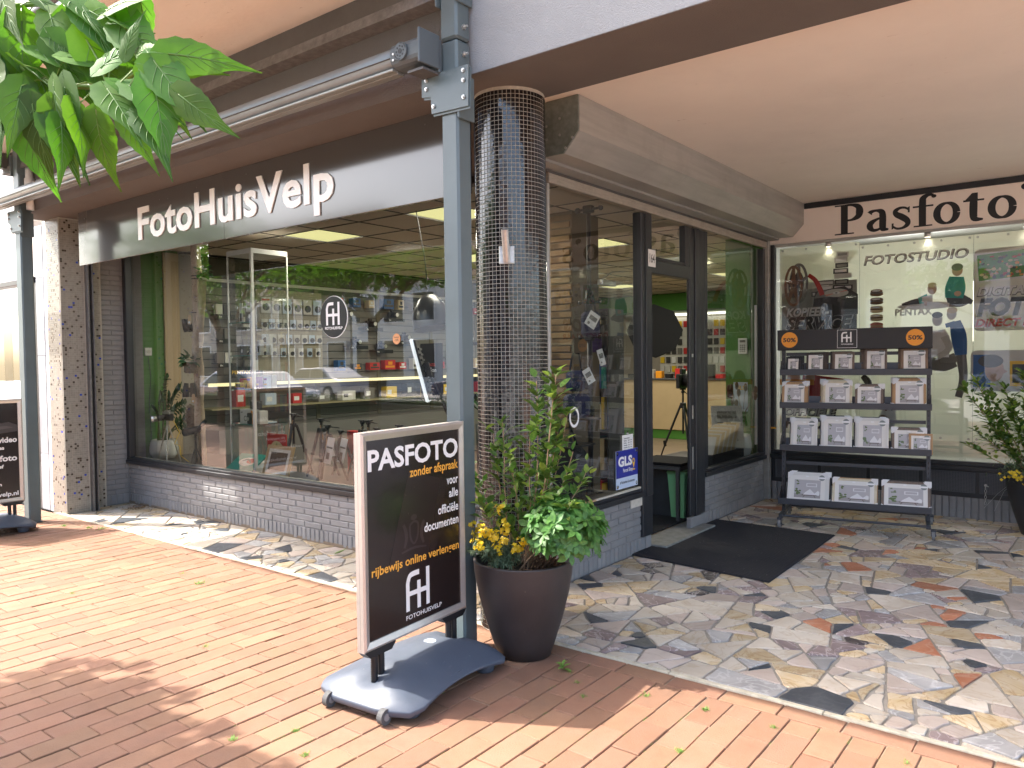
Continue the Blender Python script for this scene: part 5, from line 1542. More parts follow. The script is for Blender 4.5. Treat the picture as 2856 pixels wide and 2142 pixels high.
sh_ = thing('variegated_shrub', 'tall open shrub with glossy leaves and a few yellow variegated ones in the brown planter', 'shrub', (.515, -.945, 0))
def ray_pt(px, py, y):
    """world point of a photo position on the vertical plane y, relative to the planter"""
    d = AX_F + AX_R * ((px - 1428) / 2149.5) - AX_U * ((py - 1071) / 2149.5)
    t_ = (y - CAM_POS.y) / d.y
    return CAM_POS + d * t_ - Vector((.515, -.945, 0))
tips = [(1552, 1035, 170, .0065), (1500, 1062, 110, .006), (1400, 1165, 75, .005), (1375, 1200, 60, .005), (1300, 1290, 34, .0035), (1636, 1318, 85, .005), (1600, 1260, 70, .005), (1475, 1200, 60, .0045), (1560, 1180, 80, .005), (1340, 1400, 60, .005), (1450, 1330, 90, .005), (1520, 1300, 100, .006), (1590, 1400, 60, .004), (1480, 1400, 80, .004), (1330, 1340, 60, .004), (1420, 1260, 60, .004), (1585, 1140, 55, .004), (1400, 1420, 60, .004), (1545, 1390, 60, .004)]
rr_ = random.Random(21)
stems = []
for px, py, nl, r0 in tips:
    e = ray_pt(px, py, -.945 + rr_.uniform(-.12, .12))
    b0 = Vector((rr_.uniform(-.06, .05), rr_.uniform(-.05, .05), .45))
    mid = Vector(((b0.x + e.x) / 2 + (e.x - b0.x) * .15, (b0.y + e.y) / 2 + rr_.uniform(-.05, .05), b0.z + (e.z - b0.z) * .45))
    stems.append((b0, mid, e, r0, nl))
def pick_v(p, r):
    if .56 < p.z < .86 and p.x < .12 and r.random() < .10: return 1
    return 2 if r.random() < .3 else 0
M_LPRIV2 = leaf_material('young_shrub_leaf', (.20, .31, .06), (.25, .36, .08), .4, .35, .3)
shrub(sh_, stems, 31, [M_LPRIV, M_LVAR, M_LPRIV2], .066, pick=pick_v, dens=.52)

ch_ = thing('choisya_bush', 'low round bush of glossy bright green three-fingered leaves, right side of the brown planter', 'bush', (.515, -.945, 0))
pl = Plant(ch_, M_LCHO, 292)
r = random.Random(41)
lf = leaf_mesh(.070, .030, fold=.12, droop=.12, seg=5, base=1.25); lf2 = leaf_mesh(.056, .025, fold=.12, droop=.2, seg=5, base=1.25)
cc = ray_pt(1570, 1478, -.97)
for k in range(215):
    # rosette position on a squashed dome
    while True:
        v = Vector((r.gauss(0, 1), r.gauss(0, 1), r.gauss(0, 1))).normalized()
        if v.z > -.55: break
    rad = r.uniform(.62, 1.0)
    c = cc + Vector((v.x * .205, v.y * .19, v.z * .155)) * rad
    ax = (v + Vector((0, -.1, .45))).normalized()
    a0 = r.uniform(0, 6.28); e1 = ax.orthogonal().normalized(); e2 = ax.cross(e1)
    for q in range(r.choice([5, 6, 7])):
        a = a0 + q * 2 * PI / 6 + r.uniform(-.2, .2)
        d = (e1 * math.cos(a) + e2 * math.sin(a)) + ax * r.uniform(.15, .6)
        pl.leaf(r.choice([lf, lf2]), aim(c, d, r.uniform(-.25, .25), r.uniform(.8, 1.15), ax), 0)
pl.finish(seed=3)
b = MB(); b.s = True
for k in range(26):
    a = r.uniform(0, 6.28); e = cc + Vector((math.cos(a) * .15, math.sin(a) * .14, r.uniform(-.06, .08)))
    p0 = Vector((.10 + r.uniform(-.05, .05), r.uniform(-.06, .06), .45)); b.tube([p0, (p0 + e) / 2 + Vector((0, 0, .03)), e], [.003, .0025, .0015], 5)
b.obj('stems', M_TWIGD, ch_)

wf = thing('wallflower', 'grey leaved wallflower with clusters of yellow flowers, left side of the brown planter', 'flowering plant', (.515, -.945, 0))
pl = Plant(wf, M_LWAL, 240)
r = random.Random(51)
nl_ = leaf_mesh(.042, .0062, fold=.1, droop=.1, seg=3); nl2 = leaf_mesh(.032, .005, fold=.1, droop=.25, seg=3)
wc_ = ray_pt(1372, 1545, -1.02); tw_ = MB(); tw_.s = True
heads = []
for k in range(78):
    a = r.uniform(0, 6.28); rad = math.sqrt(r.random())
    e = wc_ + Vector((math.cos(a) * .19 * rad - .01, math.sin(a) * .13 * rad, .10 - .11 * rad * rad + r.uniform(-.02, .03)))
    p0 = Vector((-.10 + r.uniform(-.05, .05), -.05 + r.uniform(-.05, .05), .45))
    m_ = (p0 + e) / 2 + Vector((0, 0, .04))
    tw_.tube([p0, m_, e], [.0022, .0018, .0012], 5)
    for q in range(44):
        t_ = r.uniform(.25, 1.0); p = p0.lerp(m_, t_ * 2) if t_ < .5 else m_.lerp(e, t_ * 2 - 1)
        ax = (e - m_).normalized(); s_ = Vector((r.gauss(0, 1), r.gauss(0, 1), r.gauss(0, 1))).normalized()
        pl.leaf(r.choice([nl_, nl2]), aim(p, ax * .7 + s_ * .8, r.uniform(-1, 1), r.uniform(.7, 1.15)), 0)
pl.finish(seed=5)
tw_.obj('stems', M_LWAL, wf)
petal = MB(); petal.s = True
for k in range(4):
    a = k * PI / 2; ca, sa = math.cos(a), math.sin(a)
    pts = [(0, 0, 0), (.0045, -.0048, .001), (.0108, -.005, .0025), (.0132, 0, .002), (.0108, .005, .0025), (.0045, .0048, .001)]
    petal.add([(x * ca - y * sa, x * sa + y * ca, z) for x, y, z in pts], [tuple(range(6))])
pm = petal.mesh('blossom', M_PETAL)
fl_spots = [(1311, 1462), (1337, 1470), (1322, 1490), (1345, 1487), (1360, 1480), (1333, 1510), (1338, 1520), (1400, 1420), (1412, 1462), (1410, 1475), (1375, 1500), (1382, 1490), (1408, 1508), (1380, 1525), (1392, 1530), (1460, 1505), (1436, 1535), (1448, 1528), (1315, 1486)]
for fx_, fy_ in fl_spots:
    c = ray_pt(fx_, fy_, -1.06 + r.uniform(-.05, .03))
    fh_ = bpy.data.objects.new('flower_head', None); COL.objects.link(fh_); fh_.parent = wf; fh_.location = c
    nb_ = 11
    for q in range(nb_):
        o_ = Vector((r.gauss(0, .013), r.gauss(0, .011), r.gauss(0, .014)))
        n_ = (o_ * 60 + Vector((.4, -.8, .7))).normalized()
        link('blossom', pm, fh_, mx=Matrix.Translation(o_) @ n_.to_track_quat('Z', 'Y').to_matrix().to_4x4() @ Matrix.Rotation(r.uniform(0, 1.5), 4, 'Z'))
b = MB()
for fx_, fy_ in fl_spots:
    c = ray_pt(fx_, fy_, -1.05); b.tube([c - Vector((r.uniform(-.02, .02), -.02, .09)), c], .0016, 5)
b.obj('flower_stalks', M_LWAL, wf)

# shrub, flowers and bush in the right planter
s2 = thing('shrub', 'leafy green shrub with pale branches in the charcoal planter at the right edge', 'shrub', (2.50, 3.72, 0))
def ray2(px, py, y):
    d = AX_F + AX_R * ((px - 1428) / 2149.5) - AX_U * ((py - 1071) / 2149.5)
    return CAM_POS + d * ((y - CAM_POS.y) / d.y) - Vector((2.50, 3.72, 0))
tips2 = [(2690, 1085, 95), (2720, 1060, 70), (2760, 1100, 80), (2800, 1080, 80), (2850, 1040, 80), (2720, 1200, 60), (2760, 1180, 80), (2820, 1140, 90), (2700, 1240, 40), (2860, 1120, 90), (2790, 1220, 70), (2850, 1200, 80), (2920, 1080, 80), (2940, 1150, 90), (2900, 1020, 60), (2960, 1240, 60)]
stems = []
for px, py, nl in tips2:
    e = ray2(px, py, 3.62 + rr_.uniform(-.1, .1)); b0 = Vector((rr_.uniform(-.06, .08), rr_.uniform(-.05, .05), .45))
    stems.append((b0, Vector(((b0.x + e.x) / 2, 0, b0.z + (e.z - b0.z) * .4)), e, .007, nl))
shrub(s2, stems, 61, [M_LPRIV, M_LVAR, M_LPRIV2], .062, pick=lambda p, r: 2 if r.random() < .35 else 0, dens=1.0, limit=200)
c2_ = thing('bush', 'glossy dark green bush with yellow flowers low in the charcoal planter, right edge', 'bush', (2.50, 3.72, 0))
pl = Plant(c2_, [M_LCHO, M_LWAL], 200)
for k in range(90):
    v = Vector((r.gauss(0, 1), r.gauss(0, 1), abs(r.gauss(0, 1)))).normalized(); c = Vector((.10, -.05, .55)) + Vector((v.x * .2, v.y * .18, v.z * .17))
    e1 = v.orthogonal().normalized(); e2_ = v.cross(e1)
    for q in range(6):
        a = q * PI / 3; pl.leaf(lf, aim(c, e1 * math.cos(a) + e2_ * math.sin(a) + v * .4, 0, 1.2, v), 0)
for k in range(420):
    c = Vector((-.17 + r.gauss(0, .06), -.12 + r.gauss(0, .05), .55 + r.gauss(0, .05))); pl.leaf(nl_, aim(c, Vector((r.gauss(0, 1), r.gauss(0, 1), r.gauss(.4, .8))), 0, 1.2), 1)
pl.finish(seed=9)
for q in range(26):
    c = Vector((-.17 + r.gauss(0, .05), -.24 + r.gauss(0, .02), .52 + r.gauss(0, .03)))
    link('blossom', pm, c2_, mx=Matrix.Translation(c) @ Vector((.3, -.9, .5)).to_track_quat('Z', 'Y').to_matrix().to_4x4())

# ================================================================== entrance mat
M_MAT = mat('black_ribbed_carpet', (.012, .012, .016), .95, var=.25, vscale=40, bump=.9, bscale=260)
b = MB()
mat_c = [(.0 - .012, 1.145), (1.126, 1.02), (1.10, 2.73), (.005, 2.775)]
nn_ = 96
c0, c1, c2, c3 = [Vector((*q, 0)) for q in mat_c]
vs = []; fs = []
for i in range(nn_ + 1):
    u = i / nn_
    a = c0.lerp(c1, u); d = c3.lerp(c2, u)
    z = .0135 + (.0018 if i % 2 else 0)
    for w in (0, .01, .5, .99, 1): p = a.lerp(d, w); vs.append((p.x, p.y, .006 if w in (0, 1) or i in (0, nn_) else z))
for i in range(nn_):
    for k in range(4): q = i * 5 + k; fs.append((q, q + 5, q + 6, q + 1))
b.add(vs, fs)
dm = b.obj('doormat', M_MAT)
prop(dm, 'large black ribbed mat lying on the crazy paving before the doorway', 'doormat')
lint = MB(); r = random.Random(6)
for k in range(70):
    u, w = r.random(), r.random(); p = c0.lerp(c1, u).lerp(c3.lerp(c2, u), w); s = r.uniform(.0012, .003)
    lint.add([(p.x - s, p.y, .0165), (p.x + s, p.y - s, .0165), (p.x + s * .4, p.y + s, .017)], [(0, 1, 2)])
prop(lint.obj('lint', M_LTG, dm), kind='stuff')

# ================================================================== picture rack
M_RACK = mat('charcoal_coated_steel', (.048, .052, .062), .42, var=.08, bump=.05)
M_HEAD = mat('black_header_board', (.014, .014, .015), .5)
RK = R(10.5)
rk = thing('display_rack', 'charcoal metal display rack on castors with a black 50% header', 'display rack', (.594, 2.805, 0), RK)
RM = Matrix.Translation((.594, 2.805, 0)) @ Matrix.Rotation(RK, 4, 'Z')
WID = 1.225
b = MB(); b.bbox(-.03, .10, 1.605, 1.215, .125, 1.785, .002); b.bbox(-.03, .126, 1.60, 1.215, .2, 1.612, .002); b.obj('header', M_HEAD, rk)
for ux in (.01, 1.19):
    b = MB(); b.bbox(ux - .016, .2, .10, ux + .016, .235, 1.70, .002); u_ = b.obj('upright', M_RACK, rk)
    c = MB()
    for k in range(34): c.box(ux - .004, .1985, .16 + k * .045, ux + .004, .2003, .18 + k * .045)
    prop(c.obj('slots', M_BLACK, u_), kind='stuff')
    b = MB(); b.bbox(ux - .018, .0, .085, ux + .018, .66, .12, .003); b.obj('foot_bar', M_RACK, rk)
b = MB(); b.tube([(.0, .05, .10), (1.2, .05, .10)], .011, 8); b.obj('cross_bar', M_RACK, rk)
b = MB(); b.tube([(.0, .6, .10), (1.2, .6, .10)], .011, 8); b.obj('cross_bar', M_RACK, rk)
for zz in (.55, .95, 1.55): b = MB(); b.box(.03, .222, zz, 1.17, .232, zz + .03); b.obj('cross_bar', M_RACK, rk)
for ux in (0, 1.225):
    for vy in (0, .66):
        c = thing('castor', None, None); c.parent = rk; c.location = (ux, vy, 0)
        b = MB(); b.tube([(-.012, 0, .038), (.012, 0, .038)], .038, 20); b.obj('wheel', mat('grey_castor_tyre', (.22, .22, .22), .6), c)
        b = MB(); b.bbox(-.02, -.018, .07, .02, .03, .09, .002); b.box(-.018, -.012, .03, -.0135, .014, .071); b.box(.0135, -.012, .03, .018, .014, .071); b.disc((.018, 0, .038), (1, 0, 0), .008, 8, .004); b.obj('fork', M_RACK, c)
shelves = [(1.385, .115, 1.42), (1.085, .105, 1.12), (.70, .09, .735), (.225, -.01, .265)]
for zs_, vf, _ in shelves:
    b = MB()
    b.bbox(-.012, vf, zs_ - .01, 1.213, vf + .008, zs_ + .045, .002)
    b.box(-.01, vf + .008, zs_ - .008, 1.21, .20, zs_ - .003)
    for ux in (-.011, 1.205): b.prism([(vf + .01, zs_ - .002), (.2, zs_ - .002), (.2, zs_ + .12), (vf + .03, zs_ + .05)], ux, ux + .005, 'x')
    b.obj('shelf', M_RACK, rk)
    if zs_ > .6:
        b = MB(); b.box(.03, .185, zs_ - .002, 1.17, .19, zs_ + .10); b.obj('back_plate', mat('blue_grey_plate', (.07, .085, .11), .5), rk)
FR = (1, 0, 0)
for cx_, lab in ((.075, 0), (1.085, 0)):
    b = MB(); b.disc((cx_, .0995, 1.695), (0, -1, 0), .070, 40, .002); o_ = b.obj('price_disc', M_ORANGE, rk)
    text('50%', o_, M_BLKPRINT, (cx_ - .055, .0972, 1.677), FR, UPZ, .05, width=.11, bold=.03)
b = MB(); b.box(.475, .0985, 1.615, .635, .0997, 1.775); b.obj('logo_plate', M_PURE, rk)
b = MB(); b.box(.478, .0975, 1.618, .632, .0984, 1.772); o_ = b.obj('logo_plate', M_BLKPRINT, rk)
print_on('logo', o_, ((0, .0973, 0), FR, UPZ), FH_shapes(.508, 1.665, .09), [M_PURE])
text('FOTOHUISVELP', o_, M_PURE, (.507, .0973, 1.643), FR, UPZ, .014, width=.098, bold=.02)

# picture frames standing on the shelves
FM = {'black': mat('black_frame_wood', (.018, .018, .02), .5), 'dark brown': mat('dark_brown_frame_wood', (.055, .042, .036), .6, var=.3, vscale=20, stretch=(8, 1, 1)),
      'grey brown': mat('grey_brown_frame_wood', (.17, .13, .105), .7, var=.3, vscale=20, stretch=(8, 1, 1)), 'light oak': mat('light_oak_frame_wood', (.42, .26, .13), .6, var=.25, vscale=20, stretch=(8, 1, 1)),
      'cream': mat('cream_frame_wood', (.62, .55, .40), .6, var=.15, vscale=20), 'white': mat('white_frame_wood', (.70, .69, .66), .6), 'brown': mat('brown_frame_wood', (.22, .15, .10), .7, var=.3, vscale=20, stretch=(8, 1, 1))}
M_MATB = mat('white_mount_board', (.78, .76, .72), .7); M_CORN = mat('white_corner_protector', (.74, .74, .74), .4)
M_ROOM = mat('grey_room_print', (.46, .44, .45), .35, var=.05); M_ROOM2 = mat('grey_room_floor_print', (.33, .31, .30), .35); M_SOFA = mat('white_sofa_print', (.74, .73, .73), .35)
M_PLG = mat('plant_print', (.12, .17, .06), .35); M_TBL = mat('table_print', (.13, .09, .07), .35); M_BADGE = mat('grey_badge', (.22, .25, .24), .4)
FG = MB()


def picture(w, h, col, u, z, v, lean, label, corners, mount=.2, group=None, inner=None):
    """a frame leaning on a shelf: u along the rack, v depth"""
    M = RM @ Matrix.Translation((u, v, z)) @ Matrix.Rotation(-lean, 4, 'X')
    t = thing('framed_picture', label, 'picture frame', group=group)
    t.matrix_basis = M
    fw = .018 if w < .2 else .02
    b = MB(); d = .016
    b.box(0, 0, 0, w, d, fw); b.box(0, 0, h - fw, w, d, h); b.box(0, 0, fw, fw, d, h - fw); b.box(w - fw, 0, fw, w, d, h - fw); b.obj('border', FM[col], t)
    b = MB(); b.box(fw, .004, fw, w - fw, .009, h - fw); b.obj('mount_board', M_MATB, t)
    mg = min(w, h) * mount
    x0, x1, z0, z1 = fw + mg, w - fw - mg, fw + mg * 1.05, h - fw - mg * 1.15
    W, H = x1 - x0, z1 - z0
    q = [('m', 0), ('p', boxp(x0, z0, x1, z1)), ('m', 1), ('p', boxp(x0, z0, x1, z0 + H * .22)), ('m', 2), ('p', [(x0 + W * .34, z0 + H * .16), (x1 - W * .04, z0 + H * .16), (x1 - W * .04, z0 + H * .36), (x0 + W * .9, z0 + H * .42), (x0 + W * .78, z0 + H * .26), (x0 + W * .6, z0 + H * .5), (x0 + W * .42, z0 + H * .3)]),
         ('m', 2), ('p', boxp(x0 + W * .46, z0 + H * .62, x0 + W * .86, z0 + H * .82)), ('m', 0), ('p', boxp(x0 + W * .49, z0 + H * .655, x0 + W * .83, z0 + H * .79)), ('m', 4), ('p', boxp(x0 + W * .3, z0 + H * .13, x0 + W * .86, z0 + H * .17)), ('r', [(x0 + W * .4, z0 + H * .13, W * .02), (x0 + W * .34, z0 + H * .01, W * .02)]), ('r', [(x0 + W * .76, z0 + H * .13, W * .02), (x0 + W * .82, z0 + H * .01, W * .02)]), ('m', 3)]
    rr2 = random.Random(int(u * 1000))
    for k in range(11): q.append(('c', (x0 + W * rr2.uniform(.03, .24), z0 + H * rr2.uniform(.15, .48), W * .045, H * .05)))
    for k in range(5): q.append(('c', (x0 + W * rr2.uniform(.05, .2), z0 + H * rr2.uniform(.72, .95), W * .035, H * .035)))
    print_on('picture', t, ((0, .0032, 0), RX, UPZ), q, [M_ROOM, M_ROOM2, M_SOFA, M_PLG, M_TBL], 0, .00008)
    br = min(.026, w * .13)
    b = MB(); b.disc((w - fw - br * 1.1, -.001, h - fw - br * .8), (0, -1, 0), br, 20, .001); b.obj('badge', M_BADGE, t)
    b = MB(); b.box(w - fw - br * 2.4, -.0032, h - fw - br * 1.15, w - fw + br * .1, -.0022, h - fw - br * .55); b.obj('badge_strip', M_PURE, t)
    b = MB(); b.box(w * .45, .0018, h - fw - .016, w * .45 + .024, .0036, h - fw - .004); b.obj('price_tag', M_PURE, t)
    if corners:
        c = .042 * min(1.3, w / .2)
        for sx, sz in ((0, 0), (1, 0), (0, 1), (1, 1)):
            X = lambda a: -.002 + a if sx == 0 else w + .002 - a
            Z = lambda a: -.002 + a if sz == 0 else h + .002 - a
            b = MB(); P3 = [(X(0), Z(0)), (X(c), Z(0)), (X(c * .25), Z(c * .75 if False else c * .25) if False else Z(c)), ]
            b.add([(X(0), -.002, Z(0)), (X(c), -.002, Z(0)), (X(0), -.002, Z(c)), (X(0), .018, Z(0)), (X(c), .018, Z(0)), (X(0), .018, Z(c)), (X(c * .85), -.002, Z(c * .3)), (X(c * .3), -.002, Z(c * .85))],
                  [(0, 1, 6, 7, 2), (0, 3, 4, 1), (0, 2, 5, 3)])
            b.obj('corner_protector', M_CORN, t)
    return t


def K(px): return (px - 187) * .001215
def zed(py, zb, yb): return zb + (yb - py) * .00141
SH = ['top', 'second', 'third', 'bottom']
data = [
    # shelf, [(left px, right px, top px, colour, corners, extra behind, dx per frame)], base px
    (0, 356, [(218, 322, 268, 'black', 0, 2, .013), (362, 492, 245, 'dark brown', 0, 2, .013), (545, 690, 242, 'grey brown', 0, 2, -.012), (758, 903, 224, 'grey brown', 0, 3, -.014), (992, 1160, 224, 'brown', 0, 2, -.012)]),
    (1, 582, [(190, 365, 445, 'light oak', 1, 2, .008), (478, 675, 436, 'cream', 1, 3, -.010), (695, 880, 458, 'grey brown', 1, 1, .010), (942, 1150, 422, 'light oak', 1, 2, -.009)]),
    (2, 895, [(258, 440, 722, 'white', 1, 2, -.010), (470, 675, 705, 'white', 1, 2, -.010), (705, 915, 709, 'white', 1, 2, -.012), (935, 1155, 762, 'grey brown', 1, 1, -.006)]),
    (3, 1245, [(238, 515, 1030, 'white', 1, 2, .012), (548, 842, 1068, 'cream', 1, 1, .006), (872, 1178, 1090, 'grey brown', 1, 1, .008)])]
PLACE = ['first stack', 'second stack', 'third stack', 'fourth stack', 'fifth stack']
for si, bpx, items in data:
    zs_, vf, _ = shelves[si]
    for k, (l, r_, tp, col, cor, nb_, dx) in enumerate(items):
        w = (r_ - l) * .001215; zb = zs_ + .0
        h = (bpx + 12 - tp) * .00141 + (.02 if si < 3 else .0)
        if si == 3: h = [.235, .205, .205][k] + .055
        lean = R(14) if si < 3 else R(26)
        alt = {'black': 'black', 'dark brown': 'dark brown', 'grey brown': 'dark brown', 'brown': 'grey brown', 'light oak': 'grey brown', 'cream': 'light oak', 'white': 'black'}
        for q in range(nb_, -1, -1):
            c_ = col if q == 0 else (alt[col] if q == nb_ else col)
            pos = 'frontmost in' if q == 0 else ('second in' if q == 1 else ('third in' if q == 2 else 'fourth in'))
            lab = '%s picture frame, %s the %s from left, %s rack shelf' % (c_, pos, PLACE[k], SH[si])
            picture(w, h * (1 + .02 * q), c_, K(l) + dx * q, zb + .002, vf + .012 + .018 * q, lean, lab, cor, .13 if si else .16)
picture(.18, .175, 'light oak', K(1043), .705, .09, R(12), 'small light oak picture frame standing in front, right end of the third rack shelf', 0, .10)

# ================================================================== small outdoor things
ck = thing('chain', 'short chain hanging on the low grey wall beside the charcoal planter', 'chain', (2.05, 4.14, .33))
b = MB(); b.disc((0, .0, 0), (0, -1, 0), .012, 10, .01); b.tube([(-.0, -.01, 0), (.025, -.012, -.01)], .005, 6); b.obj('hook', M_ZINC, ck)
for k in range(6):
    a = MB(); q = k * .028 + .01; o_ = .008
    pts = [(math.cos(t * PI / 4) * o_ * (1 if k % 2 else .25), -.012 + math.cos(t * PI / 4) * o_ * (.25 if k % 2 else 1), -q - .014 + math.sin(t * PI / 4) * .017) for t in range(9)]
    a.tube(pts, .0022, 5, False); a.obj('link', M_ZINC, ck)
b = MB(); b.tube([(2.30, 3.97, .43), (2.15, 4.1, .27), (2.04, 4.12, .12)], .0015, 4); b.tube([(2.30, 3.97, .41), (2.2, 4.08, .3), (2.12, 4.12, .1)], .0015, 4)
prop(b.obj('wire', M_ZINC), 'thin loose wires running from the charcoal planter to the low wall', 'wire')
# dead leaves and litter
lm = [mat('dry_leaf', (.22, .13, .06), .8, rnd=.3), mat('green_fallen_leaf', (.16, .26, .05), .6, rnd=.2)]
b = MB(); r = random.Random(77)
def scat(n, cx, cy, sx, sy, s0, s1, m_):
    for k in range(n):
        x, y = r.gauss(cx, sx), r.gauss(cy, sy); s = r.uniform(s0, s1)
        if y > -.01 and x < 0 and x > -5.5: y = -abs(y) - .01
        M = Matrix.Translation((x, y, .009)) @ Matrix.Rotation(r.uniform(0, 6.3), 4, 'Z') @ Matrix.Rotation(r.gauss(0, .35), 4, 'X')
        b.m = m_; b.r = r.random(); b.add([M @ Vector(q) for q in [(-s, 0, .002), (-s * .2, -s * .35, 0), (s, 0, .004), (-s * .2, s * .4, .001)]], [(0, 1, 2, 3)])
scat(160, -5.35, -.12, .10, .07, .006, .02, 0); scat(60, -5.2, -.05, .25, .03, .004, .012, 0)
scat(150, 1.55, 3.1, .22, .14, .005, .014, 0); scat(40, 2.3, 3.0, .4, .5, .004, .012, 0)
scat(30, -2.5, -.4, 1.4, .2, .004, .009, 0); scat(18, -2, -2.2, 2, .9, .004, .009, 0)
prop(b.obj('litter', lm), kind='stuff')
for lx, ly, s_, lab in [(-1.94, -.21, .055, 'single green leaf fallen on the crazy paving left of the pavement sign'), (-2.62, -.34, .03, 'dark curled leaf fallen on the paving below the display window'), (1.92, 3.42, .035, 'dry brown leaf on the ground by the charcoal planter'), (.15, 3.93, .03, 'pale dry leaf in the corner right of the narrow window')]:
    lf_ = leaf_mesh(s_ * 2, s_ * .8, fold=.25, droop=-.3, seg=6); o_ = lf_.obj('fallen_leaf', lm[1] if 'green' in lab else lm[0], loc=(lx, ly, .012), rot=(.1, 0, 1.1 + lx)); prop(o_, lab, 'leaf')
# weeds in the joints
b = MB(); wm = mat('weed_green', (.16, .28, .05), .6, rnd=.3, trans=.2); r = random.Random(14)
def weed(x, y, n, s):
    for k in range(n):
        a = r.uniform(0, 6.28); l = s * r.uniform(.5, 1.2); e = r.uniform(.2, 1.1); w = l * .09
        dx, dy = math.cos(a), math.sin(a); px, py = x + r.gauss(0, s * .5), y + r.gauss(0, s * .5)
        q1 = (px + dx * l * math.cos(e), py + dy * l * math.cos(e), -.002 + l * math.sin(e))
        b.r = r.random(); b.add([(px - dy * w, py + dx * w, -.002), (px + dy * w, py - dx * w, -.002), q1], [(0, 1, 2)])
for x, y, n, s in [(-4.55, -.83, 60, .035), (-5.0, -.98, 40, .03), (-4.7, -.88, 50, .03), (-4.1, -.76, 40, .02), (-2.1, -1.26, 70, .03), (-2.45, -1.2, 40, .02), (-.95, -1.9, 40, .02), (-2.6, -1.9, 30, .018), (-3.0, -.74, 24, .02)]: weed(x, y, n, s)
for k in range(150):
    i = r.randint(-3, 18); x = i * PX + r.gauss(0, .003); y = r.uniform(-2.6, -.9); 
    if x < -.1 and r.random() < .75: continue
    for q in range(r.randint(1, 7)): weed(x, y + q * .008, 5, .007)
for x, y in ((1.05, -1.21), (.95, -1.10), (.85, -1.02), (1.28, -1.03), (1.55, -1.0), (1.85, -.99), (1.62, -1.4), (.25, -2.2), (.1, -2.4), (.45, -2.3), (2.35, -.98)):
    weed(x, y, 80, .016)
prop(b.obj('joint_weeds', wm), kind='stuff')
wd = thing('weed', 'small leafy green weed growing from the brick joint beside the brown planter', 'weed', (.81, -1.02, 0))
for k in range(9):
    a = k * 2.4; s_ = .055 - .003 * k; lf_ = leaf_mesh(s_, s_ * .42, fold=.2, droop=.25, seg=4)
    o_ = lf_.obj('leaf', wm, wd, mx=aim((0, 0, .004 + .004 * k), (math.cos(a), math.sin(a), .35 + .08 * k)))
# ================================================================== behind the long display window (platform top z = .47)
ZP = .471
M_CER = mat('white_ceramic', (.78, .78, .76), .2, coat=.3)
M_ZZ = leaf_material('zz_leaf', (.02, .07, .018), (.035, .10, .03), .15, .25, .3)
M_ZSTEM = mat('green_stem', (.10, .15, .04), .5)
M_BIRCH = mat('birch_bark', (.56, .44, .33), .8, var=.25, vscale=14, stretch=(1, 1, .6), bump=.4, bscale=50, dirt=.45)
M_SLAT = mat('grey_slatwall', (.20, .195, .175), .6); M_LEDW = mat('warm_led_strip', (1, .9, .6), .5, emit=(1, .84, .40), estr=.16)
M_PEG = mat('cream_pegboard', (.42, .38, .29), .7)
M_TAGK = mat('kraft_tag', (.62, .42, .24), .8); M_DKB = mat('dark_cabinet', (.07, .07, .07), .5)
M_REDB = mat('red_box', (.55, .03, .03), .4); M_YELB = mat('yellow_box', (.85, .58, .03), .35); M_PURP = mat('purple_box', (.25, .04, .35), .4)

zp = thing('zz_plant', 'dark green potted plant with arching feathered stems in a white pot by the window', 'potted plant', (-5.56, .33, ZP))
b = MB(); b.s = True; b.lathe([(.085, 0), (.12, .012), (.15, .06), (.155, .12), (.145, .19), (.132, .22), (.124, .218), (.13, .15)], n=32); b.obj('pot', M_CER, zp)
zl = leaf_mesh(.095, .042, fold=.12, droop=.12, seg=4); zlm = zl.mesh('leaf', M_ZZ); r = random.Random(7)
for (ex, ey, ez, n) in [(-.09, -.06, .56, 13), (.03, .05, .92, 16), (.25, .10, .80, 15), (.42, .05, .62, 14), (.14, -.08, .72, 12), (.38, .2, .42, 11), (-.08, .12, .70, 11), (.52, .1, .48, 10)]:
    p0 = Vector((r.uniform(-.05, .05), r.uniform(-.05, .05), .2)); e = Vector((ex, ey, ez)); m_ = Vector((p0.x + (ex) * .25, ey * .4, ez * .95))
    pts = [p0 * (1 - t) ** 2 + m_ * 2 * t * (1 - t) + e * t * t for t in [k / 10 for k in range(11)]]
    b = MB(); b.s = True; b.tube(pts, [.014 - .011 * k / 10 for k in range(11)], 6); b.obj('stem', M_ZSTEM, zp)
    for k in range(n):
        t = .42 + .56 * k / n; i = int(t * 10); q = pts[i].lerp(pts[min(i + 1, 10)], t * 10 - i); td = (pts[min(i + 1, 10)] - pts[i]).normalized()
        sd = td.cross(Vector((.3, 1, .2))).normalized() * (1 if k % 2 else -1)
        link('leaf', zlm, zp, mx=aim(q, sd + td * .55, r.uniform(-.3, .3), r.uniform(.8, 1.1)))

tc = thing('toy_camera', 'small film camera with chrome lens on a silver tripod before the green wall', 'camera', (-5.17, .17, ZP))
b = MB(); b.bbox(-.075, -.02, .46, .085, .03, .545, .008); b.obj('body', M_BLACK, tc)
b = MB(); b.bbox(-.075, -.021, .528, .085, .031, .556, .004); b.bbox(-.03, -.018, .556, .03, .025, .574, .006); b.obj('top_plate', M_ALU, tc)
b = MB(); b.s = True; b.tube([(-.01, -.02, .495), (-.04, -.09, .487)], [.032, .034], 16); b.obj('lens', M_BLACK, tc)
b = MB(); b.s = True; b.tube([(-.04, -.09, .487), (-.065, -.145, .48)], [.03, .036], 16); b.obj('lens_ring', M_ZINC, tc)
for a in (200, 320, 80):
    b = MB(); b.tube([(0, 0, .44), (math.cos(R(a)) * .16, math.sin(R(a)) * .13, .0)], .008, 8); b.obj('leg', M_ALU, tc)
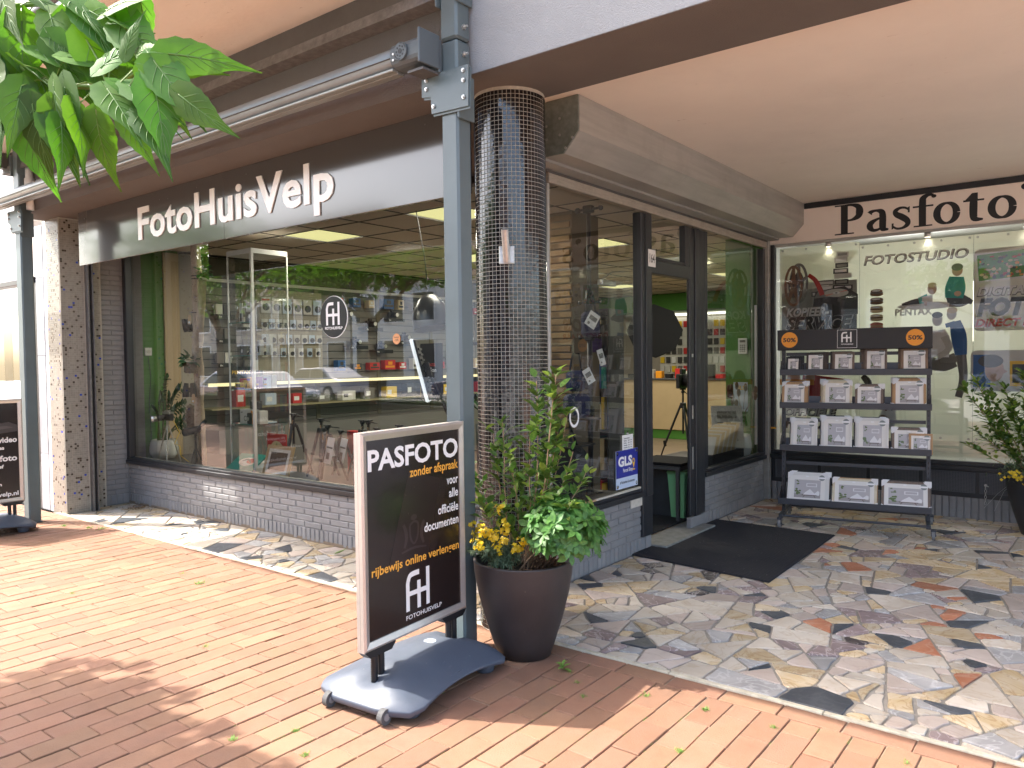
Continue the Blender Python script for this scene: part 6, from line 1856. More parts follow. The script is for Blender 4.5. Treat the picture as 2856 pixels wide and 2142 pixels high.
b = MB(); b.tube([(0, 0, .40), (0, 0, .465)], .014, 10); b.obj('head', M_ALU, tc)
cb = MB(); cb.s = True; cb.tube([(-5.12, .2, .95), (-5.05, .24, .8), (-5.09, .2, .68), (-4.98, .2, .66), (-5.0, .22, .55), (-4.9, .25, .49)], .004, 6); prop(cb.obj('cable', M_YELB), 'yellow cable looping down beside the little tripod camera', 'cable')
th_ = thing('thermostat', 'small white thermostat on the green wall inside the display window', 'thermostat', (-5.76, .27, 1.69)); b = MB(); b.bbox(0, -.04, -.045, .025, .04, .045, .004); b.obj('case', M_WHITE, th_); b = MB(); b.disc((.025, 0, 0), (1, 0, 0), .022, 20, .006); b.obj('dial', M_LTG, th_)
c_ = MB(); c_.s = True; c_.tube([(-5.752, .27, 1.64), (-5.752, .3, 1.4), (-5.752, .27, 1.1), (-5.752, .29, .6)], .003, 5); prop(c_.obj('cord', M_DKG), 'thin cord running down the green wall from the thermostat', 'cord')

bt = thing('birch_trunk', 'peeling birch trunk with a forked branch used as a display stand', 'birch trunk', (-4.56, .20, ZP))
r = random.Random(2)
b = MB(); b.s = True; b.tube([(r.gauss(0, .006), r.gauss(0, .006), z) for z in [k * .17 for k in range(14)]] + [(0, 0, 2.37)], [.052 + r.gauss(0, .002) for k in range(14)] + [.048], 14); b.obj('trunk', M_BIRCH, bt)
b = MB(); b.s = True; b.tube([(.0, .0, 1.28), (.08, -.03, 1.45), (.17, -.05, 1.72), (.20, -.05, 1.93)], [.045, .042, .040, .036], 12); b.obj('branch', M_BIRCH, bt)
b = MB()
for k in range(150):
    z = r.uniform(.02, 2.3); a = r.uniform(3.4, 6.3); l = r.uniform(.006, .018); h = r.uniform(.002, .005); q = [(math.cos(a + s) * .0545, math.sin(a + s) * .0545) for s in (-l * 9, l * 9)]
    b.add([(q[0][0], q[0][1], z), (q[1][0], q[1][1], z), (q[1][0], q[1][1], z + h), (q[0][0], q[0][1], z + h)], [(0, 1, 2, 3)])
prop(b.obj('bark_marks', M_TWIGD, bt), kind='stuff')
for z, rr_2 in ((1.95, .056), (1.98, .056), (1.60, .056)): b = MB(); b.s = True; b.tube([(0, 0, z), (0, 0, z + .008)], rr_2, 14); b.obj('strap', M_BLACK, bt)
def binos(label, x, y, z, rz=0, tilt=0.0, big=1.0):
    t = thing('binoculars', label, 'binoculars', (x, y, z), rot=(tilt, 0, rz))
    for s in (-1, 1): b = MB(); b.s = True; b.tube([(s * .032 * big, 0, -.07 * big), (s * .032 * big, 0, 0), (s * .026 * big, 0, .06 * big)], [.031 * big, .027 * big, .019 * big], 12); b.obj('barrel', M_BLACK, t)
    b = MB(); b.bbox(-.025 * big, -.012, -.03, .025 * big, .012, .02, .004); b.obj('bridge', M_BLACK, t)
binos('black binoculars strapped high on the birch trunk', -4.63, .12, 1.95, .2, .35)
binos('black binoculars tied low on the birch trunk by the platform', -4.58, .1, 1.28, 1.0, 0, 1.1)
for (x, y, z, lab) in [(-4.51, .08, 2.01, 'kraft paper price tag on the binoculars high on the birch trunk'), (-4.51, .10, 1.20, 'kraft paper price tag on the binoculars low on the birch trunk')]:
    tg = thing('price_tag', lab, 'tag', (x, y, z), rot=(0, .08, .5)); b = MB(); b.prism([(-.018, -.06), (.018, -.06), (.018, .02), (.01, .035), (-.01, .035), (-.018, .02)], 0, .002, 'y'); b.obj('card', M_TAGK, tg); b = MB(); b.box(-.01, -.001, -.05, .01, -.0002, -.03); b.obj('sticker', M_PURE, tg)
ivy = thing('ivy', 'green ivy in a wicker pot tied halfway up the birch trunk', 'plant', (-4.55, .10, 1.56))
b = MB(); b.s = True; b.lathe([(.05, -.11), (.062, -.1), (.066, 0)], n=14); b.obj('basket', mat('wicker', (.20, .15, .10), .8, var=.3, vscale=60), ivy)
il = leaf_mesh(.075, .06, fold=.1, droop=.2, seg=4); ilm = il.mesh('leaf', leaf_material('ivy_leaf', (.04, .12, .045), (.08, .18, .07), .2, .4, .3)); r = random.Random(3)
for k in range(46):
    v = Vector((r.gauss(0, 1), r.gauss(-.3, .8), r.gauss(.1, .8))).normalized(); link('leaf', ilm, ivy, mx=aim(v * .05 + Vector((0, 0, .02)), v + Vector((0, 0, .1)), r.uniform(-.6, .6), r.uniform(.7, 1.2)))
iv2 = thing('ivy', 'dark leafy ivy sprig near the top of the birch trunk', 'plant', (-4.42, .18, 2.48))
for k in range(24): v = Vector((r.gauss(.2, 1), r.gauss(0, .8), r.gauss(0, .8))).normalized(); link('leaf', ilm, iv2, mx=aim(v * .05, v, r.uniform(-.6, .6), r.uniform(.6, 1.1)))
sq = thing('moss_bird', 'shaggy brown fur decoration hanging beside the birch trunk', 'ornament', (-4.74, .2, .98))
b = MB(); r = random.Random(4)
for k in range(420):
    v = Vector((r.gauss(0, 1), r.gauss(0, 1), r.gauss(0, 1))).normalized(); c = Vector((v.x * .055, v.y * .05, v.z * .13)); e = c + (v + Vector((0, 0, -.4))) * .03; s_ = v.orthogonal().normalized() * .004
    b.r = r.random(); b.add([c - s_, c + s_, e], [(0, 1, 2)])
b.obj('fur', mat('tan_fur', (.20, .14, .08), .9, rnd=.4), sq); b = MB(); b.s = True; b.ball((0, 0, 0), .05, 12, 8, 2.3); b.obj('core', M_TWIGD, sq)
sc_ = thing('spotting_scope', 'black spotting scope on a stubby tripod at the foot of the birch trunk', 'spotting scope', (-4.52, .12, ZP))
b = MB(); b.s = True; b.tube([(-.15, -.03, .36), (.06, 0, .40)], [.042, .036], 14); b.tube([(.06, 0, .40), (.16, .02, .49)], [.024, .02], 12); b.obj('barrel', M_BLACK, sc_)
b = MB(); b.tube([(0, 0, .05), (0, 0, .36)], .014, 8); b.obj('column', M_BLACK, sc_)
for a in (30, 150, 270): b = MB(); b.tube([(0, 0, .22), (math.cos(R(a)) * .11, math.sin(R(a)) * .08, .0)], .008, 6); b.obj('leg', M_BLACK, sc_)

# glass cabinet
M_CABW = mat('white_cabinet_frame', (.82, .82, .80), .4)
CX0, CX1, CY0, CY1, CZ0, CZ1 = -4.04, -3.62, .22, .64, ZP, 2.66
gc = thing('glass_cabinet', 'tall square glass display cabinet with white frame in the display window', 'display cabinet', (CX0, CY0, CZ0))
W_, D_, H_ = CX1 - CX0, CY1 - CY0, CZ1 - CZ0
b = MB(); b.bbox(0, 0, 0, W_, D_, .05, .003); b.obj('base', M_CABW, gc)
b = MB(); b.bbox(0, 0, H_ - .05, W_, D_, H_, .003); b.obj('top', M_CABW, gc)
for x, y, w_ in ((W_ - .026, 0, .026), (0, 0, .013), (W_ - .013, D_ - .013, .013)):
    b = MB(); b.box(x, y, .05, x + w_, y + w_, H_ - .05); b.obj('corner_post', M_CABW, gc)
for q in (((0.004, .004), (W_ - .03, .004)), ((W_ - .004, .03), (W_ - .004, D_ - .01)), ((.004, .004), (.004, D_ - .004))):
    (a, c), (d, e) = q; b = MB(); b.quad((a, c, .05), (d, e, .05), (d, e, H_ - .05), (a, c, H_ - .05)); b.obj('pane', M_GLASSC, gc)
SHZ = [.938, 1.286, 1.615, 1.942]
for z in SHZ:
    b = MB(); b.box(.01, .01, z - ZP, W_ - .03, D_ - .01, z - ZP + .006); b.obj('glass_shelf', mat('green_edge_glass', (.12, .30, .25), .05, spec=.6) if False else M_GLASSC, gc)
    b = MB(); b.box(.01, .006, z - ZP - .001, W_ - .026, .0095, z - ZP + .007); b.obj('shelf_edge', mat('shelf_edge_green', (.10, .26, .21), .15), gc)
    for x in (.02, W_ - .045): b = MB(); b.box(x, .012, z - ZP - .018, x + .014, .026, z - ZP - .002); b.obj('shelf_clip', M_WHITE, gc)
def carton(label, x0, y0, z0, w, d, h, m, rz=0.0, print_=None, name='product_box', cat='box', extra=None):
    t = thing(name, label, cat, (x0, y0, z0), rz)
    b = MB(); b.bbox(0, 0, 0, w, d, h, .0015); b.obj('carton', m, t)
    if print_: print_on('print', t, ((0, -.0006, 0), RX, UPZ), print_[0], print_[1])
    return t
za = SHZ[1] + .007
kb = carton('yellow and red film camera box with KODAK lettering on the cabinet shelf', CX0 + .12, CY0 + .04, za, .17, .06, .10, M_YELB, 0, ([('m', 0), ('p', [(0, .10), (.17, .10), (.17, .055), (.12, .085), (.04, .08), (0, .06)]), ('m', 1), ('p', boxp(.05, .01, .12, .05)), ('m', 2), ('c', (.085, .03, .018, .018))], [M_REDB, M_BLKPRINT, M_PURE]))
text('Kodak', kb, M_REDB, (.012, -.002, .062), RX, UPZ, .03, width=.06, bold=.03)
kb2 = carton('second yellow film box with KODAK lettering stacked low on the cabinet shelf', CX0 + .075, CY0 + .015, za, .16, .02, .055, M_YELB, 0, ([('m', 0), ('p', boxp(0, 0, .16, .012)), ('m', 1), ('p', boxp(.02, .018, .09, .045))], [M_PURP, M_BLKPRINT]))
text('Kodak', kb2, M_REDB, (.10, -.002, .03), RX, UPZ, .02, width=.05, bold=.03)
for k, (m1, lab) in enumerate([(M_ORYEL, 'orange and purple film box, nearest of three in the cabinet'), (M_PURP, 'purple and orange film box, middle of three in the cabinet'), (M_PALE, 'pale blue film box, third of three in the cabinet')]):
    carton(lab, CX0 + .26 + .035 * k, CY0 + .03 + .07 * k, za, .055, .05, .115, m1, 0, ([('m', 0), ('p', boxp(0, .03, .055, .05)), ('m', 1), ('p', boxp(0, .08, .055, .1))], [M_ORYEL, M_PURP]))
carton('grey camera product box with a lens drawing behind the film boxes', CX0 + .17, CY0 + .24, za, .2, .06, .13, M_LTG, 0, ([('m', 0), ('c', (.08, .06, .03, .03)), ('m', 1), ('c', (.08, .06, .018, .018))], [M_BLKPRINT, M_MID]))
zb = SHZ[2] + .007
carton('slim white upright box, taller one on the second cabinet shelf', CX0 + .345, CY0 + .20, zb, .055, .04, .205, M_LTG); carton('slim white upright box, shorter one on the second cabinet shelf', CX0 + .285, CY0 + .14, zb, .05, .04, .15, M_LTG)
carton('small clear and black blister box on the second cabinet shelf', CX0 + .12, CY0 + .05, zb, .07, .035, .105, M_DKB, 0, ([('m', 0), ('c', (.035, .045, .012, .02))], [M_PURE]))
sf = thing('selfie_stick', 'black folded hand grip lying on the second cabinet shelf', 'camera grip', (CX0 + .22, CY0 + .1, zb)); b = MB(); b.tube([(-.05, 0, .01), (.06, .03, .08)], .012, 8); b.obj('grip', M_BLACK, sf); b = MB(); b.bbox(.03, .02, .03, .09, .05, .14, .005); b.obj('clamp', M_BLACK, sf)
zc_ = SHZ[3] + .007
carton('flat white product card with a black remote on the top cabinet shelf', CX0 + .14, CY0 + .04, zc_, .055, .01, .19, M_LTG, 0, ([('m', 0), ('p', boxp(.012, .01, .04, .09))], [M_BLKPRINT]))
carton('smoky clear product box on the top cabinet shelf', CX0 + .21, CY0 + .06, zc_, .14, .07, .19, M_MID, 0, ([('m', 0), ('p', boxp(.02, .10, .12, .15)), ('c', (.07, .06, .02, .02))], [M_LTG]))
bird = thing('bird_figure', 'little dark bird silhouette in the top of the glass cabinet', 'ornament', (CX0 + .16, CY0 + .2, 2.44)); b = MB(); b.s = True; b.ball((0, 0, 0), .03, 12, 8, .7); b.ball((-.035, 0, .025), .016, 10, 6); b.tube([(.02, 0, .0), (.09, 0, -.02)], [.018, .006], 8); b.tube([(-.05, 0, .025), (-.07, 0, .02)], [.005, .001], 5); b.obj('body', M_BLACK, bird)
zd = SHZ[0] + .007
cm_ = thing('compact_camera', 'dark compact camera standing on a grey box in the cabinet', 'camera', (CX0 + .16, CY0 + .12, zd + .14)); b = MB(); b.bbox(0, 0, 0, .15, .05, .08, .008); b.obj('body', M_DKB, cm_); b = MB(); b.s = True; b.disc((.09, 0, .04), (0, -1, 0), .028, 20, .03, .026); b.obj('lens', M_BLACK, cm_); b = MB(); b.box(.02, .01, .08, .05, .03, .088); b.obj('shutter_button', M_ZINC, cm_)
carton('grey camera box with a lens outline on the lowest cabinet shelf', CX0 + .08, CY0 + .06, zd, .19, .10, .14, M_LTG, 0, ([('m', 0), ('c', (.095, .05, .028, .028)), ('m', 1), ('c', (.095, .05, .018, .018)), ('m', 0), ('p', boxp(.012, .105, .05, .115))], [M_MID, M_LTG]))
ib = carton('white and orange instant camera box on the lowest cabinet shelf', CX0 + .285, CY0 + .05, zd, .15, .09, .13, M_LTG, 0, ([('m', 0), ('p', boxp(0, 0, .03, .13)), ('m', 1), ('p', boxp(.05, .02, .11, .11)), ('m', 2), ('p', boxp(.06, .04, .1, .09))], [M_ORANGE, M_PALE, M_BLKPRINT]))
ic_ = thing('instant_camera', 'black instant camera with orange strap letters in the cabinet', 'camera', (CX0 + .255, CY0 + .02, zd)); b = MB(); b.bbox(0, 0, 0, .05, .06, .11, .008); b.obj('body', M_BLACK, ic_); b = MB(); b.disc((.025, 0, .05), (0, -1, 0), .018, 16, .012); b.obj('lens', M_ZINC, ic_)

# books, frame, poster on the platform
rp = carton('flat red poster showing a Christmas tree against the glass cabinet', -3.83, .50, ZP + .02, .32, .01, .34, M_REDB, R(0), ([('m', 0), ('c', (.16, .15, .12, .12)), ('m', 1), ('p', [(.11, .13), (.21, .13), (.16, .25)]), ('m', 2), ('p', boxp(.135, .15, .19, .16)), ('p', boxp(.14, .175, .18, .185)), ('m', 3), ('c', (.09, .10, .03, .012)), ('c', (.24, .11, .03, .02))], [M_CRM, M_GRN, M_REDB, M_BLU2]), 'picture_book', 'book')
gb = thing('picture_book', 'green picture book with a red and white drawing leaning in front of the cabinet', 'book', (-4.0, .12, ZP + .02), rot=(-1.0, .0, .15)); b = MB(); b.bbox(0, 0, 0, .36, .02, .26, .002); b.obj('cover', M_TEAL, gb); print_on('print', gb, ((0, -.001, 0), RX, UPZ), [('m', 0), ('c', (.2, .14, .12, .06)), ('m', 1), ('c', (.24, .15, .06, .04)), ('m', 2), ('r', [(.12, .14, .01), (.18, .17, .02), (.26, .12, .01)])], [M_PURE, M_RED, M_BLKPRINT])
bb = carton('blue book lying flat under the green picture book', -3.92, .14, ZP, .3, .2, .018, M_BLU2, R(6), None, 'picture_book', 'book')
pf = thing('framed_picture', 'beech picture frame with white mount lying against the glass beside the cabinet', 'picture frame', (-3.44, .16, ZP + .004), rot=(R(-16), 0, R(-2)))
w, h, f_ = .42, .30, .035
b = MB(); b.box(0, 0, 0, w, .018, f_); b.box(0, 0, h - f_, w, .018, h); b.box(0, 0, f_, f_, .018, h - f_); b.box(w - f_, 0, f_, w, .018, h - f_); b.obj('border', mat('beech_frame', (.55, .40, .22), .5, var=.1), pf)
b = MB(); b.box(f_, .004, f_, w - f_, .008, h - f_); b.obj('mount', M_MATB, pf); b = MB(); b.box(.075, .002, .065, w - .075, .0035, h - .065); b.obj('picture', mat('grey_brown_picture', (.15, .12, .10), .25), pf)

# camera tripods in a row, with tags
G_TRI = 'camera tripods lined up in the display window'
r = random.Random(12)
def tripod(name, label, x, y, z0, h, spread=.22, group=None, m=M_BLACK, tag_=True, card=False, head='pan'):
    t = thing(name, label, 'tripod', (x, y, z0), r.uniform(0, 2), group)
    for k in range(3):
        a = k * 2 * PI / 3; c, s = math.cos(a), math.sin(a)
        b = MB(); b.tube([(c * .03, s * .03, h * .80), (c * spread * .6, s * spread * .6, h * .38)], .014, 7); b.tube([(c * spread * .6, s * spread * .6, h * .38), (c * spread, s * spread, 0)], .010, 7); b.tube([(c * spread * .59, s * spread * .59, h * .36), (c * spread * .62, s * spread * .62, h * .42)], .018, 7); b.obj('leg', m, t)
    b = MB(); b.tube([(0, 0, h * .5), (0, 0, h * .93)], .012, 8); b.obj('column', m, t)
    b = MB(); b.bbox(-.03, -.03, h * .77, .03, .03, h * .83, .006); b.obj('collar', m, t)
    b = MB(); b.s = True; b.ball((0, 0, h * .945), .024, 10, 6); b.bbox(-.035, -.022, h * .965, .035, .022, h * .985, .003); b.tube([(.02, 0, h * .95), (.10, .03, h * .92)], .006, 6); b.obj('head', m, t)
    if tag_:
        g2 = bpy.data.objects.new('price_tag', None); COL.objects.link(g2); g2.parent = t; g2.location = (0, 0, h * .86)
        a2 = -t.rotation_euler.z; g2.rotation_euler = (0, r.uniform(-.25, .25), a2 + .45)
        q = MB(); q.prism([(-.02, -.16), (.02, -.16), (.02, -.085), (.011, -.07), (-.011, -.07), (-.02, -.085)], -.042, -.040, 'y'); q.obj('card', M_TAGK, g2)
        q = MB(); q.tube([(0, -.041, -.075), (.006, -.03, -.02), (0, 0, .03)], .0015, 4); q.tube([(0, -.041, -.075), (-.008, -.03, -.03), (0, 0, .03)], .0015, 4); q.obj('string', M_TAGK, g2)
        q = MB(); q.box(-.01, -.0435, -.15, .01, -.0422, -.13); q.obj('sticker', M_PURE, g2)
    if card:
        g2 = bpy.data.objects.new('leaflet', None); COL.objects.link(g2); g2.parent = t; g2.location = (.03, -.05, h * .62); g2.rotation_euler = (0, r.uniform(-.35, .35), -t.rotation_euler.z + .4)
        q = MB(); q.bbox(-.035, -.01, -.16, .035, -.006, .08, .001); q.obj('card', M_PURE, g2); q = MB(); q.box(-.03, -.0112, -.02, .03, -.0105, -.005); q.box(-.02, -.0112, -.12, .01, -.0105, -.06); q.obj('print', M_DKG, g2)
    return t
tl_ = ['black tripod with a tag nearest the beech picture frame', 'black tripod with white leaflet, second from the beech picture frame', 'black tripod with folded leaflet, third from the beech picture frame', 'black tripod in the middle of the row, fourth from the beech picture frame', 'black tripod with round logo tag, fifth in the window row', 'black tripod sixth in the window row, behind the pavement sign top', 'black tripod with tag, seventh in the window row', 'black tripod eighth in the window row, closest to the corner']
for k, (x, y, h, cd) in enumerate([(-3.20, .36, .60, 0), (-2.86, .42, .56, 1), (-2.62, .30, .52, 1), (-2.38, .50, .56, 1), (-2.12, .34, .58, 1), (-1.86, .46, .54, 0), (-1.62, .30, .55, 1), (-1.3, .42, .58, 0)]):
    tripod('tripod', tl_[k], x, y, ZP, h, .17, G_TRI, tag_=True, card=bool(cd))
for k, (x, y, h) in enumerate([(-2.95, .72, .42), (-2.5, .78, .46), (-2.0, .76, .44), (-1.55, .74, .46)]):
    tripod('tripod', 'low black tripod in the back row of the display window, %s from the left' % ORD[k], x, y, ZP, h, .15, G_TRI, tag_=False, card=k % 2 == 0)

# beauty dish lamp and slanting light panel
bd = thing('studio_or_fill_lamp', 'big black domed studio reflector hanging in the display window', 'studio lamp', (-1.62, .62, 1.94), rot=(R(0), R(-10), 0))
b = MB(); b.s = True; b.lathe([(.035, .17), (.06, .165), (.10, .12), (.145, .05), (.165, -.02), (.168, -.12)], n=32, caps=False); b.obj('dish', mat('black_satin_metal', (.02, .019, .018), .3), bd)
b = MB(); b.s = True; b.lathe([(.0, -.118), (.160, -.119)], n=32, caps=False); b.obj('diffuser', mat('dish_inside', (.08, .075, .07), .5), bd)
b = MB(); b.tube([(0, 0, .16), (.02, 0, .5), (.0, 0, .91)], .004, 6); b.obj('cord', M_BLACK, bd)
lp2 = thing('studio_light', 'slim slanting white light panel on a stand in the display window', 'studio lamp', (-1.44, .30, 1.47), rot=(0, R(-14), R(38)))
b = MB(); b.bbox(-.012, -.13, -.26, .014, .13, .26, .01); b.obj('panel', mat('panel_white', (.8, .8, .8), .4, emit=(.9, .95, 1), estr=.15), lp2)
b = MB(); b.bbox(.015, -.12, -.25, .032, .12, .25, .006); [b.box(.032, -.09, -.2 + k * .045, .044, .09, -.185 + k * .045) for k in range(9)]; b.obj('heat_sink', M_BLACK, lp2)
b = MB(); b.bbox(.03, -.03, -.06, .08, .03, .05, .004); b.tube([(.06, 0, -.02), (.14, 0, -.50), (.14, 0, -.95)], .014, 8); b.obj('stand', M_BLACK, lp2)
st_ = thing('round_sticker', 'small orange round sticker on the display glass near the steel post', 'sticker', (-1.425, .026, 1.72)); b = MB(); b.disc((0, 0, 0), (0, -1, 0), .042, 30, .001); b.obj('disc', mat('peach_print', (.75, .36, .16), .4), st_)
text('Scanners', st_, M_BLKPRINT, (-.028, -.0018, .008), RX, (0, 0, 1), .018, width=.056); text('-10%', st_, M_BLKPRINT, (-.02, -.0018, -.018), RX, UPZ, .025, width=.042)
bw_ = thing('advert_board', 'black product board with white lines behind the light panel', 'board', (-1.93, .80, 1.2)); b = MB(); b.box(0, 0, 0, .26, .012, .50); b.obj('board', M_BLKPRINT, bw_)
text('reflecta', bw_, M_RED, (.04, -.001, .30), RX, UPZ, .05, width=.14, bold=.02); text('x44-Scan', bw_, M_PURE, (.04, -.001, .25), RX, UPZ, .05, width=.15, bold=.02)
for k in range(5): b = MB(); b.box(.04, -.001, .20 - k * .025, .14 + .02 * (k % 3), -.0003, .205 - k * .025); b.obj('print_line', M_LTG, bw_)
rbx = carton('red and white tripod kit box on the platform behind the tripods', -2.95, .80, ZP, .17, .08, .40, M_REDB, 0, ([('m', 0), ('p', boxp(.06, .0, .17, .16)), ('m', 1), ('r', [(.11, .02, .01), (.12, .14, .01)])], [M_PURE, M_DKG]))
bl_ = thing('green_plant', 'spiky green potted plant behind the light panel', 'potted plant', (-1.12, .75, ZP)); b = MB(); b.s = True; b.lathe([(.07, 0), (.09, .02), (.10, .55)], n=20); b.obj('pot', M_BLACK, bl_)
for k in range(16):
    a = r.uniform(0, 6.28); l_ = leaf_mesh(r.uniform(.28, .42), .035, fold=.2, droop=.4, seg=6); l_.obj('leaf', M_ZZ, bl_, mx=aim((0, 0, .55), (math.cos(a) * .5, math.sin(a) * .5, 1), 0))
nt = thing('name_banner', 'blue and white banner with a large letter low behind the steel post', 'banner', (-1.06, .3, .47)); b = MB(); b.box(0, 0, 0, .16, .01, .56); b.obj('sheet', M_BLU2, nt); b = MB(); b.box(0, -.002, .33, .16, -.0005, .56); b.obj('print', M_PALE, nt); text('a', nt, M_PURE, (.02, -.003, .37), RX, UPZ, .25, bold=.03)

# ================================================================== slatwall with goods along the shop's left wall (x = -5.9)
XW = -5.86
sl = thing('slatwall', 'grey grooved display wall with shelves along the left side of the shop', 'display wall', (XW, 1.0, 0))
b = MB(); b.box(-.035, 0, .05, -.02, 9.5, 2.56); b.obj('groove_back', M_DKB, sl)
z = .10
while z < 2.5: b = MB(); b.bbox(-.02, .0, z, 0, 9.5, z + .092, .003); b.obj('slat', M_SLAT, sl); z += .10
for k in range(8): b = MB(); b.box(-.0005, .55 + k * 1.15, .05, .012, .62 + k * 1.15, 2.56); b.obj('upright', mat('olive_upright', (.16, .15, .10), .6), sl)
b = MB(); b.box(-.0, 0, 2.56, .02, 9.5, 2.60); b.obj('top_rail', M_LTG, sl)
b = MB(); b.box(.001, -.1, 1.27, .28, 9.5, 1.30); b.obj('shelf', mat('lit_shelf', (.55, .5, .32), .5), sl)
b = MB(); b.box(.281, -.1, 1.265, .30, 9.5, 1.305); b.obj('light_strip', M_LEDW, sl)
b = MB(); b.box(.001, -.1, .05, .5, 9.5, .75); b.obj('drawer_base', mat('grey_drawer_base', (.16, .16, .15), .5), sl)
b = MB(); b.box(.001, -.1, .98, .35, 9.5, 1.0); b.obj('shelf', mat('olive_shelf', (.30, .27, .15), .5), sl)
b = MB(); b.box(-.05, .02, 2.605, .06, 9.5, 2.85); b.obj('bulkhead', mat('olive_bulkhead', (.09, .085, .055), .7), sl)
pg = thing('pegboard', 'cream pegboard hung with camera accessories on hooks', 'pegboard', (XW + .004, 1.77, 1.31)); b = MB(); b.box(0, 0, 0, .012, 1.05, 1.2); b.obj('board', M_PEG, pg)
b = MB()
for i in range(40):
    for j in range(46):
        y, z = .02 + i * .026, .015 + j * .026; b.add([(.0125, y, z), (.0125, y + .006, z), (.0125, y + .006, z + .006), (.0125, y, z + .006)], [(0, 1, 2, 3)])
prop(b.obj('holes', M_DKG, pg), kind='stuff')
r = random.Random(19)
def blister(y, z, w, h, kind, pm, n, y0=None):
    t = thing('accessory_pack', 'small accessory pack on the cream pegboard, %s' % pm, 'blister pack', (XW + .07, y, z), group='accessory packs hanging on the pegboard')
    b = MB(); b.box(0, 0, 0, .004, w, h); b.obj('card', [M_LTG, M_LTG, M_PALE][kind % 3], t)
    b = MB(); b.disc((.004, w / 2, h * .38), (1, 0, 0), w * .34, 16, .012); b.obj('lens_filter', M_BLACK, t)
    if kind == 0: b = MB(); b.box(.0042, .01, h * .8, .005, w - .01, h * .92); b.obj('print', M_RED, t)
    b = MB(); b.tube([(-.055, w / 2, h - .01), (.01, w / 2, h - .01)], .003, 5); b.obj('hook', M_ZINC, t)
k = 0
rown = ['top row', 'second row', 'third row', 'fourth row']
for row, (z, w, h, cnt) in enumerate([(2.20, .14, .20, 6), (1.99, .095, .13, 9), (1.80, .10, .12, 8), (1.62, .085, .12, 7)]):
    for i in range(cnt):
        blister(1.80 + i * (1.0 / cnt), z, w, h, row + i, '%s, %s from the left' % (rown[row], ORD[i]), k); k += 1
# cameras and boxes along the slatwall
def slr(label, x, y, z, s=1.0, group=None):
    t = thing('camera', label, 'camera', (x, y, z), R(90), group)
    b = MB(); b.bbox(-.065 * s, -.02, 0, .065 * s, .03, .085 * s, .008); b.bbox(-.025 * s, -.02, .085 * s, .025 * s, .02, .115 * s, .006); b.obj('body', M_BLACK, t)
    b = MB(); b.s = True; b.tube([(.0, -.02, .045 * s), (.0, -.10 * s, .045 * s)], [.035 * s, .033 * s], 14); b.obj('lens', M_BLACK, t)
    b = MB(); b.disc((0, -.1 * s, .045 * s), (0, -1, 0), .027 * s, 14, .002); b.obj('front_glass', M_ALU, t)
G_C = 'cameras on the slatwall'
i = 0
def bracket(y, z, w):
    b = MB(); b.box(.0, y - 1.0, z - .012, .16, y - 1.0 + w, z); b.obj('bracket_shelf', M_DKB, sl)
    b = MB(); b.box(.1605, y - 1.0, z - .055, .166, y - 1.0 + w, z - .005); c = b.obj('price_strip', M_BLKPRINT, sl)
    text('FH', c, M_PURE, (.1675, y - 1.0 + .02, z - .045), (0, 1, 0), UPZ, .035, width=.035, bold=.02)
for (y, z) in [(3.05, 2.18), (3.5, 2.05), (3.95, 2.2), (3.2, 1.78), (3.7, 1.72), (4.2, 1.86), (4.7, 2.1), (4.6, 1.68), (5.2, 2.12), (5.7, 1.86), (6.3, 2.1), (5.3, 1.6), (6.9, 1.9)]:
    bracket(y, z, .34)
    slr('black camera on a bracket shelf of the slatwall, %s counting away from the window' % (ORD[i] if i < 10 else ['eleventh', 'twelfth', 'thirteenth'][i - 10]), XW + .08, y + .16, z, 1.15, G_C); i += 1
i = 0
for (y, z) in [(1.12, 2.15), (1.12, 1.85), (1.12, 1.55), (1.5, 2.0), (1.5, 1.72), (1.5, 1.45)]:
    bracket(y, z, .24)
    for q in range(2):
        carton('small %s accessory box on the slatwall left of the pegboard, %s' % (['pale', 'dark'][q], ORD[i] + ' shelf'), XW + .05, y + .02 + q * .11, z, .05, .09, .13, [M_LTG, M_DKB, M_MID][(i + q) % 3], 0); 
    i += 1
r = random.Random(23); i = 0
for y in [1.3 + .42 * k for k in range(15)]:
    m_ = r.choice([M_LTG, M_DKB, M_REDB, M_MID, M_PALE, M_YELB]); h = r.uniform(.12, .22)
    nm = ['pale', 'dark', 'red', 'grey', 'pale blue', 'yellow'][[M_LTG, M_DKB, M_REDB, M_MID, M_PALE, M_YELB].index(m_)]
    nn = ORD[i] if i < 10 else ['eleventh', 'twelfth', 'thirteenth', 'fourteenth', 'fifteenth'][i - 10]
    t = thing('product_box', '%s product box under the lit shelf, %s counting away from the window' % (nm, nn), 'box', (XW + .12, y, 1.001)); b = MB(); b.bbox(0, 0, 0, .12, r.uniform(.12, .24), h, .002); b.obj('carton', m_, t); b = MB(); b.box(.1205, .02, h * .3, .121, .1, h * .7); b.obj('print', M_PURE if m_ is not M_LTG else M_DKG, t); i += 1
ptx = thing('brand_board', 'yellow and black PENTAX board among the goods behind the birch trunk', 'sign', (XW + .20, 1.25, 1.36)); b = MB(); b.box(0, 0, 0, .01, .3, .14); b.obj('board', M_BLKPRINT, ptx); text('PENTAX', ptx, M_YEL, (.012, .02, .05), (0, 1, 0), UPZ, .06, width=.26, bold=.02)
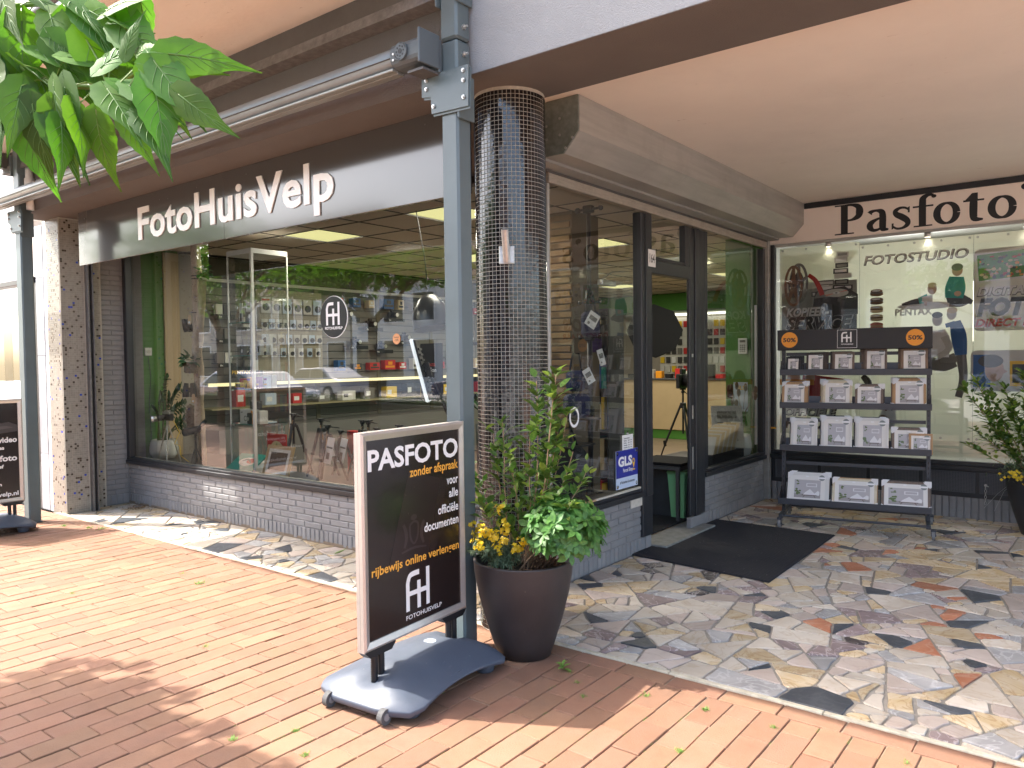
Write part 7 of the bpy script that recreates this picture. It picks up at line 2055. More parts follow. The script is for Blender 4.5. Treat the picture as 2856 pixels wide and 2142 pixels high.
# island shelf with black boards in the middle of the shop
r = random.Random(61); i = 0
SZC = [('silver', M_LTG), ('black', M_DKB), ('blue', M_BLU2), ('red', M_REDB), ('grey', M_MID), ('cream', M_CRM), ('orange', M_ORANGE)]
for y in [3.0 + .30 * k for k in range(16)]:
    for z in (2.34, 1.42):
        nm, m_ = r.choice(SZC); w, h = r.uniform(.10, .22), r.uniform(.10, .17)
        t = thing('product_box', '%s carton in the %s row of the slatwall, %s one in from the glass' % (nm, 'top' if z > 2 else 'middle', (ORD + ['eleventh', 'twelfth', 'thirteenth', 'fourteenth', 'fifteenth', 'sixteenth'])[i // 2]), 'box', (XW + .03, y, z)); b = MB(); b.bbox(0, 0, 0, .10, w, h, .002); b.obj('carton', m_, t); b = MB(); b.box(.1005, .01, h * .2, .1012, w - .02, h * .42); b.box(.1005, w * .3, h * .5, .1012, w * .7, h * .85); b.obj('print', r.choice([M_PURE, M_DKG, M_ORANGE]), t); i += 1
isl = thing('island_shelf', 'dark island shelving unit with books in the middle of the shop', 'shelving', (-3.6, 3.6, .03)); b = MB()
b.box(0, 0, 0, 1.6, .5, .08); b.box(0, .23, .08, 1.6, .27, 1.25); [b.box(0, 0, z_, 1.6, .23, z_ + .025) for z_ in (.35, .65, .95)]; b.box(0, 0, 0, .03, .5, 1.25); b.box(1.57, 0, 0, 1.6, .5, 1.25); b.obj('frame', M_DKB, isl)
r = random.Random(29)
for z_ in (.375, .675, .975):
    x = .05
    while x < 1.5:
        w = r.uniform(.02, .07); h = r.uniform(.15, .24); b = MB(); b.box(x, .05, z_, x + w, .21, z_ + h); b.obj('book', r.choice([M_LTG, M_DKG, M_REDB, M_MID, M_PALE, M_TEAL, M_CRM]), isl); x += w + r.choice([.003, .003, .12])

# ================================================================== behind the side window
pole = thing('background_stand', 'tall black telescopic pole clamped between platform and ceiling', 'stand', (-.36, 1.13, ZP))
b = MB(); b.s = True; b.tube([(0, 0, .01), (0, 0, 1.4)], .022, 14); b.tube([(0, 0, 1.4), (0, 0, 2.25)], .018, 12); b.obj('pole', mat('dark_grey_tube', (.03, .03, .033), .45), pole)
b = MB(); b.s = True; b.tube([(0, 0, 1.38), (0, 0, 1.62)], .030, 14); b.obj('collar', M_BLACK, pole)
b = MB(); b.s = True; b.lathe([(.10, 0), (.10, .008), (.04, .015)], n=24); b.obj('foot', M_BLACK, pole)
for z_, s_ in ((2.27, 1.2), (1.53, 1.0), (1.25, 1.0)):
    b = MB(); b.bbox(-.035 * s_, -.03, z_ - .03, .035 * s_, .03, z_ + .03, .008); b.tube([(-.08 * s_, 0, z_), (.09 * s_, 0, z_)], .010, 8); b.s = True; b.ball((-.085 * s_, 0, z_), .02 * s_, 10, 6); b.ball((.095 * s_, 0, z_), .018 * s_, 10, 6); b.obj('clamp', M_BLACK, pole)
M_NAVY = mat('navy_fabric', (.020, .024, .075), .9, bump=.5, bscale=200); M_GBAG = mat('black_bag_fabric', (.016, .016, .018), .85, bump=.5, bscale=200)
def bag(label, x, y, z, w, d, h, m, strap=True, rz=.2, pocket=True):
    t = thing('camera_bag', label, 'bag', (x, y, z), rz)
    b = MB(); b.bbox(-w / 2, -d / 2, 0, w / 2, d / 2, h, min(w, d, h) * .22); o = b.obj('body', m, t); md = o.modifiers.new('bevel', 'BEVEL'); md.width = .012; md.segments = 3
    if pocket: b = MB(); b.bbox(-w * .36, -d / 2 - .03, h * .08, w * .36, -d / 2 + .01, h * .5, .015); b.obj('pocket', m, t); b = MB(); b.bbox(w / 2 - .01, -d * .35, h * .1, w / 2 + .03, d * .35, h * .5, .012); b.obj('pocket', M_GBAG, t)
    b = MB(); b.box(-w / 2 - .002, -d / 2 - .002, h * .66, w / 2 + .002, d / 2 + .002, h * .675); b.obj('zip', M_DKG, t)
    if strap: b = MB(); b.s = True; b.tube([(-w * .3, 0, h), (-w * .15, 0, h + .13), (w * .15, 0, h + .13), (w * .3, 0, h)], .009, 6); b.obj('strap', M_GBAG, t)
def hangtag(label, x, y, z, w, h, rot):
    t = thing('hang_tag', label, 'tag', (x, y, z), rot=rot); b = MB(); b.bbox(-w / 2, -.002, -h, w / 2, .002, 0, .001); b.obj('card', M_PURE, t); b = MB(); b.box(-w * .35, -.0032, -h * .55, w * .35, -.0022, -h * .25); b.disc((-w * .2, -.0022, -h * .8), (0, -1, 0), w * .12, 12, .001); b.obj('print', M_MID, t); b = MB(); b.tube([(0, 0, 0), (0, 0, .07)], .0015, 4); b.obj('string', M_BLACK, t)
bag('navy camera pouch hanging upper on the pole behind the side window', -.30, 1.05, 1.72, .14, .11, .20, M_NAVY, True, .9)
bag('small purple pouch hanging beside the pole in the side window', -.42, 1.30, 1.60, .12, .08, .13, mat('purple_fabric', (.05, .025, .10), .9), True, .7)
bag('navy sling bag hanging at middle height in the side window', -.28, .80, 1.30, .15, .12, .16, M_NAVY, True, .5)
bag('navy blue camera bag standing under the ring sticker', -.30, .84, 1.09, .20, .15, .19, M_NAVY, False, .9)
bag('large black camera backpack on the platform behind the shrub', -.30, .68, ZP, .30, .20, .42, M_GBAG, True, .8)
bag('flat black bag lying beside the backpack in the side window', -.42, .95, ZP, .26, .2, .10, M_GBAG, False, .6)
b = MB(); b.bbox(-.42, .66, 1.075, -.18, 1.0, 1.088, .003); b.tube([(-.3, .75, .9), (-.3, .75, 1.075)], .015, 8); b.bbox(-.4, .6, .88, -.2, .95, .895, .003); prop(b.obj('bag_stand', M_BLACK), 'small black stand holding the navy bag in the side window', 'stand')
hangtag('white square hang tag on the navy pouch, topmost tag in the side window', -.22, 1.00, 1.90, .10, .12, (0, .55, 1.1)); hangtag('white hang tag halfway down the pole in the side window', -.24, 1.08, 1.62, .055, .13, (0, -.3, 1.1)); hangtag('white hang tag on the lower navy sling bag', -.18, .78, 1.47, .07, .12, (0, -.5, 1.1)); 
cpost = MB(); cpost.bbox(-.05, .005, .45, -.002, .021, 2.84, .003); prop(cpost.obj('corner_post', M_FRAME), 'thin dark corner post of the shop glazing behind the pillar', 'post')
rail_ = thing('curtain_rail_clamp', 'white metal door closer high behind the side window glass', 'door closer', (-.3, 1.30, 2.16)); b = MB(); b.bbox(-.02, -.11, -.02, .03, .11, .025, .004); b.obj('body', M_ALU, rail_); b = MB(); b.tube([(0, -.06, .03), (0, .1, .10), (0, .3, .12)], .007, 6); b.obj('arm', M_ALU, rail_)
# bookcase behind
bc = thing('bookcase', 'dark bookcase with coloured albums behind the side window', 'bookcase', (-1.9, 2.3, .03)); b = MB(); b.box(0, .28, 0, 1.0, .30, 2.0); [b.box(0, 0, z_, 1.0, .28, z_ + .025) for z_ in (0, .4, .8, 1.2, 1.6, 1.975)]; b.box(-.02, 0, 0, 0, .3, 2.0); b.box(1.0, 0, 0, 1.02, .3, 2.0); b.obj('case', M_DKB, bc)
r = random.Random(31)
for z_ in (.025, .425, .825, 1.225, 1.625):
    x = .02
    while x < .93: w = r.uniform(.025, .06); h = r.uniform(.2, .32); b = MB(); b.box(x, .03, z_, x + w, .24, z_ + h); b.obj('album', r.choice([M_BLU2, M_TEAL, M_REDB, M_LTG, M_YELB, M_DKG, M_CRM]), bc); x += w + .004

# ================================================================== seen through the doorway
ct = thing('shop_counter', 'pale wooden sales counter with a green plinth deep in the shop', 'counter', (-4.6, 9.0, .03))
b = MB(); b.bbox(0, 0, .17, 3.3, .7, 1.10, .006); b.obj('front', mat('counter_laminate', (.50, .38, .22), .45, var=.05), ct); b = MB(); b.box(.03, .03, 0, 3.27, .65, .168); b.obj('plinth', M_GREEN, ct); b = MB(); b.bbox(-.02, -.03, 1.102, 3.32, .72, 1.13, .004); b.obj('worktop', M_DKB, ct)
r = random.Random(37)
for k in range(16):
    w = r.uniform(.08, .2); x = -4.5 + k * .2; t = thing('counter_item', 'small %s item on the sales counter, %s' % (['black', 'red', 'white', 'orange'][k % 4], 'number along from the left wall ' + (ORD[k] if k < 10 else ['eleventh', 'twelfth', 'thirteenth', 'fourteenth', 'fifteenth', 'sixteenth'][k - 10])), 'shop item', (x, 9.15, 1.16)); b = MB(); b.bbox(0, 0, 0, w * .8, .12, r.uniform(.06, .26), .004); b.obj('body', [M_BLACK, M_REDB, M_LTG, M_ORANGE][k % 4], t)
pb = thing('pegboard', 'long white pegboard with rows of packs on the shop back wall', 'pegboard', (-4.8, 11.12, 1.2)); b = MB(); b.box(0, 0, 0, 4.4, .05, 1.2); b.obj('board', M_LTG, pb)
k = 0
for row in range(6):
    for i in range(32):
        w = .09; b = MB(); m_ = r.choice([M_LTG, M_DKG, M_REDB, M_PURE, M_MID, M_YELB, M_DKG]); b.box(.03 + i * .136, -.05, .04 + row * .19, .03 + i * .136 + w, -.02, .04 + row * .19 + .13); b.obj('pack', m_, pb)
b = MB(); b.box(-4.8, 11.0, 2.44, -.4, 11.1, 2.48); prop(b.obj('light_strip', mat('cool_light_strip', (1, 1, .95), .5, emit=(1, .98, .85), estr=.6)), 'white light strip above the back wall pegboard', 'light strip')
b = MB(); b.box(-5.8, 10.2, 2.5, -.15, 10.95, 2.84); prop(b.obj('green_bulkhead', M_GREEN), 'green bulkhead above the counter at the back of the shop', 'bulkhead')
sb_ = thing('softbox', 'large black octagonal softbox lamp inside the doorway', 'studio lamp', (-2.5, 6.4, 1.95), rot=(R(75), 0, R(35))); b = MB(); b.lathe([(.08, -.28), (.2, -.2), (.42, 0), (.42, .04)], n=8, caps=True); b.obj('shell', mat('black_softbox_cloth', (.008, .008, .009), .9, spec=.1), sb_); b = MB(); b.tube([(0, 0, -.28), (0, .1, -.36)], .05, 10); b.obj('lamp_head', M_DKB, sb_)
t_ = tripod('tripod', 'tall black studio tripod standing just inside the doorway', -1.2, 4.62, .03, 1.16, .38, None, tag_=False)
slr('black camera with long lens on the tall tripod in the doorway', -1.2, 4.62, 1.17, 2.1)
stl = thing('stool', 'low black topped table just inside the doorway beside the green bin', 'table', (-.44, 2.62, .03)); b = MB(); b.bbox(-.22, -.26, .515, .28, .24, .54, .003); b.obj('top', mat('matt_black_board', (.01, .01, .011), .9, spec=.15), stl); b = MB(); b.bbox(-.2, -.24, .47, .26, .22, .512, .002); b.obj('apron', M_DKB, stl)
b = MB(); [b.box(x, y, 0, x + .03, y + .03, .47) for x in (-.2, .22) for y in (-.24, .19)]; b.obj('legs', M_DKB, stl)
bn = thing('bin', 'mint green plastic bin standing in the doorway', 'bin', (-.27, 2.6, .037)); b = MB(); b.prism([(-.10, -.10), (.10, -.10), (.10, .10), (-.10, .10)], 0, .001); 
def taper(b, w0, d0, w1, d1, z0, z1): b.add([(-w0, -d0, z0), (w0, -d0, z0), (w0, d0, z0), (-w0, d0, z0), (-w1, -d1, z1), (w1, -d1, z1), (w1, d1, z1), (-w1, d1, z1)], [(0, 3, 2, 1), (0, 1, 5, 4), (1, 2, 6, 5), (2, 3, 7, 6), (3, 0, 4, 7)])
M_MINT = mat('mint_green_plastic', (.25, .58, .28), .4); b = MB(); taper(b, .065, .08, .09, .11, 0, .44); b.obj('body', M_MINT, bn); b = MB(); b.bbox(-.095, -.115, .415, .095, .115, .435, .004); b.obj('rim', M_MINT, bn)

# ================================================================== behind the narrow window
vs_ = thing('vase', 'rounded glossy white ceramic vase with dry stems behind the narrow window', 'vase', (-.16, 3.86, ZP)); b = MB(); b.s = True; b.lathe([(.05, 0), (.08, .02), (.098, .08), (.10, .15), (.09, .22), (.082, .25), (.075, .245)], n=32); b.obj('body', M_CER, vs_)
r = random.Random(43)
for k in range(14): a = r.uniform(0, 6.28); b = MB(); b.s = True; e = (math.cos(a) * .14, math.sin(a) * .14, r.uniform(.55, .8)); b.tube([(0, 0, .2), (e[0] * .3, e[1] * .3, .5), e], [.003, .003, .002], 5); b.ball(e, .022, 8, 5, 2.0); b.obj('dry_stem', mat('dry_seed_head', (.16, .11, .07), .9), vs_)
bx = thing('print_bin', 'black display box holding sloping matted prints behind the narrow window', 'display box', (-.19, 3.28, ZP)); b = MB(); b.bbox(-.12, -.42, 0, .12, .40, .13, .003); b.obj('box', M_BLACK, bx)
for k in range(16):
    hh = .20 + .008 * k; b = MB(); b.box(-.11, 0, 0, .11, .004, hh); o = b.obj('mount', M_CRM if k % 3 else M_MATB, bx, loc=(0, -.38 + k * .038, .12), rot=(-.5, 0, 0))
pr2 = thing('matted_print', 'large cream mount with three openings leaning on the print box', 'picture mount', (-.17, 3.52, ZP + .13), rot=(-.35, 0, .55)); b = MB(); b.box(-.16, 0, 0, .16, .004, .46); b.obj('mount', M_MATB, pr2); b = MB(); [b.box(-.10, -.002, .08 + k * .12, .10, -.0003, .16 + k * .12) for k in range(3)]; b.obj('opening', M_MID, pr2)
fl2 = MB(); fl2.bbox(-.075, 4.0, .60, -.055, 4.03, 2.10, .002); prop(fl2.obj('white_strip', M_WHITE), 'slim vertical white strip at the right side of the narrow window', 'strip')
cl_ = thing('wall_keypad', 'white wall keypad on the green panel behind the narrow window', 'keypad', (-.22, 4.056, 1.58)); b = MB(); b.bbox(-.05, -.02, 0, .05, 0, .17, .004); b.obj('case', M_WHITE, cl_); b = MB(); [b.box(-.03 + i * .022, -.0215, .02 + j * .022, -.016 + i * .022, -.0202, .034 + j * .022) for i in range(3) for j in range(4)]; b.box(-.03, -.0215, .125, .03, -.0202, .15); b.obj('keys', M_MID, cl_)
gls2 = thing('parcel_leaflet', 'green and yellow leaflet low on the green panel behind the narrow window', 'leaflet', (-.25, 4.055, .95)); b = MB(); b.box(-.08, -.003, 0, .08, -.001, .32); b.obj('sheet', M_PALE, gls2); text('GLS', gls2, M_YEL, (-.05, -.0035, .24), RX, UPZ, .06, width=.10, bold=.03)
# ================================================================== street furniture, trees, buildings across the street
M_TRUNK = mat('grey_brown_bark', (.13, .10, .075), .9, var=.3, vscale=18, stretch=(1, 1, .3), bump=.9, bscale=40)
M_LTREE = leaf_material('mulberry_leaf', (.055, .13, .018), (.09, .18, .026), .45, .32, .3, 30)
M_LNEAR = leaf_material('mulberry_leaf_near', (.058, .152, .016), (.088, .195, .026), .45, .62, .35, 12)
def crown_leaves(b, c, rad, n, r, size=.15):
    n = int(n * .5) if size < .3 else n
    for k in range(n):
        v = Vector((r.gauss(0, 1), r.gauss(0, 1), r.gauss(0, 1))).normalized() * (r.random() ** .45)
        p = Vector((c[0] + v.x * rad[0], c[1] + v.y * rad[1], c[2] + v.z * rad[2]))
        d = Vector((r.gauss(0, 1), r.gauss(0, 1), r.gauss(-.5, .6))).normalized(); s = size * r.uniform(.6, 1.3)
        x = d.orthogonal().normalized(); x.rotate(Matrix.Rotation(r.uniform(0, 6.3), 3, d)) if False else None
        w = x * s * .36; b.r = r.random()
        b.add([p, p + d * s * .35 - w, p + d * s, p + d * s * .35 + w, p + d * s * .4 + d.cross(x) * s * .06], [(0, 1, 4), (1, 2, 4), (2, 3, 4), (3, 0, 4)])


def street_tree(label, x, y, blobs, seed, h=2.4, n=900):
    t = thing('street_tree', label, 'tree', (x, y, 0), group='flat pruned trees along the street'); r = random.Random(seed)
    b = MB(); b.s = True; b.tube([(0, 0, 0), (.02, .01, .8), (-.02, 0, 1.7), (0, .0, h)], [.13, .10, .09, .10], 14); b.obj('trunk', M_TRUNK, t)
    for c, rad, dens in blobs:
        cc_ = (c[0] - x, c[1] - y, c[2]); b = MB(); b.s = True
        b.tube([(0, 0, h - .1), (cc_[0] * .4, cc_[1] * .4, h + .25), (cc_[0], cc_[1], cc_[2])], [.07, .04, .02], 8)
        for k in range(7): a = r.uniform(0, 6.28); b.tube([(cc_[0] * .7, cc_[1] * .7, (h + cc_[2]) / 2 + .05), (cc_[0] + math.cos(a) * rad[0] * .8, cc_[1] + math.sin(a) * rad[1] * .8, cc_[2] + r.uniform(-.2, .2))], [.02, .006], 5)
        b.obj('branch', M_TRUNK, t)
    b = MB()
    for c, rad, dens in blobs: crown_leaves(b, (c[0] - x, c[1] - y, c[2]), rad, int(n * dens), r)
    b.obj('crown', M_LTREE, t)
    return t
street_tree('pruned street tree whose flat crown shades the brick paving', -2.9, -5.9, [((-3.0, -3.95, 3.0), (.70, .55, .30), 1.3), ((-2.25, -3.98, 3.0), (.55, .42, .25), .8), ((-1.7, -3.75, 2.95), (.30, .25, .15), .16), ((-2.7, -4.9, 3.15), (1.1, .6, .35), 1.2), ((-1.45, -5.1, 3.1), (.7, .7, .35), .9), ((-3.4, -5.4, 3.2), (1.0, .9, .45), 1.3), ((-2.0, -6.1, 3.4), (1.3, .9, .5), 1.5), ((-1.2, -4.2, 2.95), (.3, .2, .15), .10)], 1)
street_tree('street tree with broad leafy crown opposite the display window', -8.6, -6.2, [((-8.2, -5.2, 3.2), (1.3, .9, .55), 1.6), ((-9.6, -5.9, 3.3), (1.3, 1.2, .6), 1.6), ((-7.2, -6.3, 3.5), (1.3, 1.0, .6), 1.5), ((-8.8, -7.2, 3.6), (1.6, 1.0, .6), 1.5), ((-10.8, -6.4, 3.2), (.9, .9, .5), .8)], 2)
street_tree('street tree further along the pavement to the left', -14.5, -6.5, [((-14.0, -5.8, 3.4), (1.6, 1.3, .7), 2.0), ((-15.6, -6.6, 3.4), (1.6, 1.3, .7), 1.8), ((-13, -7.2, 3.6), (1.5, 1.2, .7), 1.6), ((-14.5, -6.3, 4.4), (1.9, 1.5, 1.0), 2.2), ((-12.2, -6.2, 4.3), (1.5, 1.2, .8), 1.6)], 3)

# near tree: its lowest branch hangs into the top left corner
nt_ = thing('near_tree', 'mulberry tree whose leafy branch hangs into the top left corner', 'tree', (-.9, -6.6, 0)); r = random.Random(5)
b = MB(); b.s = True; b.tube([(0, 0, 0), (.03, 0, .9), (0, .02, 1.8), (.05, .05, 2.5)], [.15, .12, .10, .11], 16); b.obj('trunk', M_TRUNK, nt_)
b = MB()
for c, rad, dn in [((.9, -.6, 3.3), (1.0, .8, .4), 1.0), ((-1.2, -.9, 3.4), (1.1, .9, .4), 1.0)]: crown_leaves(b, c, rad, int(900 * dn), r)
b.obj('crown', M_LTREE, nt_)
NB = Vector((-.9, -6.6, 0))
def cam_pt(px, py, dist):
    return CAM_POS + (AX_F + AX_R * ((px - 1428) / 2149.5) - AX_U * ((py - 1071) / 2149.5)) * dist - NB
# limbs
limb0 = [Vector((.05, .05, 2.5)), Vector((.5, .8, 2.75)), Vector((1.2, 1.9, 2.6)), cam_pt(-260, 60, 1.62)]
b = MB(); b.s = True; b.tube(limb0, [.07, .05, .03, .016], 10); b.obj('limb', M_TRUNK, nt_)
M_GSHOOT = mat('green_shoot', (.16, .24, .04), .5, trans=.1)
shoots = [[(-260, 60, 1.62), (-60, 130, 1.5), (150, 235, 1.42), (300, 245, 1.38), (420, 180, 1.36)], [(-260, 60, 1.62), (-80, 20, 1.55), (120, 10, 1.5), (260, 40, 1.46)], [(-200, 80, 1.6), (-80, 220, 1.5), (40, 280, 1.45), (130, 330, 1.42)]]
spts = []
for s_ in shoots:
    pts = [cam_pt(*q) for q in s_]; b = MB(); b.s = True; b.tube(pts, [.009 - .0055 * k / (len(pts) - 1) for k in range(len(pts))], 7); b.obj('shoot', M_GSHOOT, nt_); spts += pts


def mulberry(L, W, seed):
    """toothed heart-shaped leaf with drip tip, quilted between its side veins"""
    r = random.Random(seed); b = MB(); b.s = True; n = 16; vs = []; fs = []; cols = 5
    def half(t):
        if t < .78: w = math.sin(PI * min(1, (t / .78)) ** .62) ** .8
        else: w = 0
        w = max(w, 0) * W / 2
        tip = .11 * W * max(0, 1 - t) / .22 if t > .70 else 0
        return max(w * (1 if t < .78 else 0), tip if t > .66 else 0)
    curl = r.uniform(.15, .55); side = r.uniform(-.2, .2)
    for i in range(n + 1):
        t = i / n; hw = max(half(t), .0008)
        tooth = 1 + (.06 if i % 2 else -.03) if .06 < t < .75 else 1
        y = t * L; zb_ = -curl * L * t * t * .6
        for k in range(-cols, cols + 1):
            u = k / cols; e = abs(u)
            x = u * hw * (tooth if e == 1 else 1); yy = y - (.10 * L * e * e * (1 - t)) - (.12 * L * e * (1 - t) ** 4) + .02 * L * e
            quilt = .012 * L * math.sin((t * 7.5 - e * 2.2) * 2 * PI) * e * (1 - e * .5)
            fold = .16 * abs(x) + side * x * t
            vs.append((x, yy, zb_ + fold + quilt - .35 * x * x / W))
    w_ = 2 * cols + 1
    for i in range(n):
        for k in range(w_ - 1): a = i * w_ + k; fs.append((a, a + 1, a + w_ + 1, a + w_))
    b.add(vs, fs)
    b.s = True
    # pale veins standing out below and above
    vb = []
    return b


def vein_lines(L, W, src):
    b = MB(); n = 16; w_ = 11
    def P_at(i, k): return Vector(src.v[i * w_ + 5 + k])
    mid = [P_at(i, 0) + Vector((0, 0, .0006)) for i in range(0, 17)]
    b.tube([p for p in mid], [.0014 * (1 - .7 * i / 16) for i in range(17)], 4, False)
    for i in range(1, 11, 2):
        for s in (-1, 1):
            pts = [P_at(i, 0)] + [P_at(min(i + j, 15), s * j) + Vector((0, 0, .0004)) for j in range(1, 5)]
            b.tube(pts, [.0008, .0007, .0006, .0005, .0003], 3, False)
    return b


variants = [(mulberry(.145, .066, 1), .145, .066), (mulberry(.135, .058, 2), .135, .058), (mulberry(.155, .074, 3), .155, .074), (mulberry(.115, .046, 4), .115, .046), (mulberry(.095, .04, 6), .095, .04)]
M_VEIN = mat('pale_leaf_vein', (.10, .20, .04), .5)
vm = []
for src, L_, W_2 in variants:
    comb = MB(); comb.s = True; comb.m = 0; comb.add(src.v, src.f); vn = vein_lines(L_, W_2, src); comb.m = 1; comb.add(vn.v, vn.f); vm.append(comb.mesh('leaf', [M_LNEAR, M_VEIN]))
# (base px, base py, distance, hanging direction px dx, dy, variant, toward camera)
leaves = [(60, 60, 1.5, 60, 220, 2), (140, 40, 1.48, 120, 200, 0), (230, 20, 1.46, 150, 190, 2), (300, 30, 1.44, 60, -90, 1), (330, 60, 1.43, 150, 110, 0), (250, 30, 1.46, 200, 90, 1), (420, 180, 1.36, 190, -10, 3), (430, 170, 1.36, 120, 190, 0), (410, 200, 1.37, 40, 150, 1),
          (360, 240, 1.38, 170, 160, 0), (300, 250, 1.38, 90, 200, 2), (240, 250, 1.40, 30, 210, 0), (330, 235, 1.38, 230, 130, 1), (180, 245, 1.42, -30, 230, 2), (150, 240, 1.42, 60, 230, 0), (60, 240, 1.44, -40, 190, 2), (90, 290, 1.44, 30, 200, 1), (-20, 200, 1.48, 30, 220, 2), (20, 250, 1.46, -20, 190, 0), (130, 330, 1.42, 60, 120, 3), (210, 300, 1.41, 20, 180, 2),
          (270, 330, 1.40, 30, 190, 1), (170, 340, 1.42, 90, 170, 1), (-60, 120, 1.5, 50, 180, 0), (0, 60, 1.52, 60, 170, 1), (-40, 10, 1.55, 110, 60, 2), (90, -10, 1.5, 120, 80, 2), (180, -20, 1.48, 100, 120, 0), (280, -30, 1.46, 100, 110, 1), (390, -10, 1.44, -30, 160, 3), (10, 130, 1.5, 150, 70, 2), (100, 140, 1.47, 180, 40, 1), (190, 160, 1.44, 160, 30, 0), (280, 190, 1.41, 130, -60, 3),
          (350, 150, 1.4, 80, -80, 4), (460, 150, 1.36, 70, -40, 4), (420, 150, 1.37, -20, -60, 4), (-30, 290, 1.47, 40, 130, 0), (-60, 60, 1.5, -20, 150, 2), (240, 110, 1.45, 110, 130, 2), (60, 180, 1.46, 100, 130, 2), (150, 120, 1.46, 60, 170, 2), (-20, 150, 1.5, 40, 130, 1), (0, -30, 1.5, 70, 120, 0), (200, 60, 1.5, 30, 130, 2), (320, 110, 1.46, 60, 110, 1), (110, 220, 1.48, 90, 120, 2), (30, 30, 1.54, 130, 40, 2), (400, 260, 1.4, 20, 110, 4), (360, 200, 1.42, -10, 130, 3), (500, 265, 1.34, 170, 185, 0), (430, 230, 1.36, 80, 210, 2), (395, 300, 1.38, 95, 150, 1), (215, 380, 1.41, 50, 180, 2), (470, 150, 1.36, 165, 35, 1), (350, 330, 1.4, 60, 150, 3), (150, 300, 1.43, 20, 200, 2), (330, 60, 1.44, 110, 130, 2), (60, 350, 1.45, 20, 130, 0)]
for (px, py, ds, dx, dy, v) in leaves:
    if (px * 7 + py) % 9 == 4: continue
    ds *= .96; dx += r.uniform(-70, 70); dy += r.uniform(-55, 40)
    p = cam_pt(px, py, ds); q = cam_pt(px + dx, py + dy, ds - r.uniform(-.06, .08)); d = (q - p).normalized()
    roll = r.uniform(-.9, .9)
    up = (Vector((0, 0, 1)) * .8 - AX_F * r.uniform(.3, 1.2)).normalized()
    link('leaf', vm[v], nt_, mx=aim(p, d, roll, r.uniform(.80, 1.12), up))
    b = MB(); n_ = min(spts, key=lambda s: (s - p).length); b.tube([n_, (n_ + p) / 2 + Vector((0, 0, .01)), p], .0014, 4); b.obj('leaf_stalk', M_GSHOOT, nt_)

# bench, hedge, cars, houses: seen mirrored in the shop windows
be = thing('park_bench', 'dark slatted bench on the pavement, mirrored in the display window', 'bench', (-5.4, -4.2, 0), R(8))
M_SLATB = mat('dark_bench_slat', (.055, .055, .05), .6, var=.2, vscale=12)
for k in range(5): b = MB(); b.bbox(-.85, -.42 + k * .10, .43, .85, -.34 + k * .10, .46, .005); b.obj('slat', M_SLATB, be)
for k in range(4): b = MB(); b.bbox(-.85, .10 + k * .02, .52 + k * .095, .85, .13 + k * .02, .60 + k * .095, .005); b.obj('back_slat', M_SLATB, be)
for s in (-.7, .7): b = MB(); b.bbox(s - .03, -.4, 0, s + .03, -.34, .43, .004); b.bbox(s - .03, .05, 0, s + .03, .11, .9, .004); b.bbox(s - .03, -.4, .39, s + .03, .11, .43, .004); b.obj('leg', M_FRAME, be)
hd_ = MB(); r = random.Random(9); cc = MB(); cc.box(-16, -7.2, 0, -4, -6.7, .72)
hg = thing('hedge', 'low clipped hedge along the kerb opposite the shop', 'hedge', (0, 0, 0)); cc.obj('core', mat('hedge_core', (.02, .03, .012), .9), hg)
for k in range(7000):
    p = Vector((r.uniform(-16.05, -3.95), r.choice([r.uniform(-7.25, -7.15), r.uniform(-6.75, -6.65), r.uniform(-7.2, -6.7)]), 0)); p.z = r.uniform(.05, .78) if abs(p.y + 6.95) > .2 else r.uniform(.70, .80)
    d = Vector((r.gauss(0, 1), r.gauss(0, 1), r.gauss(.3, 1))).normalized(); s = r.uniform(.03, .06); x = d.orthogonal().normalized() * s * .3
    hd_.r = r.random(); hd_.add([p - x, p + d * s, p + x], [(0, 1, 2)])
prop(hd_.obj('leaves', leaf_material('hedge_leaf', (.035, .09, .02), (.05, .12, .03), .2, .5, .3), hg), kind='stuff')
lpst = thing('street_lamp_post', 'grey street lamp post at the far kerb', 'lamp post', (-18.5, -19.6, 0)); b = MB(); b.s = True; b.tube([(0, 0, 0), (0, 0, 6)], [.11, .07], 12); b.obj('pole', M_CONC, lpst); b = MB(); b.bbox(-.1, -.1, 6, .1, .5, 6.1, .03); b.obj('lamp_head', M_ALU, lpst)


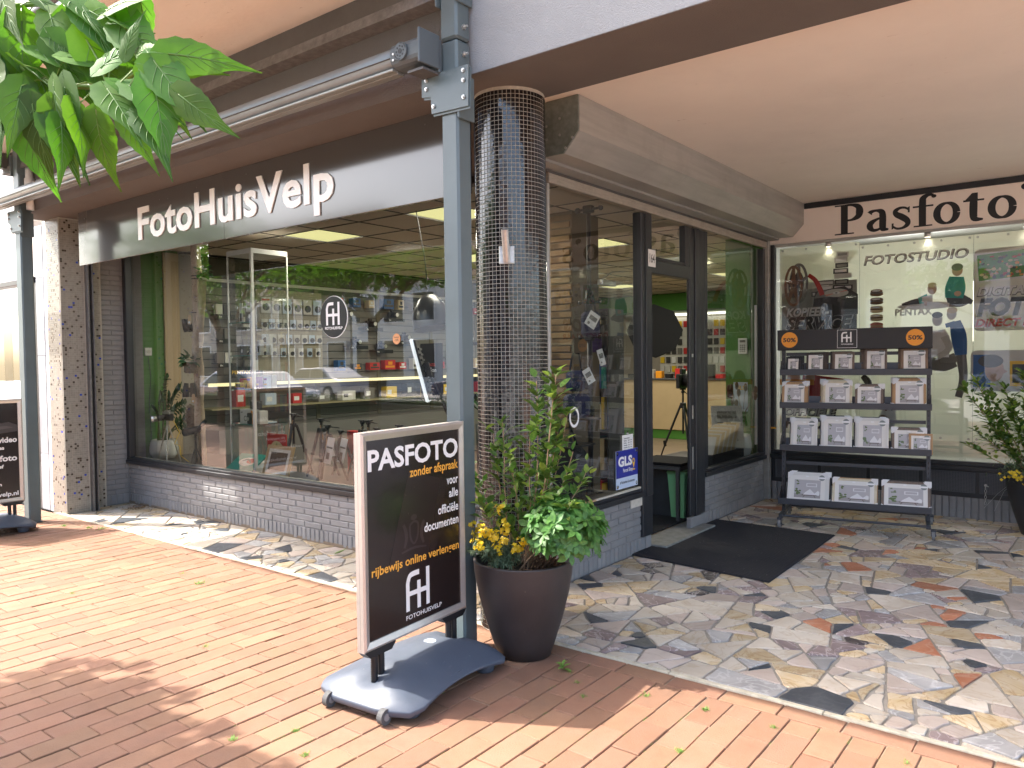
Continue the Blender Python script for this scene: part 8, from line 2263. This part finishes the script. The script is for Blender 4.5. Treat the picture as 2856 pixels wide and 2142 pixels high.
def car(label, x, y, rz, col):
    t = thing('parked_car', label, 'car', (x, y, -.11), rz, 'cars parked across the street')
    mt = mat('car_paint_' + col[0], col[1], .25, metal=.3, coat=.6)
    prof = [(-2.15, .35), (-2.2, .62), (-2.1, .82), (-1.3, .92), (-.7, 1.38), (.9, 1.42), (1.6, 1.0), (2.1, .88), (2.2, .6), (2.15, .32)]
    b = MB(); n = len(prof)
    vs = [(x_, -.86 + (.14 if z_ > 1 else 0), z_) for x_, z_ in prof] + [(x_, .86 - (.14 if z_ > 1 else 0), z_) for x_, z_ in prof]
    b.add(vs, [tuple(range(n)), tuple(reversed(range(n, 2 * n)))] + [(i, n + i, n + (i + 1) % n, (i + 1) % n) for i in range(n)])
    o = b.obj('body', mt, t); md = o.modifiers.new('bevel', 'BEVEL'); md.width = .06; md.segments = 3
    for s in (-1, 1):
        b = MB(); b.add([(-1.15, s * .80, .95), (-.62, s * .735, 1.32), (.12, s * .735, 1.345), (.12, s * .80, .95)], [(0, 1, 2, 3)]); b.add([(.2, s * .80, .95), (.2, s * .735, 1.345), (.82, s * .735, 1.34), (1.4, s * .80, 1.0)], [(0, 1, 2, 3)])
        b.obj('side_window', mat('car_glass', (.02, .025, .03), .08), t, loc=(0, s * .075, 0))
        for wx in (-1.35, 1.35): b = MB(); b.tube([(wx, s * .72, .32), (wx, s * .89, .32)], .32, 22); w = b.obj('wheel', M_RUBBER, t); b = MB(); b.disc((wx, s * .89, .32), (0, s, 0), .19, 16, .01); b.obj('rim', M_ALU, w)
        b = MB(); b.bbox(-2.2, s * .62 - .12, .62, -2.12, s * .62 + .12, .76, .02); b.obj('headlight', M_PURE, t)
    return t
car('silver car parked across the street, nearer the left', -24.5, -17.6, 0, ('silver', (.5, .5, .52)))
car('dark blue car parked across the street', -15, -17.6, 0, ('blue', (.03, .04, .09)))
car('white car parked across the street, right of the blue one', -8.5, -17.6, PI, ('white', (.7, .7, .7)))
car('silver car parked on the near side of the road, far to the left', -17.5, -9.4, PI, ('silver', (.5, .5, .52)))

M_ROOF = mat('dark_roof_tiles', (.10, .06, .05), .85, var=.2, vscale=3); M_WGL = mat('dark_window_glass', (.03, .035, .04), .08)
M_RBR = mat('red_brick_facade', (.25, .10, .06), .85, var=.15, vscale=6)
def house(label, x0, x1, y, h, wall, floors=2):
    t = thing('house', label, 'house', (x0, y, 0)); w = x1 - x0
    b = MB(); b.box(0, -8, -.1, w, 0, h); b.obj('wall', wall, t)
    b = MB(); b.prism([(-8.3, h), (.3, h), (-4, h + 3)], -.1, w + .1, 'x'); b.obj('roof', M_ROOF, t)
    n = max(2, int(w / 2.2))
    for f in range(floors):
        for k in range(n):
            cx = (k + .5) * w / n; z = .7 + f * 2.9; hh = 1.9 if f == 0 else 1.4; ww = min(.8, w / n * .36)
            fr2 = MB(); fr2.box(cx - ww, .002, z, cx - ww + .07, .06, z + hh); fr2.box(cx + ww - .07, .002, z, cx + ww, .06, z + hh); fr2.box(cx - ww, .002, z - .07, cx + ww, .09, z); fr2.box(cx - ww, .002, z + hh, cx + ww, .06, z + hh + .07); fw_ = fr2.obj('window', M_WHITE, t)
            g2 = MB(); g2.box(cx - ww + .07, .003, z, cx + ww - .07, .02, z + hh); g2.obj('pane', M_WGL, fw_)
    b = MB(); b.box(w * .42, .003, 0, w * .42 + 1.0, .05, 2.2) if False else b.bbox(w / n - .45, .003, 0, w / n + .45, .07, 2.2, .01); b.obj('door', M_FRAME, t)
house('white plastered house across the street with dark roof', -30, -19, -24, 5.6, M_OUTWHITE)
house('red brick house across the street beside the white one', -18.9, -10, -24, 6.2, M_RBR)
house('wide white shop building across the street, to the right', -9.9, 4, -24, 5.8, M_OUTWHITE)
house('brick house at the right end of the opposite row', 4.1, 16, -24, 6.5, M_RBR)
house('tall pale building far left in the opposite row', -46, -30.2, -24, 7.5, mat('beige_plaster', (.5, .45, .38), .9))
for (px_, py_, w__) in [(-45, -33, 9), (-25, -35, 12), (-5, -34, 10), (12, -34, 11)]:
    t = thing('background_tree', 'tall tree rising behind the opposite houses, %s' % {-45: 'far left', -25: 'left of centre', -5: 'right of centre', 12: 'far right'}[px_], 'tree', (px_, py_, 0)); b = MB(); b.s = True; b.tube([(0, 0, 0), (0, 0, 6)], [.4, .25], 10); b.obj('trunk', M_TRUNK, t)
    b = MB(); rr3 = random.Random(px_)
    for q in range(9): crown_leaves(b, (rr3.uniform(-w__ / 3, w__ / 3), rr3.uniform(-2, 2), rr3.uniform(6, 11)), (w__ / 4, 2.5, 2), 260, rr3, .8)
    b.obj('crown', M_LTREE, t)
